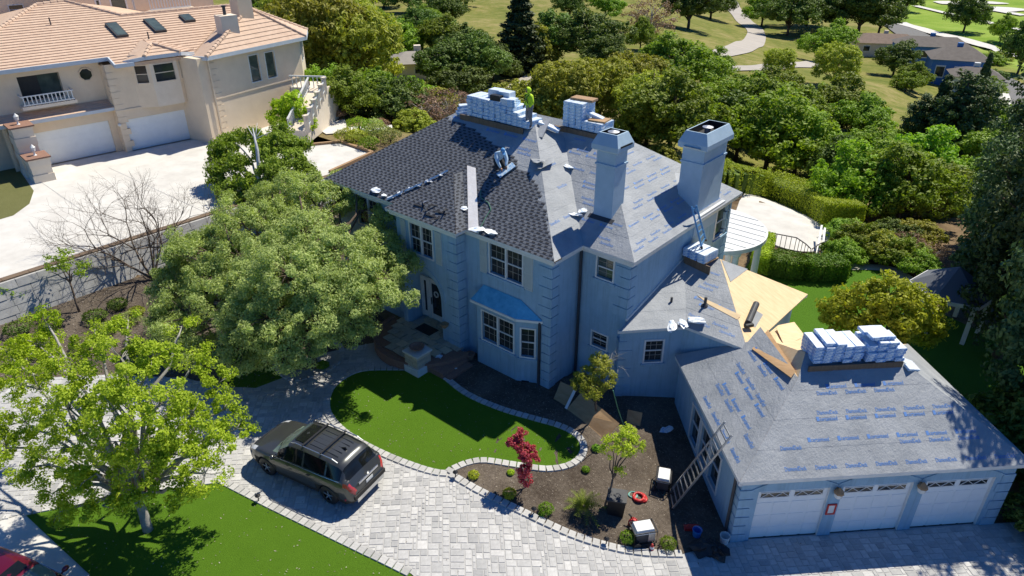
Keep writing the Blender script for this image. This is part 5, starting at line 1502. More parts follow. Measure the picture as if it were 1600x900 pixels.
o = MB().slab([(-.5, -.32, .012), (.5, -.32, .012), (.5, .32, .012), (-.5, .32, .012)], (0, 0, -.012)).obj('door_mat', K['black']); o.location = (-21.25, 18.9, .475); tag(o, 'black door mat before the front door', 'mat')
def pedestal():
    p = np.array([-19.65, 16.85])
    t = thing('pedestal', 'stone pedestal with white base and shallow bowl at the porch corner', 'pedestal', (p[0], p[1], 0))
    b = lambda e, z0, z1, n, m: MB().box(p[0] - e, p[0] + e, p[1] - e, p[1] + e, z0, z1).obj(n, K[m], t)
    b(.48, -.05, .38, 'base', 'trim')
    for k in range(4):
        for sx in (-1, 1): MB().box(p[0] + (-.40 if sx < 0 else -.06 + .14 * (k % 2)), p[0] + (-.08 + .14 * (k % 2) if sx < 0 else .40), p[1] - .40, p[1] + .40, .382 + k * .15, .525 + k * .15).obj('stone', K['flag'], t)
    b(.46, .985, 1.07, 'cap', 'concrete')
    MB().lathe([(.12, 0), (.18, .05), (.30, .14), (.34, .2), (.30, .2), (.20, .10), (.05, .08)], (p[0], p[1], 1.07), 18).obj('bowl', K['brick'], t)
pedestal()
crumple(0, 0, (-19.35, 17.8, .33), .24, 'blue and white wrapper on the porch steps', 61)
crumple(0, 0, (-18.6, 17.9, .06), .26, 'blue and white wrapper on the mulch below the porch steps', 62)
crumple(0, 0, (-24.6, 18.0, .05), .25, 'white scrap on the ground left of the porch', 63)
pot = thing('flower_pot', 'terracotta flower pot in the corner by the bay window', 'pot', (-18.45, 18.9, .0))
MB().lathe([(.14, 0), (.2, .28), (.23, .28), (.23, .34), (.18, .34), (.16, .26), (.02, .26)], (-18.45, 18.9, .0), 14).obj('pot', K['brick'], pot)
hb = thing('hanging_planter', 'brown wall planter beside the arched entrance', 'planter', (-19.75, 18.7, 1.35))
MB().lathe([(.03, 0), (.14, .12), (.2, .26), (.17, .26), (.03, .2)], (-19.75, 18.66, 1.25), 10).obj('basket', K['wood'], hb)
# sheets of plywood leaning on the house
def leaning(pts, zs, label, m='ply_d'):
    P = [at(x, y, z) if z is not None else G(x, y, .01) for (x, y), z in zip(pts, zs)]
    n = np.cross(P[1] - P[0], P[3] - P[0]); n /= np.linalg.norm(n)
    c = sum(P) / 4; o = MB().slab([tuple(p - c) for p in P], tuple(n * .02 if n[2] < 0 else -n * .02)).obj('plywood_sheet', K[m]); o.location = c
    tag(o, label, 'plywood')
leaning([(943, 689), (884, 641), (909, 612), (968, 662)], [None, None, .55, .35], 'large brown plywood sheet lying tilted on the mulch by the wall')
leaning([(884, 637), (864, 625), (876, 596), (899, 607)], [None, None, .5, .5], 'small brown plywood offcut behind the large sheet')
leaning([(1000, 668), (978, 662), (981, 640), (1004, 645)], [None, None, .15, .15], 'brown board in the dark corner by the middle wing')
plank(G(884, 640) + [0, 0, .05], at(898, 610, .62), .12, .03, 'white board edge between the plywood sheets', m='trim')
gp0 = G(990, 823)
def gas_can():
    t = thing('fuel_can', 'red plastic fuel can beside the white generator', 'can', gp0); p = gp0
    MB().add([(p[0] + x, p[1] + y, p[2] + z) for (x, y, z) in ((-.17, -.12, 0), (.17, -.12, 0), (.17, .12, 0), (-.17, .12, 0), (-.17, -.12, .26), (.17, -.12, .26), (.17, .12, .26), (-.17, .12, .26), (-.08, -.06, .34), (.12, -.06, .34), (.12, .06, .34), (-.08, .06, .34))], [(3, 2, 1, 0), (0, 1, 5, 4), (1, 2, 6, 5), (2, 3, 7, 6), (3, 0, 4, 7), (4, 5, 9, 8), (5, 6, 10, 9), (6, 7, 11, 10), (7, 4, 8, 11), (8, 9, 10, 11)]).obj('body', RED, t)
    MB().tube([p + [-.12, 0, .30], p + [-.14, 0, .42], p + [-.24, 0, .46]], .03, 8).obj('spout', K['black'], t)
    MB().tube([p + [-.06, 0, .34], p + [-.04, 0, .42], p + [.08, 0, .42], p + [.10, 0, .34]], .018, 6).obj('handle', RED, t)
RED = mat('red_plastic', (.55, .03, .03), (.42, .02, .02), .4, 6)
gas_can()
def generator(px, py, label, wm, rz=.6, s=1.0):
    p = G(px, py); t = thing('generator', label, 'machine', p, rz)
    P = lambda x, y, z: (x * s, y * s, z * s)
    fr_ = MB()
    for y in (-.28, .28):
        fr_.tube([P(-.4, y, .08), P(-.4, y, .60), P(.4, y, .60), P(.4, y, .08), P(-.4, y, .08)], .022 * s, 6)
    for x in (-.4, .4): fr_.tube([P(x, -.28, .6), P(x, .28, .6)], .022 * s, 6).tube([P(x, -.28, .08), P(x, .28, .08)], .022 * s, 6)
    fr_.obj('frame', K['black'], t, loc=(0, 0, 0))
    MB().add([P(x, y, z) for x, y, z in ((-.34, -.25, .5), (.34, -.25, .5), (.34, .25, .5), (-.34, .25, .5), (-.30, -.21, .68), (.30, -.21, .68), (.30, .21, .68), (-.30, .21, .68))], [(3, 2, 1, 0), (0, 1, 5, 4), (1, 2, 6, 5), (2, 3, 7, 6), (3, 0, 4, 7), (4, 5, 6, 7)]).obj('tank', K[wm], t, loc=(0, 0, 0))
    MB().box(-.3 * s, .1 * s, -.22 * s, .22 * s, .1 * s, .48 * s).obj('engine', K['lead'], t, loc=(0, 0, 0))
    MB().box(.12 * s, .36 * s, -.22 * s, .22 * s, .1 * s, .46 * s).obj('panel', K['metal'], t, loc=(0, 0, 0))
    for y in (-.33, .33): MB().tube([P(-.3, y - .04, .12), P(-.3, y + .04, .12)], .13 * s, 12).obj('wheel', K['black'], t, loc=(0, 0, 0))
    return t
generator(1003, 843, 'white topped generator on the mulch by the driveway edge', 'trim', .9)
generator(1035, 760, 'air compressor with white tank top in the shade of the garage', 'trim', 2.0, .95)
def bin_(px, py, label, h=.75, rz=.5):
    p = G(px, py); t = thing('trash_bin', label, 'bin', p, rz)
    MB().add([(-.26, -.22, 0), (.26, -.22, 0), (.26, .22, 0), (-.26, .22, 0), (-.32, -.28, h), (.32, -.28, h), (.32, .28, h), (-.32, .28, h)], [(3, 2, 1, 0), (0, 1, 5, 4), (1, 2, 6, 5), (2, 3, 7, 6), (3, 0, 4, 7)]).obj('body', K['black'], t, loc=(0, 0, 0))
    MB().slab([(-.34, -.3, h + .05), (.34, -.3, h + .05), (.34, .3, h + .07), (-.34, .3, h + .07)], (0, 0, -.05)).obj('lid', K['lead'], t, loc=(0, 0, 0))
    MB().tube([(-.3, .32, h - .05), (.3, .32, h - .05)], .025, 6).obj('handle', K['black'], t, loc=(0, 0, 0))
bin_(962, 800, 'black square bin with grey lid in the mulch bed')
def coil(px, py, r, m, label, n=4, rt=.035, name='hose_coil', dx=0):
    p = G(px, py); pts = []
    for k in range(n * 16 + 1):
        a = 2 * math.pi * k / 16; rr = r * (.7 + .3 * math.sin(k * .37)); pts.append((rr * math.cos(a), rr * math.sin(a), .04 + .02 * (k / 16) + .015 * math.sin(k)))
    o = MB().tube(pts, rt, 6).obj(name, m, smooth=True); o.location = p; tag(o, label, 'hose')
coil(1000, 782, .26, RED, 'coiled red hose on the mulch', 5, .05)
coil(988, 777, .20, mat('teal_hose', (.10, .32, .28), (.16, .40, .36), .5), 'teal hose end beside the red coil', 2, .025)
def cord(pts, m, label, r=.014, name='power_cord', cat='cord', zf=None):
    P = [G(*p, .03) if len(p) == 2 else at(*p) for p in pts]
    tag(MB().tube([tuple(p) for p in P], r, 5).obj(name, m), label, cat)
cord([(958, 610, 2.2), (966, 640, 1.0), (976, 668, .1)], bpy.data.materials['green_hose'], 'green rope hanging down by the leaning plywood', .02, 'rope', 'rope')
cord([(1020, 752), (1030, 768), (1036, 775), (1040, 765), (1038, 752)], bpy.data.materials['teal_hose'], 'pale hose curling beside the compressor', .02)
cord([(942, 440, 3.6), (946, 480, 2.2), (949, 540, .4)], K['lead'], 'black cable hanging down the front wall', .012, 'cable', 'cable')
bk = G(1088, 838)
def bucket(p, m, label, r=.16, h=.34):
    t = thing('bucket', label, 'bucket', p)
    MB().lathe([(r * .8, 0), (r, h), (r * 1.06, h), (r * 1.06, h - .03), (r * .93, h - .03), (r * .75, .05), (.01, .05)], (0, 0, 0), 16).obj('body', m, t, loc=(0, 0, 0))
    MB().tube([(r * math.cos(a), 0, h + r * .8 * math.sin(a)) for a in np.linspace(0, math.pi, 9)], .008, 5).obj('handle', K['metal'], t, loc=(0, 0, 0))
bucket(bk, mat('blue_plastic', (.03, .22, .65), (.02, .17, .5), .4), 'bright blue bucket in the shade by the garage corner')
bucket(G(1131, 848), K['trim'], 'white bucket against the garage corner', .17, .36)
for i, (px, py, r, lb) in enumerate(((1098, 858, .42, 'black rubbish bag in the shade, left of the pair'), (1122, 866, .36, 'black rubbish bag in the shade, right of the pair'))):
    crumple(0, 0, G(px, py), r, lb, 70 + i, 'black', 1.1, 'bag', 'rubbish_bag', 1.15)
tool = MB().box(-.25, .25, -.10, .10, 0, .16).tube([(-.2, 0, .16), (-.12, 0, .26), (.12, 0, .26), (.2, 0, .16)], .02, 6).obj('tool_box', RED); tool.location = G(1080, 828); tool.rotation_euler = (0, 0, .7); tag(tool, 'red tool box in the shade beside the blue bucket', 'tool box')
crumple(0, 0, G(1040, 672), .22, 'blue wrapper in the dark bed by the garage wall', 64)
cone = MB().lathe([(.14, 0), (.14, .02), (.09, .02), (.08, .12)], n=12).lathe([(.08, .12), (.06, .2)], n=12, mi=1).lathe([(.06, .2), (.03, .3), (.02, .31)], n=12).obj('marker_cone', [RED, K['trim']]); cone.location = G(1018, 860); tag(cone, 'small red and white marker cone by the driveway edge', 'cone')
for i, (px, py) in enumerate(((712, 748), (834, 805), (947, 852), (405, 748 + 37))):
    t = thing('path_light', ('leftmost path light at the tip of the mulch bed', 'path light on the bed edge below the round shrub', 'path light on the bed edge near the generator', 'path light on the kerb in the car shadow')[i], 'lamp', G(px, py))
    MB().tube([(0, 0, 0), (0, 0, .32)], .02, 6).obj('stake', K['black'], t, loc=(0, 0, 0)); MB().lathe([(.09, .30), (.1, .32), (.02, .39)], n=10).obj('hood', K['black'], t, loc=(0, 0, 0))
# lanterns and the permit board on the garage
for i, u in enumerate((3.28, 6.16)):
    t = thing('wall_lantern', ('brown wall lantern between the left and middle garage doors', 'brown wall lantern between the middle and right garage doors')[i], 'lantern', GF.p(u, .15, .95))
    c = GF.p(u, .16, .95)
    MB().lathe([(.05, -.02), (.13, .06), (.15, .22)], c, 8).obj('glass_body', K['trim'], t)
    MB().lathe([(.17, .22), (.15, .28), (.05, .40), (.02, .44)], c, 8).bar(GF.p(u, .0, 1.25), GF.p(u, .16, 1.30), .05).obj('cap', K['wood'], t)
t = thing('permit_board', 'red framed notice board between the left and middle garage doors', 'notice', GF.p(3.28, .02, .25))
fb = MB()
for (a, b, c, d) in ((3.12, 3.17, .05, .52), (3.39, 3.44, .05, .52), (3.17, 3.39, .05, .10), (3.17, 3.39, .47, .52)): fb.box(a, b, .005, .04, c, d, GF)
fb.obj('frame', RED, t); MB().box(3.17, 3.39, .004, .02, .10, .47, GF).obj('sheet', K['trim'], t)
# rear terrace railing, hedges come with the plants
def railing(pts, label, h=1.0):
    P = [G(*p) for p in pts]; t = thing('railing', label, 'railing', P[0])
    for a, b in zip(P[:-1], P[1:]):
        MB().bar(a + [0, 0, h], b + [0, 0, h], .05).obj('rail', K['black'], t); MB().bar(a + [0, 0, .12], b + [0, 0, .12], .04).obj('rail', K['black'], t)
        L = np.linalg.norm(b - a); n = max(2, int(L / .28))
        for k in range(n + 1):
            q = a + (b - a) * k / n; MB().bar(q, q + [0, 0, h], .03).obj('baluster', K['black'], t)
railing([(1183, 384), (1210, 388), (1240, 394), (1254, 404), (1262, 412)], 'black iron railing along the near edge of the rear patio')
railing([(1264, 412), (1275, 404), (1290, 398)], 'black iron railing by the patio steps')
plank(at(1276, 398, -1.0), at(1284, 352, -.2), .12, .04, 'white board leaning at the right end of the patio', m='trim')
plank(at(1284, 398, -1.0), at(1289, 356, -.2), .12, .04, 'second white board leaning beside the patio railing', m='trim')
def gazebo():
    c = G(1468, 510); t = thing('gazebo', 'dark shingled garden pavilion with white posts in deep shade', 'pavilion', c)
    r = 1.7; h = 2.3
    pts = [(r * math.cos(a), r * math.sin(a)) for a in np.linspace(0, 2 * math.pi, 7)[:-1] + .3]
    for i in range(6):
        a, b = pts[i], pts[(i + 1) % 6]
        MB().slab([(a[0] * 1.15, a[1] * 1.15, h), (b[0] * 1.15, b[1] * 1.15, h), (0, 0, h + 1.2)], (0, 0, -.08)).obj('roof', K['shingle'], t, loc=(0, 0, 0))
        MB().bar((*a, 0), (*a, h), .2).obj('post', K['trim'], t, loc=(0, 0, 0))
        MB().bar((a[0] * 1.15, a[1] * 1.15, h - .1), (b[0] * 1.15, b[1] * 1.15, h - .1), .06, .2).obj('fascia', K['trim'], t, loc=(0, 0, 0))
gazebo()

# ------------------------------------------------------------------ people
def person(name, label, loc, rz, J, bones, rad, zones, mats, head, headdir, hands):
    """J: joints; bones: edges; rad: radii; zones: bone -> material index; one continuous skinned body"""
    t = thing(name, label, 'person', loc, rz, scale=(1.1, 1.1, 1.08))
    V, E, R, ids = [], [], [], {}
    def add(n, p, r): ids[n] = len(V); V.append(tuple(p)); R.append(r)
    for n, p in J.items(): add(n, p, rad[n])
    for a, b in bones: E.append((ids[a], ids[b]))
    seg = [(a, b, zones.get((a, b), 0)) for a, b in bones]
    me = bpy.data.meshes.new('tmp'); me.from_pydata(V, E, []); me.update()
    o = bpy.data.objects.new('tmp', me); C.objects.link(o)
    sk = o.modifiers.new('s', 'SKIN'); o.modifiers.new('d', 'SUBSURF').levels = 1
    sv = me.skin_vertices[0].data
    for i, r in enumerate(R): sv[i].radius = (r, r)
    for i in range(len(V)): sv[i].use_root = (i == ids['pelvis'])
    bpy.context.view_layer.update()
    bm_ = bpy.data.meshes.new_from_object(o.evaluated_get(bpy.context.evaluated_depsgraph_get()))
    bpy.data.objects.remove(o)
    mb = MB(); vs = [tuple(v.co) for v in bm_.vertices]
    Jn = {k: np.array(v) for k, v in J.items()}
    for p in bm_.polygons:
        c = np.array(p.center); best, bz = 9, 0
        for a, b, z in seg:
            A, B = Jn[a], Jn[b]; d = B - A; q = np.clip((c - A) @ d / (d @ d + 1e-9), 0, 1); e = np.linalg.norm(c - A - d * q) - .5 * (rad[a] + rad[b]) * .6
            if e < best: best, bz = e, z
        mb.F.append(tuple(p.vertices)); mb.M.append(bz)
    mb.V = vs
    # head with brow, nose, ears and jaw, merged into the same mesh
    hx = Vector(headdir).normalized(); hz = Vector((0, 0, 1)); hy = hz.cross(hx).normalized(); hz = hx.cross(hy)
    def HP(f, s_, u): q = Vector(head) + hx * f + hy * s_ + hz * u; return tuple(q)
    n0 = len(mb.V); tmp = MB().ball((0, 0, 0), (.092, .075, .115), 14, 10)
    mb.V += [HP(v[0] + (.012 if v[2] < -.03 and v[0] > 0 else 0), v[1] * (1 - max(0, -v[2] - .02) * 2.2), v[2]) for v in tmp.V]; mb.F += [tuple(i + n0 for i in f) for f in tmp.F]; mb.M += [0] * len(tmp.F)
    for c, r in (((.095, 0, -.015), (.022, .014, .028)), ((0, .076, -.01), (.022, .012, .032)), ((0, -.076, -.01), (.022, .012, .032))):
        n0 = len(mb.V); tmp = MB().ball(c, r, 6, 5); mb.V += [HP(*v) for v in tmp.V]; mb.F += [tuple(i + n0 for i in f) for f in tmp.F]; mb.M += [0] * len(tmp.F)
    # hands: palm, four fingers and a thumb
    for (w, d, side) in hands:
        w = np.array(w, float); d = np.array(d, float) / np.linalg.norm(d); s_ = np.cross(d, [0, 0, 1.0]); s_ /= (np.linalg.norm(s_) + 1e-9); dn = np.cross(s_, d)
        n0 = len(mb.V); tm = MB()
        tm.bar(w - d * .01, w + d * .075, .07, .028, tuple(dn))
        for k, ln in enumerate((.062, .072, .068, .052)):
            b0 = w + d * .07 + s_ * (-.026 + .0175 * k); b1 = b0 + d * ln * .55 - dn * .012; b2 = b1 + d * ln * .42 - dn * .026
            tm.tube([b0, b1, b2], [.0095, .009, .007], 6)
        b0 = w + d * .02 + s_ * side * .034; tm.tube([b0, b0 + d * .03 + s_ * side * .024 - dn * .008, b0 + d * .058 + s_ * side * .028 - dn * .02], [.012, .0105, .008], 6)
        mb.V += tm.V; mb.F += [tuple(i + n0 for i in f) for f in tm.F]; mb.M += [0] * len(tm.F)
    b = mb.obj('body', mats, t, True, loc=(0, 0, 0))
    for s_ in (-1, 1):
        MB().ball(HP(.088, s_ * .032, .012), .011, 8, 6).obj('eye', K['black'], t, loc=(0, 0, 0))
    MB().ball(HP(.090, 0, -.058), (.01, .026, .008), 8, 5).obj('mouth', mat('lip', (.35, .16, .13)), t, loc=(0, 0, 0))
    return t, HP
skin = mat('skin', (.38, .22, .15), (.32, .18, .12), .6, 8)
hiv = mat('high_vis_yellow', (.62, .88, .02), (.54, .78, .02), .75, 6, 22, .4, .02)
greyp = mat('grey_work_trousers', (.24, .24, .25), (.17, .17, .18), .9, 6, 22, .4, .02)
boot = mat('tan_boot', (.22, .12, .06), (.15, .08, .04), .8, 9)
shirt = mat('pale_blue_shirt', (.50, .66, .82), (.44, .60, .76), .85, 6, 22, .4, .02)
navy = mat('dark_trousers', (.025, .028, .035), (.02, .02, .025), .9, 6)
capm = mat('blue_cap', (.12, .38, .72), (.10, .32, .62), .6, 6)
BONES = [('pelvis', 'spine'), ('spine', 'chest'), ('chest', 'neck'), ('neck', 'head')]
ZN = {('pelvis', 'spine'): 1, ('spine', 'chest'): 1, ('chest', 'neck'): 1, ('neck', 'head'): 0}
for s_ in ('l', 'r'):
    BONES += [('chest', 'sh' + s_), ('sh' + s_, 'el' + s_), ('el' + s_, 'wr' + s_), ('pelvis', 'hp' + s_), ('hp' + s_, 'kn' + s_), ('kn' + s_, 'an' + s_), ('an' + s_, 'to' + s_)]
    ZN.update({('chest', 'sh' + s_): 1, ('sh' + s_, 'el' + s_): 1, ('el' + s_, 'wr' + s_): 1, ('pelvis', 'hp' + s_): 2, ('hp' + s_, 'kn' + s_): 2, ('kn' + s_, 'an' + s_): 2, ('an' + s_, 'to' + s_): 3})
RAD = dict(pelvis=.165, spine=.165, chest=.185, neck=.065, head=.06)
for s_ in 'lr': RAD.update({'sh' + s_: .10, 'el' + s_: .078, 'wr' + s_: .05, 'hp' + s_: .118, 'kn' + s_: .088, 'an' + s_: .066, 'to' + s_: .055})
f0 = np.array(fA.w(fA.px(828, 200), .07))
J1 = dict(pelvis=(0, 0, .84), spine=(.01, 0, 1.02), chest=(.02, 0, 1.2), neck=(.05, 0, 1.34), head=(.07, 0, 1.40),
          shl=(.02, .17, 1.25), ell=(.0, .25, 1.02), wrl=(.14, .20, .86), shr=(.02, -.17, 1.25), elr=(.0, -.25, 1.02), wrr=(.14, -.19, .86),
          hpl=(0, .09, .80), knl=(.03, .12, .44), anl=(-.01, .14, .08), tol=(.14, .16, .045), hpr=(0, -.09, .80), knr=(.05, -.11, .44), anr=(.0, -.12, .08), tor=(.15, -.14, .045))
fz = lambda J, rz, base, face: J
p1, HP1 = person('person', 'person in bright yellow hooded jacket and grey trousers standing on the ridge', f0, math.radians(-115), J1, BONES, RAD, ZN, [skin, hiv, greyp, boot], (.075, 0, 1.475), (.93, 0, -.35), [((.14, .20, .86), (.5, -.1, -.8), 1), ((.14, -.19, .86), (.5, .1, -.8), -1)])
hood = MB()
n = 14
for i in range(7):
    th = math.pi * (.02 + .62 * i / 6)
    for k in range(n + 1):
        a = math.pi * (.28 + 1.44 * k / n); r = .125
        hood.V.append(HP1(r * 1.02 * math.sin(th) * math.cos(a) - .005, .105 * math.sin(th) * math.sin(a), .145 * math.cos(th)))
hood.F = [(i * (n + 1) + k, i * (n + 1) + k + 1, (i + 1) * (n + 1) + k + 1, (i + 1) * (n + 1) + k) for i in range(6) for k in range(n)]; hood.M = [0] * len(hood.F)
hood.obj('hood', hiv, p1, True, loc=(0, 0, 0))
st = MB()
for s_ in (-1, 1): st.tube([(.09, s_ * .09, .92), (.175, s_ * .08, 1.1), (.165, s_ * .09, 1.25), (.02, s_ * .10, 1.36), (-.13, s_ * .07, 1.2)], .016, 6)
st.tube([(.15, -.1, 1.12), (.18, 0, 1.12), (.15, .1, 1.12)], .014, 6)
st.obj('harness', K['black'], p1, True, loc=(0, 0, 0))
f1 = np.array(fA.w(fA.px(780, 266), .045))
J2 = dict(pelvis=(-.10, 0, .42), spine=(.02, 0, .57), chest=(.16, 0, .71), neck=(.28, 0, .80), head=(.33, 0, .83),
          shl=(.17, .17, .72), ell=(.32, .20, .48), wrl=(.46, .10, .27), shr=(.17, -.17, .72), elr=(.34, -.22, .50), wrr=(.47, -.12, .22),
          hpl=(-.08, .10, .39), knl=(.30, .17, .12), anl=(-.16, .16, .09), tol=(-.28, .16, .06), hpr=(-.08, -.10, .39), knr=(.26, -.17, .12), anr=(-.15, -.15, .09), tor=(-.26, -.15, .05))
p2_, HP2 = person('person', 'person in pale blue shirt and blue cap kneeling over shingles on the slope', f1, math.radians(-25), J2, BONES, RAD, ZN, [skin, shirt, navy, boot], (.385, 0, .885), (.75, 0, -.6), [((.46, .10, .27), (.6, -.1, -.7), 1), ((.47, -.12, .22), (.6, .1, -.6), -1)])
cap = MB()
for i in range(6):
    th = math.pi * .5 * i / 5
    for k in range(16):
        a = 2 * math.pi * k / 16; cap.V.append(HP2(.104 * math.sin(th) * math.cos(a), .088 * math.sin(th) * math.sin(a), .02 + .115 * math.cos(th)))
cap.F = [(i * 16 + k, i * 16 + (k + 1) % 16, (i + 1) * 16 + (k + 1) % 16, (i + 1) * 16 + k) for i in range(5) for k in range(16)]; cap.M = [0] * len(cap.F)
n0 = len(cap.V); cap.V += [HP2(.09, -.075, .025), HP2(.19, -.05, .005), HP2(.205, 0, .005), HP2(.19, .05, .005), HP2(.09, .075, .025), HP2(.1, 0, .035)]
cap.F.append((n0, n0 + 1, n0 + 2, n0 + 3, n0 + 4, n0 + 5)); cap.M.append(0)
cap.obj('cap', capm, p2_, True, loc=(0, 0, 0))
# the opened bundle he works from
ob = thing('shingle_bundle', 'opened pale bundle of shingles in front of the kneeling worker', 'bundle', fA.w(fA.px(792, 268), .03))
R3 = Matrix((tuple(fA.es), tuple(fA.et), tuple(fA.n))).transposed().to_4x4()
for k in range(4):
    o = MB().slab([(-.42, -.17, .02 * k + .02), (.42, -.17, .02 * k + .02), (.42, .17, .02 * k + .02), (-.42, .17, .02 * k + .02)], (0, 0, -.016)).obj('shingle', K['bundle_l'] if k == 3 else K['shingle'], ob, loc=(0, 0, 0))
    o.matrix_basis = R3 @ Matrix.Rotation(1.0 + .05 * k, 4, 'Z')

# ------------------------------------------------------------------ cars
def paint(name, c, metal=.5, rough=.32):
    m, nt, b = nodes(name); b.inputs['Base Color'].default_value = (*c, 1); b.inputs['Metallic'].default_value = metal
    f = noise(nt, coords(nt), 300, 2); nt.links.new(ramp(nt, f, [(.3, tuple(x * .8 for x in c)), (.7, tuple(x * 1.2 for x in c))]), b.inputs['Base Color'])
    b.inputs['Roughness'].default_value = rough; b.inputs['Coat Weight'].default_value = .7; b.inputs['Coat Roughness'].default_value = .06
    return m
CARGLASS = glass_mat('tinted_car_glass', (.012, .014, .014), .04, .45)
WINDSH = glass_mat('greenish_windscreen', (.16, .22, .18), .05, .7)
CLAD = mat('dark_cladding', (.02, .02, .021), (.014, .014, .015), .7, 9)
CHROME = mat('bright_trim', (.66, .67, .68), (.56, .57, .58), .25, 9, metal=.9)
LAMPR = mat('red_lamp', (.45, .02, .03), (.6, .08, .08), .15, 30, coat=.6)
LAMPW = mat('clear_lamp', (.6, .62, .65), (.45, .47, .5), .12, 30, coat=.6)
def car(name, label, loc, rz, body, L=4.95, Wd=1.98, H=1.80, roofbars=True, tilt=(0, 0)):
    t = thing(name, label, 'car', loc, rz)
    t.rotation_euler = (tilt[0], tilt[1], rz)
    kx, ky, kz = L / 4.95, Wd / 1.98, H / 1.80
    xs = np.array(sorted(set(np.round(np.concatenate([np.linspace(-2.475, -1.9, 14), np.linspace(-1.9, 1.2, 44), np.linspace(1.2, 2.475, 22)]), 4))))
    topz = lambda x: np.interp(x, [-2.475, -2.44, -2.36, -2.28, -2.05, -1.85, -1.2, -.4, .1, .38, 1.22, 1.6, 2.1, 2.33, 2.44, 2.475], [.86, 1.00, 1.10, 1.22, 1.56, 1.705, 1.775, 1.80, 1.785, 1.74, 1.15, 1.09, .98, .86, .70, .62])
    belt = lambda x: np.interp(x, [-2.475, -1.9, 0, 1.2, 2.475], [1.20, 1.20, 1.13, 1.06, .95])
    hw = lambda x: np.interp(x, [-2.475, -2.40, -2.2, -1.8, 1.4, 2.0, 2.3, 2.42, 2.475], [.74, .86, .94, .985, .985, .95, .86, .74, .62])
    rw = lambda x: np.interp(x, [-2.475, -2.1, -1.6, 0, .4, 1.22, 1.4, 2.475], [.70, .66, .68, .70, .70, .82, .80, .58])
    ax = (1.44, -1.43); wr = .385
    M = {k: MB() for k in ('body', 'windscreen', 'side_window', 'rear_window', 'cladding', 'tail_light', 'headlight')}
    def section(x):
        w, zt, zb, r = hw(x), topz(x), belt(x), rw(x)
        zb = min(zb, zt - .05); z0 = .27
        if x > 2.2: z0 = .27 + (x - 2.2) * .3
        if x < -2.2: z0 = .30 + (-2.2 - x) * .4
        for a in ax:
            if abs(x - a) < .44: z0 = max(z0, .36 + math.sqrt(max(0, .44 ** 2 - (x - a) ** 2)))
        glass = zt - zb > .3
        q = [(w * .93, z0), (w * .99, max(.48, z0 + .02)), (w, max(.74, z0 + .06)), (w * .985, max(zb - .16, z0 + .10)), (w * .955, max(zb, z0 + .12))]
        if glass:
            q += [(w * .93, zb + .03), (w * .93 + (r - w * .93) * .55, zb + (zt - zb) * .55), (r + .03, zt - .10), (r - .07, zt - .025), (r * .5, zt + .0), (0, zt + .012)]
        else:
            yy = w * .93
            q += [(yy - .02, zb + .02), (yy * .92, zb + .035), (yy * .84, zb + .042), (yy * .7, zb + .048), (yy * .38, zt + .004), (0, zt + .01)]
        return q
    secs = [section(x) for x in xs]; n = len(secs[0])
    for i in range(len(xs) - 1):
        xm = (xs[i] + xs[i + 1]) / 2
        for j in range(n - 1):
            tgt = 'body'
            if j <= 0: tgt = 'cladding'
            if j == 1 and any(abs(xm - a) < .52 for a in ax): tgt = 'cladding'
            if 7 <= j and .40 < xm < 1.18: tgt = 'windscreen'
            if j in (5, 6) and -1.98 < xm < .98 and not (-.42 < xm < -.30) and not (-1.42 < xm < -1.32):
                if not (j == 6 and xm > .72): tgt = 'side_window'
            if j >= 7 and -2.27 < xm < -1.98: tgt = 'rear_window'
            if xm < -2.12 and j == 3: tgt = 'tail_light'
            if xm < -2.3 and j in (4, 5): tgt = 'tail_light'
            if xm > 1.95 and j in (4, 5, 6) and xm < 2.40: tgt = 'headlight'
            for s_ in (1, -1):
                P = [(xs[i], secs[i][j]), (xs[i + 1], secs[i + 1][j]), (xs[i + 1], secs[i + 1][j + 1]), (xs[i], secs[i][j + 1])]
                vs = [(x * kx, s_ * y * ky, z * kz) for x, (y, z) in P]
                key = tgt
                M.setdefault((key, s_) if key in ('tail_light', 'headlight', 'side_window') else key, MB()).add(vs, [(0, 1, 2, 3) if s_ > 0 else (3, 2, 1, 0)])
    for e in (0, len(xs) - 1):
        P = [(xs[e] * kx, y * ky, z * kz) for y, z in secs[e]] + [(xs[e] * kx, -y * ky, z * kz) for y, z in secs[e][-2::-1]]
        M['body'].add(P, [tuple(range(len(P)))])
    mm = dict(body=body, windscreen=WINDSH, side_window=CARGLASS, rear_window=CARGLASS, cladding=CLAD, tail_light=LAMPR, headlight=LAMPW)
    for k, v in M.items():
        if not v.V: continue
        nm = k if isinstance(k, str) else k[0]
        me = v.mesh(nm, mm[nm], True)
        bm = bmesh.new(); bm.from_mesh(me); bmesh.ops.remove_doubles(bm, verts=bm.verts, dist=.0005); bm.to_mesh(me); bm.free()
        put(nm, me, t, (0, 0, 0))
    A = lambda mb, nm, m, sm_=False: mb.obj(nm, m, t, sm_, loc=(0, 0, 0))
    P = lambda x, y, z: (x * kx, y * ky, z * kz)
    A(MB().box(-2.2 * kx, 2.2 * kx, -.78 * ky, .78 * ky, .25 * kz, .72 * kz), 'underbody', CLAD)
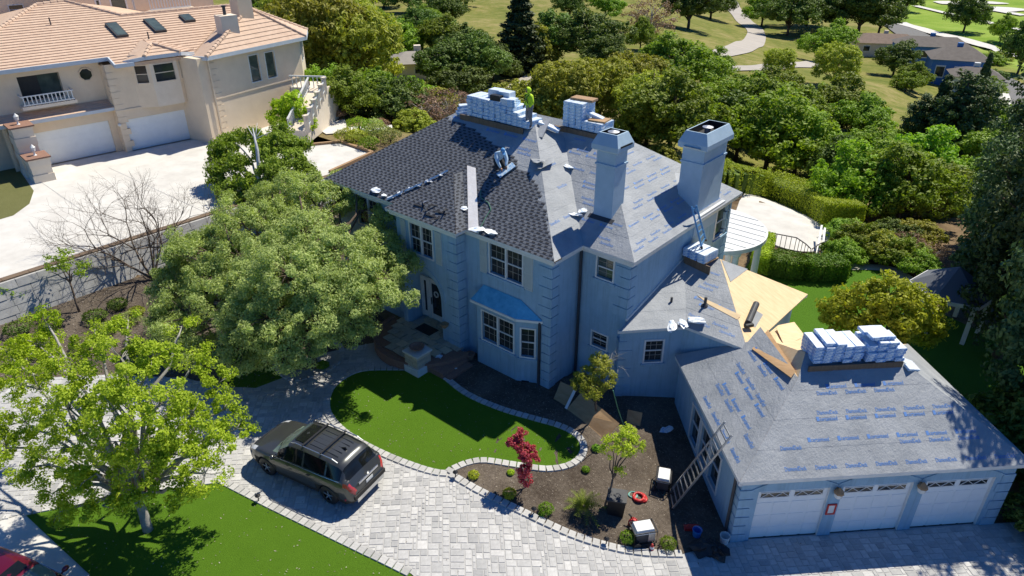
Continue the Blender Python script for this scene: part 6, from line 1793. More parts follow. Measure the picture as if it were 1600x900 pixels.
    for a in ax:
        for s_ in (1, -1):
            c = P(a, s_ * .86, .0); y0 = c[1]; w = thing('wheel', None, None) if False else None
            ty = MB(); prof = [(.20, -.11), (.33, -.115), (.375, -.09), (.388, 0), (.375, .09), (.33, .115), (.20, .11)]
            nseg = 28; vs = [(a * kx + r * math.cos(2 * math.pi * k / nseg), y0 + yy, .39 + r * math.sin(2 * math.pi * k / nseg)) for r, yy in prof for k in range(nseg)]
            ty.add(vs, [(i * nseg + k, i * nseg + (k + 1) % nseg, (i + 1) * nseg + (k + 1) % nseg, (i + 1) * nseg + k) for i in range(len(prof) - 1) for k in range(nseg)])
            wh = A(ty, 'wheel', K['black'], True)
            rm = MB(); yo = y0 + s_ * .085
            for k in range(5):
                an = 2 * math.pi * k / 5 + .3
                rm.bar((a * kx + .04 * math.cos(an), yo, .39 + .04 * math.sin(an)), (a * kx + .265 * math.cos(an), yo + s_ * .012, .39 + .265 * math.sin(an)), .055, .03, (0, 1, 0))
            ring = [(a * kx + .27 * math.cos(q), yo + s_ * .01, .39 + .27 * math.sin(q)) for q in np.linspace(0, 2 * math.pi, 25)]
            rm.tube(ring, .016, 6); rm.tube([(a * kx, yo - .03, .39), (a * kx, yo + .03, .39)], .05, 10)
            rm.obj('rim', CHROME, wh)
            MB().tube([(a * kx, yo - s_ * .06, .39), (a * kx, yo - s_ * .05, .39)], .25, 20).obj('brake_disc', K['lead'], wh)
    for s_ in (1, -1):
        A(MB().tube([P(.86, s_ * .93, 1.12), P(.88, s_ * 1.03, 1.16)], .03, 6).ball(P(.88, s_ * 1.09, 1.2), (.075, .11, .085), 10, 8), 'mirror', body, True)
        for xh in (.42, -.55): A(MB().bar(P(xh, s_ * 1.0, .98), P(xh - .16, s_ * 1.0, .985), .02, .03), 'door_handle', body)
        if roofbars: A(MB().tube([P(.28, s_ * .66, 1.79), P(.1, s_ * .665, 1.85), P(-1.55, s_ * .655, 1.83), P(-1.78, s_ * .65, 1.75)], .022, 6), 'roof_rail', CHROME)
        # window line
        A(MB().tube([P(1.02, s_ * .945, 1.10), P(.2, s_ * .953, 1.135), P(-1.2, s_ * .953, 1.18), P(-1.98, s_ * .93, 1.205)], .011, 5), 'window_trim', CHROME)
        A(MB().box((-2.20) * kx, (-2.16) * kx, s_ * .9 * ky - .05, s_ * .9 * ky + .05, .48, .56), 'reflector', LAMPR)
    if roofbars:
        for x in (-.25, -1.05): A(MB().bar(P(x, -.66, 1.87), P(x, .66, 1.87), .07, .03), 'cross_bar', K['black'])
        for y in (-.4, -.2, 0, .2, .4): A(MB().bar(P(-.35, y, 1.812), P(-1.6, y, 1.765), .02, .012), 'roof_rib', body)
    A(MB().add([P(.30, -.46, 1.775), P(.30, .46, 1.775), P(-.14, .48, 1.815), P(-.14, -.48, 1.815)], [(0, 1, 2, 3)]), 'sunroof', CARGLASS)
    A(MB().add([P(-1.62, -.025, 1.75), P(-1.62, .025, 1.75), P(-1.40, .018, 1.775), P(-1.40, -.018, 1.775), P(-1.60, 0, 1.86)], [(0, 1, 4), (1, 2, 4), (2, 3, 4), (3, 0, 4)]), 'antenna', K['black'])
    A(MB().bar(P(-2.46, -.50, 1.02), P(-2.46, .50, 1.02), .03, .07), 'tailgate_strip', CHROME)
    A(MB().box(-2.50 * kx, -2.485 * kx, -.17, .17, .80, .92), 'number_plate', K['trim'])
    A(MB().ball(P(-2.44, 0, 1.11), (.015, .06, .045), 10, 6), 'badge', CHROME)
    A(MB().box(-2.52 * kx, -2.42 * kx, -.70 * ky, .70 * ky, .36, .52), 'rear_bumper', CHROME)
    A(MB().box(-2.515 * kx, -2.40 * kx, -.80 * ky, .80 * ky, .52, .68), 'rear_bumper', CLAD)
    A(MB().box(2.40 * kx, 2.49 * kx, -.45, .45, .5, .72), 'grille', CLAD)
    for y in (-.38, .1): A(MB().bar(P(1.20, y, 1.17), P(1.00, y + .42, 1.30), .018, .02), 'wiper', K['black'])
    # seats seen through the glass are too dark to show; a pale dash line under the windscreen
    return t
wf, wr_ = G(421, 743), G(517, 788)
dv = (wf - wr_)[:2]; dv /= np.linalg.norm(dv); left = np.array([-dv[1], dv[0]])
mid = (wf + wr_)[:2] / 2 - left * .93
car('parked_car', 'dark grey sport utility car with roof bars parked on the paved drive', (mid[0], mid[1], .045), math.atan2(dv[1], dv[0]), paint('dark_grey_paint', (.066, .070, .070)))
rc = at(40, 956, .0)
rd = (at(150, 975, 0) - at(40, 925, 0))[:2]
car('parked_car', 'dark red car at the lower left corner, only its roof in view', (rc[0], rc[1], .0), math.atan2(rd[1], rd[0]), paint('dark_red_paint', (.17, .008, .03)), L=4.6, Wd=1.85, H=1.62, roofbars=False)

# ------------------------------------------------------------------ plants
def unit(v): return v / (np.linalg.norm(v, axis=-1, keepdims=True) + 1e-9)
def leaf_mesh(name, P, Nrm, size, aspect, m, rng, droop=0.0, var=.35):
    """one folded rhombic leaf (4 vertices) for each point"""
    n = len(P); t = rng.normal(size=(n, 3)); t[:, 2] -= droop
    Nn = unit(Nrm + rng.normal(size=(n, 3)) * .45)
    t = unit(t - (t * Nn).sum(1, keepdims=True) * Nn); b = np.cross(Nn, t)
    s = size * (1 + var * rng.uniform(-1, 1, (n, 1))); w = s * aspect
    V = np.empty((n, 4, 3)); V[:, 0] = P - t * s * .5; V[:, 1] = P + b * w * .5 + Nn * w * .12; V[:, 2] = P + t * s * .5; V[:, 3] = P - b * w * .5 + Nn * w * .12
    F = np.arange(n * 4).reshape(n, 4)
    return fastmesh(name, V.reshape(-1, 3), F, m, False)
def clumps(rng, lobes, per, spread=.55, shell=.55, flat=.8):
    """points of clumps inside lobes (x,y,z,r)"""
    out = []
    for (x, y, z, r) in lobes:
        n = max(3, int(per * r * r)); d = unit(rng.normal(size=(n, 3))); rad = r * (shell + (1 - shell) * rng.uniform(0, 1, (n, 1)) ** .6)
        q = d * rad; q[:, 2] *= flat; keep = (d[:, 2] > -.55) | (rng.uniform(size=n) < .4)
        out.append(np.array([x, y, z]) + q[keep])
    return np.concatenate(out)
def foliage(rng, C_, cr, per, ctr=None, up=.35):
    n = len(C_); k = per; d = unit(rng.normal(size=(n, k, 3))); rr = cr * rng.uniform(.55, 1.35, (n, 1, 1)) * rng.uniform(.15, 1, (n, k, 1)) ** .5
    q = d * rr; q[..., 2] *= .75
    P = C_[:, None, :] + q; N = d.copy(); N[..., 2] += up
    if ctr is not None: N += unit(C_ - ctr)[:, None, :] * .6
    return P.reshape(-1, 3), unit(N.reshape(-1, 3))
def limb(mb, rng, a, b, r0, r1, n=5, wig=.12, sides=6):
    a, b = np.array(a, float), np.array(b, float); L = np.linalg.norm(b - a); pts = []
    for i in range(n + 1):
        t = i / n; p = a + (b - a) * t; p[2] += L * .10 * math.sin(math.pi * t) * (1 if b[2] > a[2] else .4)
        if 0 < i < n: p = p + rng.normal(size=3) * wig * L * .22
        pts.append(p)
    mb.tube(pts, [r0 + (r1 - r0) * i / n for i in range(n + 1)], sides); return pts
def tree(name, label, base, lobes, rng, leafm, barkm, leaf=.12, aspect=.45, per=10, cr=.4, lpc=60, tr=.16, fork=.35, droop=0.0, shell=.55, flat=.8, cat='tree', stems=1, twig=True, group=None, up=.35):
    """trunk, limbs to every lobe, twigs to the clumps, and leaves"""
    base = np.array(base, float); t = thing(name, label, cat, base, group=group)
    L = np.array([l[:3] for l in lobes]); mid = L.mean(0)
    mb = MB(); ctr = mid
    fk = base + (mid - base) * fork; fk[:2] += rng.normal(size=2) * .08
    bases = []
    for s_ in range(stems):
        o = np.array([math.cos(s_ * 2.4), math.sin(s_ * 2.4), 0]) * (0 if stems == 1 else tr * 1.6)
        f = fk + o * 2.2
        limb(mb, rng, base + o - [0, 0, .08], f, tr, tr * .72, 5, .06, 9); bases.append(f)
    CL = clumps(rng, lobes, per, shell=shell, flat=flat)
    ends = []
    for i, l in enumerate(lobes):
        f = bases[i % len(bases)]; pts = limb(mb, rng, f, l[:3], tr * .62, tr * .16, 6, .10, 6); ends.append(pts)
    if twig:
        allp = np.array([p for e in ends for p in e[2:]])
        for c in CL[rng.uniform(size=len(CL)) < .55]:
            j = np.argmin(((allp - c) ** 2).sum(1)); limb(mb, rng, allp[j], c, tr * .13, tr * .05, 3, .12, 4)
    tk = mb.mesh('trunk', barkm, True); to = put('trunk', tk, t)
    P, N = foliage(rng, CL, cr, lpc, ctr, up)
    put('crown', leaf_mesh('crown', P, N, leaf, aspect, leafm, rng, droop), t)
    return t
def lob(px, py, z, r): p = at(px, py, z); return (p[0], p[1], p[2], r)
LM = {}
LM['olive'] = leaf_mat('olive_leaf', (.37, .44, .14), (.22, .28, .075), (.52, .57, .22), .38)
LM['lime'] = leaf_mat('lime_leaf', (.44, .67, .035), (.29, .49, .02), (.64, .86, .08), .42)
LM['mid'] = leaf_mat('mid_green_leaf', (.23, .34, .035), (.12, .20, .02), (.35, .46, .05), .35)
LM['dark'] = leaf_mat('dark_oak_leaf', (.125, .20, .034), (.06, .11, .018), (.21, .30, .05), .25)
LM['pine'] = leaf_mat('conifer_needle', (0.075, 0.119, 0.040), (0.043, 0.075, 0.024), (0.123, 0.174, 0.058), .2)
LM['yellow'] = leaf_mat('yellow_green_leaf', (.45, .56, .04), (.31, .40, .03), (.62, .68, .07), .4)
LM['willow'] = leaf_mat('olive_yellow_leaf', (.36, .39, .05), (.24, .28, .035), (.50, .49, .075), .35)
LM['fresh'] = leaf_mat('fresh_green_leaf', (.27, .44, .035), (.16, .30, .02), (.40, .56, .055), .4)
LM['red'] = leaf_mat('red_maple_leaf', (.40, .05, .11), (.26, .025, .06), (.56, .13, .22), .4)
LM['brown'] = leaf_mat('dry_brown_leaf', (0.330, 0.207, 0.132), (0.231, 0.132, 0.083), (0.462, 0.314, 0.215), .2)
LM['box'] = leaf_mat('box_leaf', (0.216, 0.360, 0.026), (0.134, 0.260, 0.018), (0.306, 0.468, 0.046), .3)
LM['hedge'] = leaf_mat('hedge_leaf', (.36, .48, .03), (.24, .36, .02), (.50, .60, .05), .35)
LM['hedge_d'] = leaf_mat('clipped_hedge_leaf', (0.123, 0.239, 0.024), (0.083, 0.174, 0.017), (0.182, 0.314, 0.033), .3)
rg = np.random.default_rng(21)
# the big olive before the house
_r = random.Random(12)
OLSH = [lob(_r.uniform(265, 335), _r.uniform(365, 400), 4.6, _r.uniform(.2, .4)) for _ in range(9)] + [lob(_r.uniform(340, 460), _r.uniform(295, 350), 5.6, _r.uniform(.2, .4)) for _ in range(12)] + [lob(_r.uniform(440, 600), _r.uniform(268, 300), 6.2, _r.uniform(.2, .4)) for _ in range(13)] + [lob(_r.uniform(600, 645), _r.uniform(340, 480), 4.4, _r.uniform(.2, .4)) for _ in range(10)] + [lob(_r.uniform(232, 262), _r.uniform(420, 530), 2.6, _r.uniform(.2, .38)) for _ in range(9)] + [lob(_r.uniform(280, 450), _r.uniform(540, 575), 1.9, _r.uniform(.2, .4)) for _ in range(7)]
olb = G(486, 572)
tree('olive_tree', 'wide silvery olive tree in the kerbed bed left of the entrance', olb, [lob(*a) for a in [
    (300, 405, 3.6, 1.35), (285, 470, 2.7, 1.25), (345, 470, 3.3, 1.3), (300, 525, 2.1, 1.0), (370, 400, 4.4, 1.35), (430, 350, 5.0, 1.3), (500, 320, 5.4, 1.35), (555, 310, 5.5, 1.1), (450, 430, 5.0, 1.5), (530, 400, 5.3, 1.45), (585, 390, 4.6, 1.2), (600, 450, 3.6, 1.05), (540, 470, 4.2, 1.3), (420, 500, 3.6, 1.3), (490, 500, 3.8, 1.2), (555, 510, 2.9, .8), (380, 545, 2.4, 1.05), (450, 550, 2.6, .95), (505, 538, 2.5, .7), (470, 295, 5.5, 1.0), (415, 305, 4.9, .9), (350, 350, 4.3, .9), (600, 345, 5.1, .9), (622, 405, 4.3, .8), (262, 500, 2.2, .8), (330, 430, 3.9, 1.1), (590, 320, 5.3, .8), (400, 440, 4.4, 1.3), (480, 370, 5.4, 1.3), (380, 500, 3.2, 1.1), (500, 450, 4.7, 1.2), (560, 440, 4.6, 1.1), (330, 375, 4.2, 1.0), (270, 435, 3.1, 1.0), (420, 400, 4.9, 1.2)]] + OLSH,
     rg, LM['olive'], K['bark'], .135, .34, 38, .36, 150, .17, .28, shell=.4, stems=3, up=.5)
# the lime-green tree by the street
tree('plane_tree', 'lime green young-leaved tree with pale trunk on the street lawn', G(232, 830), [lob(*a) for a in [
    (60, 540, 4.6, .85), (30, 600, 4.2, 1.0), (40, 660, 3.6, .9), (110, 580, 5.2, 1.0), (150, 530, 5.8, .7), (190, 560, 6.0, 1.0), (240, 560, 5.8, .8), (110, 640, 5.0, 1.0), (180, 640, 5.4, .9), (250, 630, 5.2, .9), (310, 560, 4.8, .6), (340, 600, 4.3, .7), (350, 640, 3.8, .65), (300, 650, 4.3, .8), (280, 710, 3.6, 1.0), (320, 740, 3.0, .8), (220, 720, 3.8, .9), (150, 740, 3.2, .9), (100, 760, 2.6, .8), (160, 790, 2.2, .7), (50, 730, 3.0, .75), (70, 500, 5.2, .5), (285, 510, 5.4, .4), (15, 555, 4.6, .8), (10, 700, 3.2, .8), (200, 500, 6.2, .5), (370, 670, 3.4, .5), (345, 690, 3.4, .6), (200, 600, 6.0, .8), (110, 700, 4.0, .8), (290, 770, 2.4, .6), (225, 770, 2.5, .6), (95, 800, 1.9, .6), (180, 690, 4.6, .7), (260, 680, 4.4, .7)]],
     rg, LM['lime'], K['bark_pale'], .088, .62, 34, .25, 110, .17, .30, shell=.3, up=.25)
# bare tree against the retaining wall
def bare_tree(name, label, base, h, rng, m, spread=1.0, depth=5, r=.09, aim=None, cat='tree'):
    t = thing(name, label, cat, base); mb = MB()
    def grow(p, d, L, rad, k):
        pts = [p]; q = p.copy(); dd = d.copy()
        for i in range(4):
            dd = unit(dd + rng.normal(size=3) * .11); q = q + dd * L / 4; pts.append(q.copy())
        mb.tube(pts, [rad * (1 - .11 * i) for i in range(5)], 6 if k < 3 else 4)
        if k >= depth: return
        for i in range(3 if k < 2 else (3 if rng.uniform() < .6 else 2)):
            nd = unit(dd + rng.normal(size=3) * .50 * spread + np.array([0, 0, .10])); start = pts[-1] if i < 2 else pts[2]
            grow(start.copy(), nd, L * rng.uniform(.66, .86), rad * .60, k + 1)
    b = np.array(base, float)
    for a in (aim or [(-.8, -.3, 1.0), (.1, .5, 1.2), (-.3, .1, 1.3), (-.2, .9, 1.0)]): grow(b.copy(), unit(np.array(a, float)), h * .30, r * .75, 0)
    mb.obj('branches', m, t, True); return t
bare_tree('bare_tree', 'leafless tree with spreading twigs before the retaining wall', G(240, 437), 6.2, rg, K['bark'], 1.0, 6, .10, [(-.5, -.75, 1.0), (.0, .10, 1.25), (-.2, .5, 1.15), (-.35, -.25, 1.3), (.1, .8, 1.0)])
# weeping tree with white trunk
wb = np.array([-37.2, 21.3, .3])
tree('weeping_tree', 'dark leafy tree with bare white trunk tip beside the neighbour drive', wb, [lob(*a) for a in [(350, 230, 4.4, .9), (345, 265, 3.4, .8), (355, 300, 2.6, .8), (395, 215, 4.9, .8), (430, 225, 4.7, 1.0), (455, 255, 4.0, 1.0), (450, 290, 3.0, .9), (480, 270, 3.0, .7), (490, 300, 2.2, .6), (385, 310, 2.2, .7), (365, 215, 4.8, .7), (372, 255, 3.9, .8), (380, 285, 3.0, .8), (425, 265, 4.0, .9), (420, 300, 2.9, .9), (440, 205, 5.0, .7), (465, 230, 4.5, .8), (430, 325, 2.0, .8), (335, 245, 4.0, .6), (340, 285, 2.8, .6), (460, 315, 2.2, .7), (410, 235, 4.5, .8)]],
     rg, LM['mid'], K['bark_white'], .18, .5, 70, .34, 50, .15, .45, droop=1.6, shell=.25)
tt = MB(); p0 = at(409, 330, 1.6); p1_ = at(402, 235, 5.0); p3 = at(395, 200, 6.2)
tt.tube([p0, p1_, p3], [.15, .10, .03], 8)
for q in ((385, 195, 6.0), (402, 192, 6.4), (410, 200, 6.1), (425, 205, 6.0)): tt.tube([p1_ + (p3 - p1_) * .5, at(*q)], [.04, .012], 5)
tt.obj('white_trunk', K['bark_white'], bpy.data.objects['weeping_tree'], True)
# slim young tree, bush at the left edge, bright tree by the neighbour
tree('young_tree', 'slender young tree with open green crown before the retaining wall', G(124, 487), [lob(*a) for a in [(85, 408, 2.6, .55), (110, 405, 2.9, .5), (118, 422, 2.5, .6), (75, 425, 2.1, .4), (95, 398, 2.9, .4)]], rg, LM['fresh'], K['bark'], .15, .45, 30, .25, 26, .06, .6)
tree('leafy_shrub', 'green shrub reaching in at the left edge before the retaining wall', G(-10, 500), [lob(*a) for a in [(-5, 455, 1.6, .5), (18, 462, 1.2, .4), (25, 458, 1.3, .3)]], rg, LM['fresh'], K['bark'], .16, .5, 30, .25, 26, .06, .4, cat='shrub')
tree('maple_tree', 'bright green small tree against the right wing of the neighbour house', NF.p(17.2, 6.4, NZ), [lob(*a) for a in [(445, 165, 4.2, 1.0), (470, 180, 3.6, .9), (435, 185, 3.4, .8), (460, 155, 4.9, .7), (480, 195, 3.1, .6)]], rg, LM['lime'], K['bark'], .22, .6, 40, .33, 44, .10, .4)
# red maple, small flowering tree, wall tree
tree('red_maple', 'slim red-leaved maple on the mulch at the lawn edge', G(822, 762), [lob(*a) for a in [(812, 680, 2.0, .26), (808, 692, 1.8, .30), (822, 705, 1.55, .34), (826, 715, 1.4, .32), (820, 735, .95, .26), (823, 748, .6, .24), (800, 690, 1.8, .2)]], rg, LM['red'], K['bark'], .075, .6, 260, .11, 50, .028, .3)
tree('flowering_tree', 'thin leaning tree with sparse pale green leaves in the mulch bed', G(945, 797), [lob(*a) for a in [(960, 690, 2.0, .38), (985, 680, 2.1, .35), (975, 700, 1.9, .4), (950, 705, 1.7, .3), (965, 735, 1.1, .22), (995, 695, 1.9, .3), (975, 675, 2.3, .3)]], rg, LM['yellow'], K['bark'], .08, .55, 150, .14, 30, .045, .5)
tree('wall_shrub', 'feathery yellow green tree against the front wall beside the plywood', G(930, 655), [lob(*a) for a in [(915, 585, 2.3, .42), (940, 575, 2.6, .42), (925, 610, 1.9, .45), (905, 600, 1.9, .3), (950, 595, 2.2, .35), (935, 560, 2.9, .3)]], rg, LM['willow'], K['bark'], .11, .32, 150, .16, 50, .05, .4, droop=.8)
tg = MB()
for k in range(34):
    a = at(955 + rg.normal() * 8, 565 + rg.normal() * 10, 2.6); tg.tube([a, a + np.array([rg.normal() * .2, rg.normal() * .2, .1]), a + np.array([rg.normal() * .16, rg.normal() * .16, -.45 * rg.uniform()])], .005, 3)
tg.obj('dry_twigs', K['bark_pale'], bpy.data.objects['wall_shrub'])
# sago palm
def palm():
    b = G(912, 800); t = thing('sago_palm', 'spiky dark green palm in the mulch bed', 'palm', b); mb = MB()
    for k in range(46):
        a = rg.uniform(0, 6.28); e = rg.uniform(.15, 1.3); L = rg.uniform(.6, .95); d = np.array([math.cos(a) * math.cos(e), math.sin(a) * math.cos(e), math.sin(e)])
        pts = [b + [0, 0, .25] + d * L * s_ + np.array([0, 0, -.35 * L * s_ * s_]) for s_ in np.linspace(0, 1, 6)]
        side = unit(np.cross(d, [0, 0, 1.0]))
        for i in range(5):
            for s_ in (-1, 1):
                for q in (0, .5):
                    p = pts[i] + (pts[i + 1] - pts[i]) * q; tip = p + side * s_ * .17 * (1 - i / 7) + (pts[i + 1] - pts[i]) * .8 + np.array([0, 0, .03]); mb.add([tuple(p), tuple(p + (pts[i + 1] - pts[i]) * .22), tuple(tip)], [(0, 1, 2)])
    mb.obj('fronds', LM['mid'], t); MB().lathe([(.16, 0), (.19, .12), (.10, .3)], tuple(b), 12).obj('trunk', K['bark'], t)
palm()
# clipped balls, hedges, little shrubs
def shrub(name, label, base, r, m, leaf=.05, n=1500, sq=(1, 1, .85), group=None, cat='shrub'):
    t = thing(name, label, cat, base, group=group); d = unit(rg.normal(size=(n, 3))); d[:, 2] = np.abs(d[:, 2]) * np.sign(d[:, 2] + .6)
    lump = 1 + .10 * np.sin(d[:, 0] * 5 + 1) * np.cos(d[:, 1] * 6) + .06 * rg.normal(size=n)
    P = np.array(base) + d * np.array(sq) * r * lump[:, None] * rg.uniform(.82, 1.02, (n, 1)) + [0, 0, r * sq[2] * .75]
    put('foliage', leaf_mesh('foliage', P, d, leaf, .6, m, rg), t)
    mb = MB()
    for k in range(5): mb.tube([np.array(base) - [0, 0, .03], np.array(base) + np.array([rg.normal() * r * .3, rg.normal() * r * .3, r * 1.0])], [.02 + r * .03, .008], 5)
    mb.obj('stem', K['bark'], t); return t
for px, py, r, m, lb in [(796, 777, .24, 'yellow', 'golden round shrub at the foot of the red maple'), (853, 801, .26, 'box', 'small clipped green ball on the bed below the red maple'), (980, 846, .27, 'box', 'clipped green ball left of the generator'), (1043, 856, .28, 'box', 'clipped green ball at the right end of the bed'), (740, 747, .20, 'yellow', 'leftmost golden tuft in the bed tip'), (798, 741, .13, 'yellow', 'tiny golden tuft by the kerb near the red maple'), (915, 737, .15, 'box', 'tiny green ball at the lawn tip'), (931, 704, .17, 'box', 'green ball beside the plywood'), (846, 806, .10, 'box', 'smallest green tuft beside the clipped ball')]:
    shrub('round_shrub', lb, G(px, py), r, LM[m], .05, 1100)
for i, (px, py, r, m, lb) in enumerate([(205, 505, .5, 'olive', 'grey shrub in the mulch left of the olive'), (170, 520, .45, 'olive', 'low grey shrub behind the lime tree'), (215, 492, .35, 'willow', 'dry tuft below the bare tree'), (250, 495, .3, 'willow', 'straw coloured tuft right of the bare tree'), (60, 497, .18, 'lime', 'bright tuft at the foot of the retaining wall'), (268, 512, .3, 'red', 'orange red flower clump under the bare tree'), (505, 575, .25, 'mid', 'low plant in the kerbed olive bed'), (465, 575, .22, 'mid', 'low plant at the left of the olive bed'), (310, 560, .5, 'dark', 'dark low shrub under the olive edge'), (280, 545, .4, 'dark', 'dark low shrub left of the olive lawn'), (130, 545, .45, 'olive', 'grey green mound in the mulch behind the lime tree')]):
    shrub('low_shrub', lb, G(px, py), r, LM[m], .08, 900, (1.1, 1.1, .7))
for i, (px, py, r, lb) in enumerate([(30, 520, .5, 'dark scrubby mound left of the slender young tree'), (80, 515, .4, 'dark scrub just below the slender young tree'), (150, 500, .45, 'dark scrub between the young tree and the bare tree'), (185, 480, .4, 'dark scrub at the foot of the bare tree'), (60, 555, .5, 'dark mound behind the left of the lime tree'), (270, 470, .45, 'dark scrub between the bare tree and the olive')]):
    shrub('scrub_bush', lb, G(px, py), r, LM['dark'], .10, 800, (1.3, 1.2, .6))
# shrubs at the end of the neighbour's drive
for px, py, r, m, lb in [(562, 207, .95, 'fresh', 'bright clipped mound behind the neighbour drive, the largest'), (541, 222, .8, 'willow', 'brownish round bush nearest the garden stair'), (557, 222, .75, 'willow', 'brownish round bush second from the stair'), (583, 205, .8, 'olive', 'grey green mound right of the bright one'), (590, 216, .9, 'olive', 'silvery mound beside the roof edge'), (577, 232, .7, 'mid', 'green mound at the corner of the drive'), (610, 222, .8, 'olive', 'pale mound just left of the shingled roof'), (596, 196, .6, 'brown', 'purple brown mound behind the silvery one'), (530, 185, .6, 'brown', 'purple grey tuft beside the stair')]:
    p = at(px, py, 2.0); shrub('round_shrub', lb, (p[0], p[1], max(float(ground(p[0], p[1])), 1.4)), r, LM[m], .13, 900, (1.1, 1.1, .75))
def hedge(name, label, path, w, h, m, leaf=.13, dens=1100, z=None):
    P = smooth_line([G(*p) for p in path], 6); P = np.array(P); t = thing(name, label, 'hedge', (P[0][0], P[0][1], float(ground(*P[0]))))
    seg = np.linalg.norm(np.diff(P, axis=0), axis=1); n = int(seg.sum() * dens); cum = np.concatenate([[0], np.cumsum(seg)])
    s_ = rg.uniform(0, cum[-1], n); i = np.clip(np.searchsorted(cum, s_) - 1, 0, len(seg) - 1); f = ((s_ - cum[i]) / seg[i])[:, None]
    q = P[i] + (P[i + 1] - P[i]) * f; d = unit(P[i + 1] - P[i]); nn = np.stack([-d[:, 1], d[:, 0]], -1)
    side = rg.integers(0, 4, n); o = np.where(side < 2, rg.uniform(-w / 2, w / 2, n), np.where(side == 2, -w / 2, w / 2)); zz = np.where(side < 2, h, rg.uniform(.05, 1, n) * h)
    bumpy = .10 * np.sin(s_ * 2.1) + .07 * np.sin(s_ * 5.3 + o * 3)
    V = np.concatenate([q + nn * (o * (1 + .15 * bumpy))[:, None], (ground(q[:, 0], q[:, 1]) + zz * (1 + .10 * bumpy))[:, None]], 1) + rg.normal(size=(n, 3)) * .05
    N = np.zeros((n, 3)); N[side < 2, 2] = 1; N[side == 2, :2] = -nn[side == 2]; N[side == 3, :2] = nn[side == 3]
    for e, sgn in ((0, -1), (-1, 1)):       # rounded ends
        ne = int(w * h * dens * .8); dd = unit((P[1] - P[0]) if e == 0 else (P[-1] - P[-2])) * sgn; n2 = np.array([-dd[1], dd[0]])
        oo = rg.uniform(-w / 2, w / 2, ne); zz2 = rg.uniform(.05, 1, ne) * h; ex = rg.uniform(-.1, .18, ne)
        V = np.concatenate([V, np.concatenate([P[e] + n2 * oo[:, None] + dd * ex[:, None], (float(ground(*P[e])) + zz2)[:, None]], 1)]); N = np.concatenate([N, np.tile(np.append(dd, .2), (ne, 1))])
    n = len(V)
    put('foliage', leaf_mesh('foliage', V, N + rg.normal(size=(n, 3)) * .3, leaf, .6, m, rg), t)
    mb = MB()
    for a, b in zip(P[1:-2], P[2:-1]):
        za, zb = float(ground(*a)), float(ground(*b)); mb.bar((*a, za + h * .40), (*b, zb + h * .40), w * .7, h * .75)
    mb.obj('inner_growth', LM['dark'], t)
hedge('boundary_hedge', 'long curved bright hedge round the rear patio', [(1120, 296), (1150, 298), (1185, 305), (1225, 318), (1262, 332), (1290, 348), (1312, 362)], 2.6, 2.0, LM['hedge'])
hedge('clipped_hedge', 'dark clipped hedge block at the back lawn, left one', [(1203, 425), (1225, 430), (1248, 432)], 1.3, 1.25, LM['hedge_d'])
hedge('clipped_hedge', 'dark clipped hedge block at the back lawn, right one', [(1256, 432), (1285, 434), (1312, 433)], 1.3, 1.2, LM['hedge_d'])
hedge('side_hedge', 'bright hedge strip beside the rear porch columns', [(1185, 428), (1190, 405), (1193, 390)], 1.0, 1.2, LM['hedge'])
# yellow-green tree behind the garage, shrubs of the slope
yb = G(1385, 575)
tree('loquat_tree', 'broad yellow green tree behind the garage roof', yb, [lob(*a) for a in [(1320, 480, 2.5, 1.0), (1350, 470, 3.0, 1.0), (1390, 460, 3.4, 1.0), (1420, 475, 3.0, 1.0), (1450, 490, 2.5, .9), (1335, 510, 1.8, .9), (1390, 505, 2.2, 1.1), (1440, 515, 1.7, .8), (1305, 500, 1.8, .6)]], rg, LM['yellow'], K['bark'], .19, .5, 40, .30, 56, .11, .3, stems=3)

def litter(name, poly, n, m, size, seed, z=.03):
    r = np.random.default_rng(seed); P = np.array([p[:2] for p in poly]); lo, hi = P.min(0), P.max(0)
    q = r.uniform(lo, hi, (n * 3, 2)); q = q[inpoly(q[:, 0], q[:, 1], poly)][:n]
    V = np.concatenate([q, (ground(q[:, 0], q[:, 1]) + z + r.uniform(0, .02, len(q)))[:, None]], 1); N = np.zeros_like(V); N[:, 2] = 1.2
    o = put(name, leaf_mesh(name, V, N, size, .45, m, r, var=.6)); o['kind'] = 'stuff'; o['label'] = 'dry leaves and bark chips scattered on the mulch'; o['category'] = 'litter'
litter('leaf_litter', BED, 9000, leaf_mat('dry_litter', (.30, .25, .19), (.14, .10, .07), (.50, .45, .38), .1), .055, 5)
litter('leaf_litter', BEDLEFT, 9000, bpy.data.materials['dry_litter'], .08, 6)
bpy.data.objects['leaf_litter.001']['label'] = 'dry leaves and chips scattered on the slope below the retaining wall'

litter('lawn_leaves', L1, 260, bpy.data.materials['dry_litter'], .05, 7, .05)
litter('lawn_leaves', L2, 420, bpy.data.materials['dry_litter'], .05, 8, .05)
bpy.data.objects['lawn_leaves']['label'] = 'few dry leaves scattered on the front lawn'
bpy.data.objects['lawn_leaves.001']['label'] = 'few dry leaves scattered on the street lawn under the lime tree'
litter('drive_leaves', DRIVE, 700, bpy.data.materials['dry_litter'], .05, 9, .05)
bpy.data.objects['drive_leaves']['label'] = 'scattered leaves and grit on the paved drive'

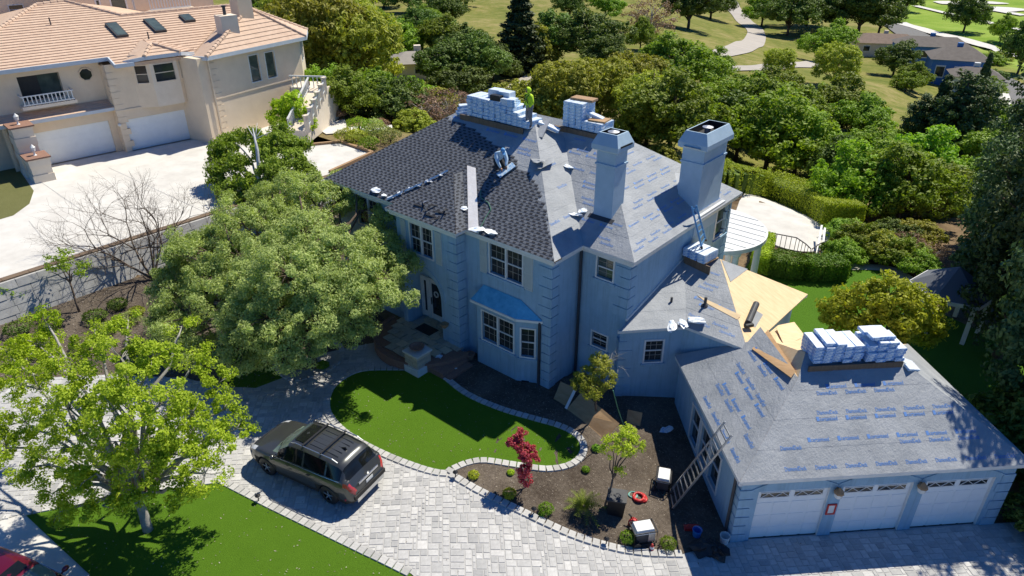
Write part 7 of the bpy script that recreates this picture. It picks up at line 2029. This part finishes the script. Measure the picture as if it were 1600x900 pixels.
# ------------------------------------------------------------------ trees of the hillside: a few kinds, each tree a thing of its own
def proto(kind, seed, m, leaf, ncl, cr, lpc, shape, bark='bark', aspect=.6, trunk=True):
    """unit tree: height 1, crown radius about .42; returns (trunk mesh, crown mesh)"""
    r = np.random.default_rng(seed); mb = MB()
    if shape == 'round':
        lobes = [(0, 0, .58, .32)] + [(.27 * math.cos(a) + r.normal() * .04, .27 * math.sin(a) + r.normal() * .04, .42 + r.uniform(-.12, .20), r.uniform(.17, .25)) for a in np.linspace(0, 6.28, 9)[:-1]] + [(r.normal() * .1, r.normal() * .1, .80, .16)]
        CL = clumps(r, lobes, ncl, shell=.6, flat=.85); ctr = np.array([0, 0, .5])
    elif shape == 'bush':
        lobes = [(0, 0, .45, .36)] + [(.30 * math.cos(a), .30 * math.sin(a), .34 + r.uniform(-.06, .14), r.uniform(.20, .28)) for a in np.linspace(.3, 6.58, 7)[:-1]]
        CL = clumps(r, lobes, ncl, shell=.6, flat=1.0); ctr = np.array([0, 0, .35])
    elif shape == 'tall':
        lobes = [(r.normal() * .06, r.normal() * .06, z, .20 * (1.05 - abs(z - .5))) for z in np.linspace(.22, .92, 8)] + [(.12 * math.cos(a), .12 * math.sin(a), .3 + .5 * k / 9, .13) for k, a in enumerate(np.linspace(0, 16, 10))]
        CL = clumps(r, lobes, ncl, shell=.5, flat=1.1); ctr = np.array([0, 0, .5])
    elif shape == 'cone':
        n = ncl; z = r.uniform(.06, 1, n) ** 1.15; a = r.uniform(0, 6.28, n); tier = .88 + .12 * np.sin(z * 58); rad = .27 * (1.02 - z) * tier * r.uniform(.25, 1.0, n) ** .5 + .005
        CL = np.stack([rad * np.cos(a), rad * np.sin(a), z - rad * .25], -1); ctr = np.array([0, 0, .45])
    elif shape == 'willow':
        n = ncl; a = r.uniform(0, 6.28, n); rad = .36 * r.uniform(.15, 1, n) ** .5; z = .9 - 1.6 * rad * rad - r.uniform(0, 1, n) ** 1.2 * .50
        CL = np.stack([rad * np.cos(a), rad * np.sin(a), np.maximum(z, .15)], -1); ctr = np.array([0, 0, .5])
    P, N = foliage(r, CL, cr, lpc, ctr)
    crown = leaf_mesh('crown', P, N, leaf, aspect, m, r, 1.6 if shape == 'willow' else 0.0)
    top = .55 if shape in ('round', 'willow') else (.95 if shape in ('cone', 'tall') else .4)
    limb(mb, r, (0, 0, -.03), (0, 0, top), .024, .008, 5, .03, 7)
    for c in CL[:: max(1, len(CL) // (26 if shape != 'cone' else 14))]: limb(mb, r, (0, 0, min(max(.14, c[2] - .25), top)), c, .009, .003, 3, .1, 4)
    return mb.mesh('trunk', K[bark], True), crown
PR = {
    'oak': [proto('oak', s_, LM['dark'], .036, 760, .07, 50, 'round') for s_ in (1, 2, 3)],
    'green': [proto('green', s_, LM['mid'], .037, 760, .07, 50, 'round') for s_ in (4, 5, 6)],
    'fresh': [proto('fresh', s_, LM['fresh'], .037, 760, .07, 50, 'round') for s_ in (7, 8)],
    'willow': [proto('willow', s_, LM['willow'], .042, 420, .055, 34, 'willow', aspect=.35) for s_ in (9, 10)],
    'bush': [proto('bush', s_, LM['mid'], .046, 520, .08, 50, 'bush') for s_ in (11, 12)],
    'dbush': [proto('dbush', s_, LM['dark'], .046, 520, .08, 50, 'bush') for s_ in (13, 14)],
    'ybush': [proto('ybush', s_, LM['willow'], .046, 520, .08, 50, 'bush') for s_ in (15, 16)],
    'cone': [proto('cone', s_, LM['pine'], .034, 620, .034, 24, 'cone') for s_ in (17, 18)],
    'tall': [proto('tall', s_, LM['pine'], .032, 720, .055, 46, 'tall') for s_ in (19, 20)],
    'redwood': [proto('redwood', s_, LM['pine'], .019, 1150, .05, 72, 'tall') for s_ in (31, 32)],
    'brown': [proto('brown', s_, LM['brown'], .028, 420, .07, 18, 'bush', 'bark_pale') for s_ in (22,)],
}
KW = {'oak': ('oak_tree', 'dark green spreading oak', 'tree'), 'green': ('broadleaf_tree', 'mid green rounded tree', 'tree'), 'fresh': ('broadleaf_tree', 'fresh green rounded tree', 'tree'), 'willow': ('willow_tree', 'olive yellow drooping tree', 'tree'), 'bush': ('wild_bush', 'green bushy thicket tree', 'bush'), 'dbush': ('wild_bush', 'dark green bush', 'bush'), 'ybush': ('wild_bush', 'yellowish bush', 'bush'), 'cone': ('conifer_tree', 'dark pointed conifer', 'tree'), 'tall': ('conifer_tree', 'tall dark needle tree', 'tree'), 'brown': ('dry_bush', 'dry brown bush', 'bush')}
MARKS = [('the tallest bundle stack', 785, 150), ('the left chimney', 955, 205), ('the right chimney', 1105, 195), ('the bend of the pale road', 1180, 65), ('the blue house', 1475, 120), ('the neighbour roof corner', 480, 60), ('the garden stair', 505, 170), ('the long curved hedge', 1240, 310), ('the grey shed roof', 655, 105), ('the dark pointed conifer', 805, 60), ('the junction of the park tracks', 1090, 100), ('the golf course edge', 1400, 40), ('the rear patio', 1250, 350), ('the garden pavilion', 1470, 430), ('the valley street', 1570, 170), ('the garage roof', 1400, 600), ('the second bundle stack', 915, 185), ('the cart path', 1520, 65), ('the top left house', 300, 10), ('the top edge of the picture', 1000, 0)]
USED = {}
def relation(px, py):
    out = []
    for n, x, y in sorted(MARKS, key=lambda m: math.hypot(m[1] - px, (m[2] - py) * 1.6)):
        dx, dy = px - x, py - y; d = math.hypot(dx, dy)
        hd = 'just ' if d < 60 else ('well ' if d > 160 else '')
        if abs(dx) < 18: w = 'above' if dy < 0 else 'below'
        elif abs(dy) < 12: w = 'left of' if dx < 0 else 'right of'
        else: w = ('above' if dy < 0 else 'below') + (' and left of' if dx < 0 else ' and right of')
        out.append(f'{hd}{w} {n}')
    return out
SIZ = lambda h: 'small ' if h < 5 else ('' if h < 9 else ('large ' if h < 13 else 'very tall '))
trng = random.Random(17)
def hill_tree(kind, px, py, hpx, wf=1.0, dz=0.0, base=None):
    """px,py: foot of the tree in the photograph; hpx: its height there"""
    b = G(px, py) if base is None else np.array(base, float)
    dist = np.linalg.norm(b - [0, 0, CAMH]); h = hpx * dist / FPX / .90
    nm, ph, cat = KW[kind]
    cx, cy = px, py - hpx * .5
    for rel in relation(cx, cy):
        for pre in (SIZ(h), ):
            lab = f'{pre}{ph} {rel}'.strip()
            if lab not in USED: break
        if lab not in USED and len(lab.split()) <= 16: break
    USED[lab] = 1
    w = h * wf
    t = thing(nm, lab, cat, (b[0], b[1], b[2] - .15 + dz), trng.uniform(0, 6.28), 'trees and bushes of the hillside', (w, w * trng.uniform(.92, 1.08), h))
    tk, cr = trng.choice(PR[kind])
    put('trunk', tk, t, (0, 0, 0)); put('crown', cr, t, (0, 0, 0))
    return t
T = [
 # behind the neighbour and left of the roof
 ('willow', 505, 150, 150, 1.15), ('willow', 560, 150, 130, 1.2), ('willow', 480, 95, 110, 1.2), ('willow', 535, 100, 110, 1.2), ('oak', 450, 40, 70, 1.2), ('green', 415, 30, 50, 1.3), ('fresh', 497, 168, 60, 1.2), ('fresh', 525, 172, 65, 1.2), ('green', 545, 180, 70, 1.3), ('bush', 585, 180, 80, 1.2), ('dbush', 610, 190, 75, 1.2), ('bush', 640, 185, 70, 1.3), ('brown', 570, 178, 45, 1.1), ('brown', 660, 200, 65, 1.4), ('brown', 700, 196, 70, 1.4), ('ybush', 680, 190, 60, 1.4), ('ybush', 650, 205, 40, 1.4),
 ('oak', 590, 95, 55, 1.3), ('green', 610, 80, 50, 1.3), ('fresh', 585, 40, 30, 1.2), ('bush', 625, 90, 60, 1.2), ('oak', 660, 78, 60, 1.3), ('green', 690, 90, 60, 1.3), ('green', 670, 55, 40, 1.3), ('oak', 695, 45, 55, 1.3), ('dbush', 720, 95, 60, 1.3), ('oak', 700, 140, 75, 1.3), ('oak', 745, 140, 80, 1.25), ('dbush', 720, 155, 60, 1.3), ('oak', 770, 125, 60, 1.3), ('cone', 812, 112, 112, 1.5), ('ybush', 840, 105, 70, .9), ('oak', 640, 20, 50, 1.4), ('oak', 720, 12, 40, 1.4), ('oak', 540, 15, 40, 1.5), ('oak', 600, 12, 40, 1.5),
 # middle, behind the ridge
 ('oak', 870, 100, 75, 1.3), ('oak', 920, 105, 80, 1.3), ('oak', 945, 118, 60, 1.3), ('oak', 890, 30, 40, 1.2), ('green', 945, 32, 42, 1.2), ('brown', 1015, 60, 70, 1.1), ('oak', 1075, 45, 70, 1.25), ('oak', 1110, 30, 50, 1.3), ('green', 1000, 78, 45, 1.0), ('green', 1060, 150, 85, 1.25), ('green', 1100, 140, 60, 1.25), ('oak', 1030, 130, 60, 1.3), ('ybush', 800, 190, 70, 1.4), ('ybush', 850, 190, 80, 1.4), ('willow', 880, 195, 100, 1.25), ('willow', 930, 200, 110, 1.25), ('willow', 985, 205, 120, 1.2), ('willow', 1010, 225, 110, 1.2), ('green', 1045, 240, 120, 1.2), ('fresh', 870, 190, 50, 1.4), ('fresh', 770, 180, 40, 1.5), ('oak', 1015, 190, 80, 1.2), ('green', 1080, 215, 80, 1.2), ('ybush', 1035, 262, 40, 1.4), ('ybush', 985, 225, 40, 1.4), ('bush', 960, 150, 60, 1.3), ('bush', 900, 150, 55, 1.4), ('dbush', 990, 135, 50, 1.3),
 # right of the chimneys
 ('fresh', 1195, 272, 125, 1.25), ('fresh', 1240, 275, 100, 1.2), ('oak', 1150, 250, 100, 1.2), ('green', 1185, 215, 85, 1.3), ('green', 1240, 215, 75, 1.3), ('green', 1150, 190, 70, 1.3), ('bush', 1110, 180, 50, 1.3), ('green', 1200, 170, 60, 1.3), ('willow', 1214, 120, 42, 1.3), ('oak', 1230, 55, 60, 1.3), ('oak', 1260, 40, 60, 1.3), ('green', 1190, 40, 50, 1.2), ('oak', 1300, 50, 70, 1.3), ('oak', 1340, 55, 75, 1.25), ('oak', 1372, 55, 50, 1.2), ('green', 1290, 100, 55, 1.2), ('willow', 1300, 135, 60, 1.2), ('oak', 1395, 118, 45, 1.3), ('green', 1425, 140, 35, 1.2), ('bush', 1415, 142, 30, 1.3), ('bush', 1280, 190, 60, 1.3), ('green', 1310, 210, 80, 1.2), ('green', 1340, 225, 70, 1.2), ('bush', 1265, 250, 60, 1.3), ('dbush', 1330, 205, 50, 1.2), 
 ('fresh', 1330, 345, 110, 1.1), ('green', 1370, 330, 100, 1.2), ('oak', 1300, 300, 80, 1.15), ('green', 1400, 350, 110, 1.1), ('fresh', 1420, 300, 90, 1.2), ('green', 1290, 280, 60, 1.3), ('dbush', 1345, 290, 60, 1.3), ('bush', 1450, 330, 80, 1.2), ('bush', 1390, 280, 55, 1.4), ('green', 1345, 260, 60, 1.3), ('bush', 1410, 245, 45, 1.4),
 ('cone', 1445, 250, 100, 1.0), ('tall', 1472, 265, 110, 1.1), ('tall', 1500, 260, 100, 1.1), ('tall', 1425, 250, 80, 1.1), ('cone', 1525, 160, 55, .9), ('tall', 1506, 215, 60, 1.0), ('cone', 1483, 200, 50, .9), ('green', 1535, 245, 70, 1.2), ('green', 1555, 290, 80, 1.2), ('bush', 1500, 305, 60, 1.3), ('oak', 1470, 320, 60, 1.3),
 ('oak', 1505, 50, 50, 1.0), ('green', 1562, 65, 32, .9), ('oak', 1590, 115, 62, .9), ('oak', 1415, 18, 30, 1.2), ('oak', 1400, 8, 25, 1.3), ('bush', 1545, 100, 18, 1.8), ('ybush', 1560, 98, 16, 1.8), ('bush', 1530, 155, 35, 1.2), ('dbush', 1550, 130, 20, 1.4),
 ('brown', 1350, 355, 40, 1.5), ('bush', 1340, 395, 55, 1.2), ('ybush', 1370, 405, 50, 1.2), ('bush', 1400, 415, 50, 1.3), ('bush', 1315, 410, 45, 1.2), ('brown', 1410, 395, 40, 1.4), ('ybush', 1430, 385, 45, 1.4), ('brown', 1450, 410, 40, 1.3), ('bush', 1320, 375, 40, 1.4), ('bush', 1430, 430, 45, 1.2), ('dbush', 1390, 385, 45, 1.3),
]
for a in T: hill_tree(*a)
# great dark conifers at the right edge, in front of the pavilion
def big(x, y, h, w, kind, lab, idx=0):
    t = thing('redwood_tree', lab, 'tree', (x, y, float(ground(x, y)) - .2), 1.3 * idx, 'tall conifers at the right edge', (w, w, h))
    tk, cr = PR[kind][idx % len(PR[kind])]; put('trunk', tk, t, (0, 0, 0)); put('crown', cr, t, (0, 0, 0))
big(1.4, 30.6, 14.0, 11, 'redwood', 'huge dark redwood right of the garage roof, nearest of the group', 0)
big(-.3, 36.8, 13.0, 11, 'redwood', 'huge dark redwood beside the garden pavilion', 1)
big(3.6, 35.5, 15.0, 13, 'redwood', 'huge dark redwood at the right picture edge beside the pavilion', 0)
big(-.8, 45.0, 14.0, 12, 'redwood', 'huge dark redwood behind the garden pavilion', 1)
big(-2.2, 55.0, 13.0, 12, 'redwood', 'tall dark redwood farther back at the right edge', 0)
big(-1.9, 40.0, 10.5, 9, 'redwood', 'dark redwood leaning over the pavilion roof', 0)
big(-2.6, 49.5, 11.0, 10, 'redwood', 'dark redwood left of the conifer group behind the pavilion', 1)
big(2.4, 48.0, 15.0, 13, 'redwood', 'tall dark redwood second from the back at the right edge', 1)
for x, y, h, lab in ((3.3, 24.9, 2.6, 'low dark bush right of the garage doors'), (4.0, 27.2, 4.2, 'dark bush at the right corner of the garage'), (2.6, 28.8, 4.6, 'dark bush behind the garage corner at the picture edge')):
    t = thing('dark_bush', lab, 'bush', (x, y, -1.2), .4, None, (h * 1.2, h * 1.2, h)); tk, cr = PR['dbush'][0]; put('trunk', tk, t, (0, 0, 0)); put('crown', cr, t, (0, 0, 0))
# dry leafless shrubs behind the roof
for i, (px, py, h, lab) in enumerate([(690, 200, 4.0, 'grey leafless thicket left of the tallest bundle stack'), (720, 192, 3.5, 'grey leafless thicket touching the tallest bundle stack'), (680, 130, 3.0, 'bare twigs below the grey shed roof'), (605, 185, 3.0, 'leafless bush above the round mounds')]):
    bare_tree('leafless_bush', lab, G(px, py), h, rg, K['bark_pale'], 1.4, 5, .05, [(-.5, .2, 1), (.4, .3, 1), (.0, -.5, .9), (.7, -.2, .9), (-.7, -.4, .8)], 'bush')

# ------------------------------------------------------------------ far buildings
def far_house(name, label, px, py, w, d, h, rz, wallm, roofm, wins=3, ridge=1.6, extra=None):
    b = G(px, py); t = thing(name, label, 'house', b, rz)
    A = lambda mb, n, m, p=t: mb.obj(n, m, p, loc=(0, 0, 0))
    A(MB().box(-w / 2, w / 2, -d / 2, d / 2, -1.5, h), 'wall', wallm)
    o = .6; e = h + .02
    ro = A(MB().add([(-w / 2 - o, -d / 2 - o, e), (w / 2 + o, -d / 2 - o, e), (w / 2 + o, d / 2 + o, e), (-w / 2 - o, d / 2 + o, e), (-w / 2 + d / 3, 0, e + ridge), (w / 2 - d / 3, 0, e + ridge)], [(0, 1, 5, 4), (1, 2, 5), (2, 3, 4, 5), (3, 0, 4), (3, 2, 1, 0)]), 'roof', roofm)
    A(MB().box(-.5, .5, .3, 1.2, e + ridge * .3, e + ridge + .7), 'chimney', wallm, ro)
    for k in range(wins):
        x = -w / 2 + w * (k + .5) / wins
        f = A(MB().box(x - .9, x + .9, -d / 2 - .05, -d / 2 + .01, h * .35, h * .8), 'window', K['trim']); A(MB().box(x - .75, x + .75, -d / 2 - .07, -d / 2 - .051, h * .4, h * .75), 'pane', K['glass'], f)
    for k in range(2):
        y = -d / 2 + d * (k + .5) / 2
        f = A(MB().box(w / 2 - .01, w / 2 + .05, y - .8, y + .8, h * .35, h * .8), 'window', K['trim']); A(MB().box(w / 2 + .051, w / 2 + .07, y - .65, y + .65, h * .4, h * .75), 'pane', K['glass'], f)
    return t
blue = mat('blue_house_paint', (.06, .20, .50), (.05, .16, .42), .8, .5)
greyroof = mat('grey_brown_shingle_roof', (.17, .15, .135), (.12, .105, .095), .95, 1.2)
brownroof = mat('brown_shingle_roof', (.22, .16, .125), (.15, .11, .085), .95, 1.2)
far_house('valley_house', 'blue house with grey roof below the golf course', 1484, 132, 10, 8, 5.6, .35, blue, greyroof, 3, 2.0)
far_house('valley_house', 'long grey-roofed wing left of the blue gables', 1448, 96, 16, 8, 4.2, .45, blue, greyroof, 4, 1.8)
far_house('valley_house', 'low brown-roofed house left of the blue house', 1378, 84, 16, 9, 3.4, .5, K['cream'], brownroof, 3, 1.8)
far_house('garage_shed', 'white outbuilding beside the blue house', 1516, 142, 8, 6, 3.2, .35, K['trim'], greyroof, 1, 1.4)
far_house('hill_shed', 'grey-roofed shed between the trees left of the stack', 655, 118, 7.5, 6, 2.4, .9, K['cream_l'], mat('grey_shed_roof', (.33, .30, .26), (.26, .24, .21), .9, 1), 1, 1.2)
far_house('white_cabin', 'tiny white cabin between trees above the tallest stack', 753, 104, 4, 3, 2.4, .9, K['trim'], K['metal'], 1, .7)
far_house('hill_house', 'pale house almost hidden at the top left', 515, 18, 12, 8, 3, .8, K['cream_l'], greyroof, 2, 1.4)

S.render.resolution_x = 1024
S.render.resolution_y = 576
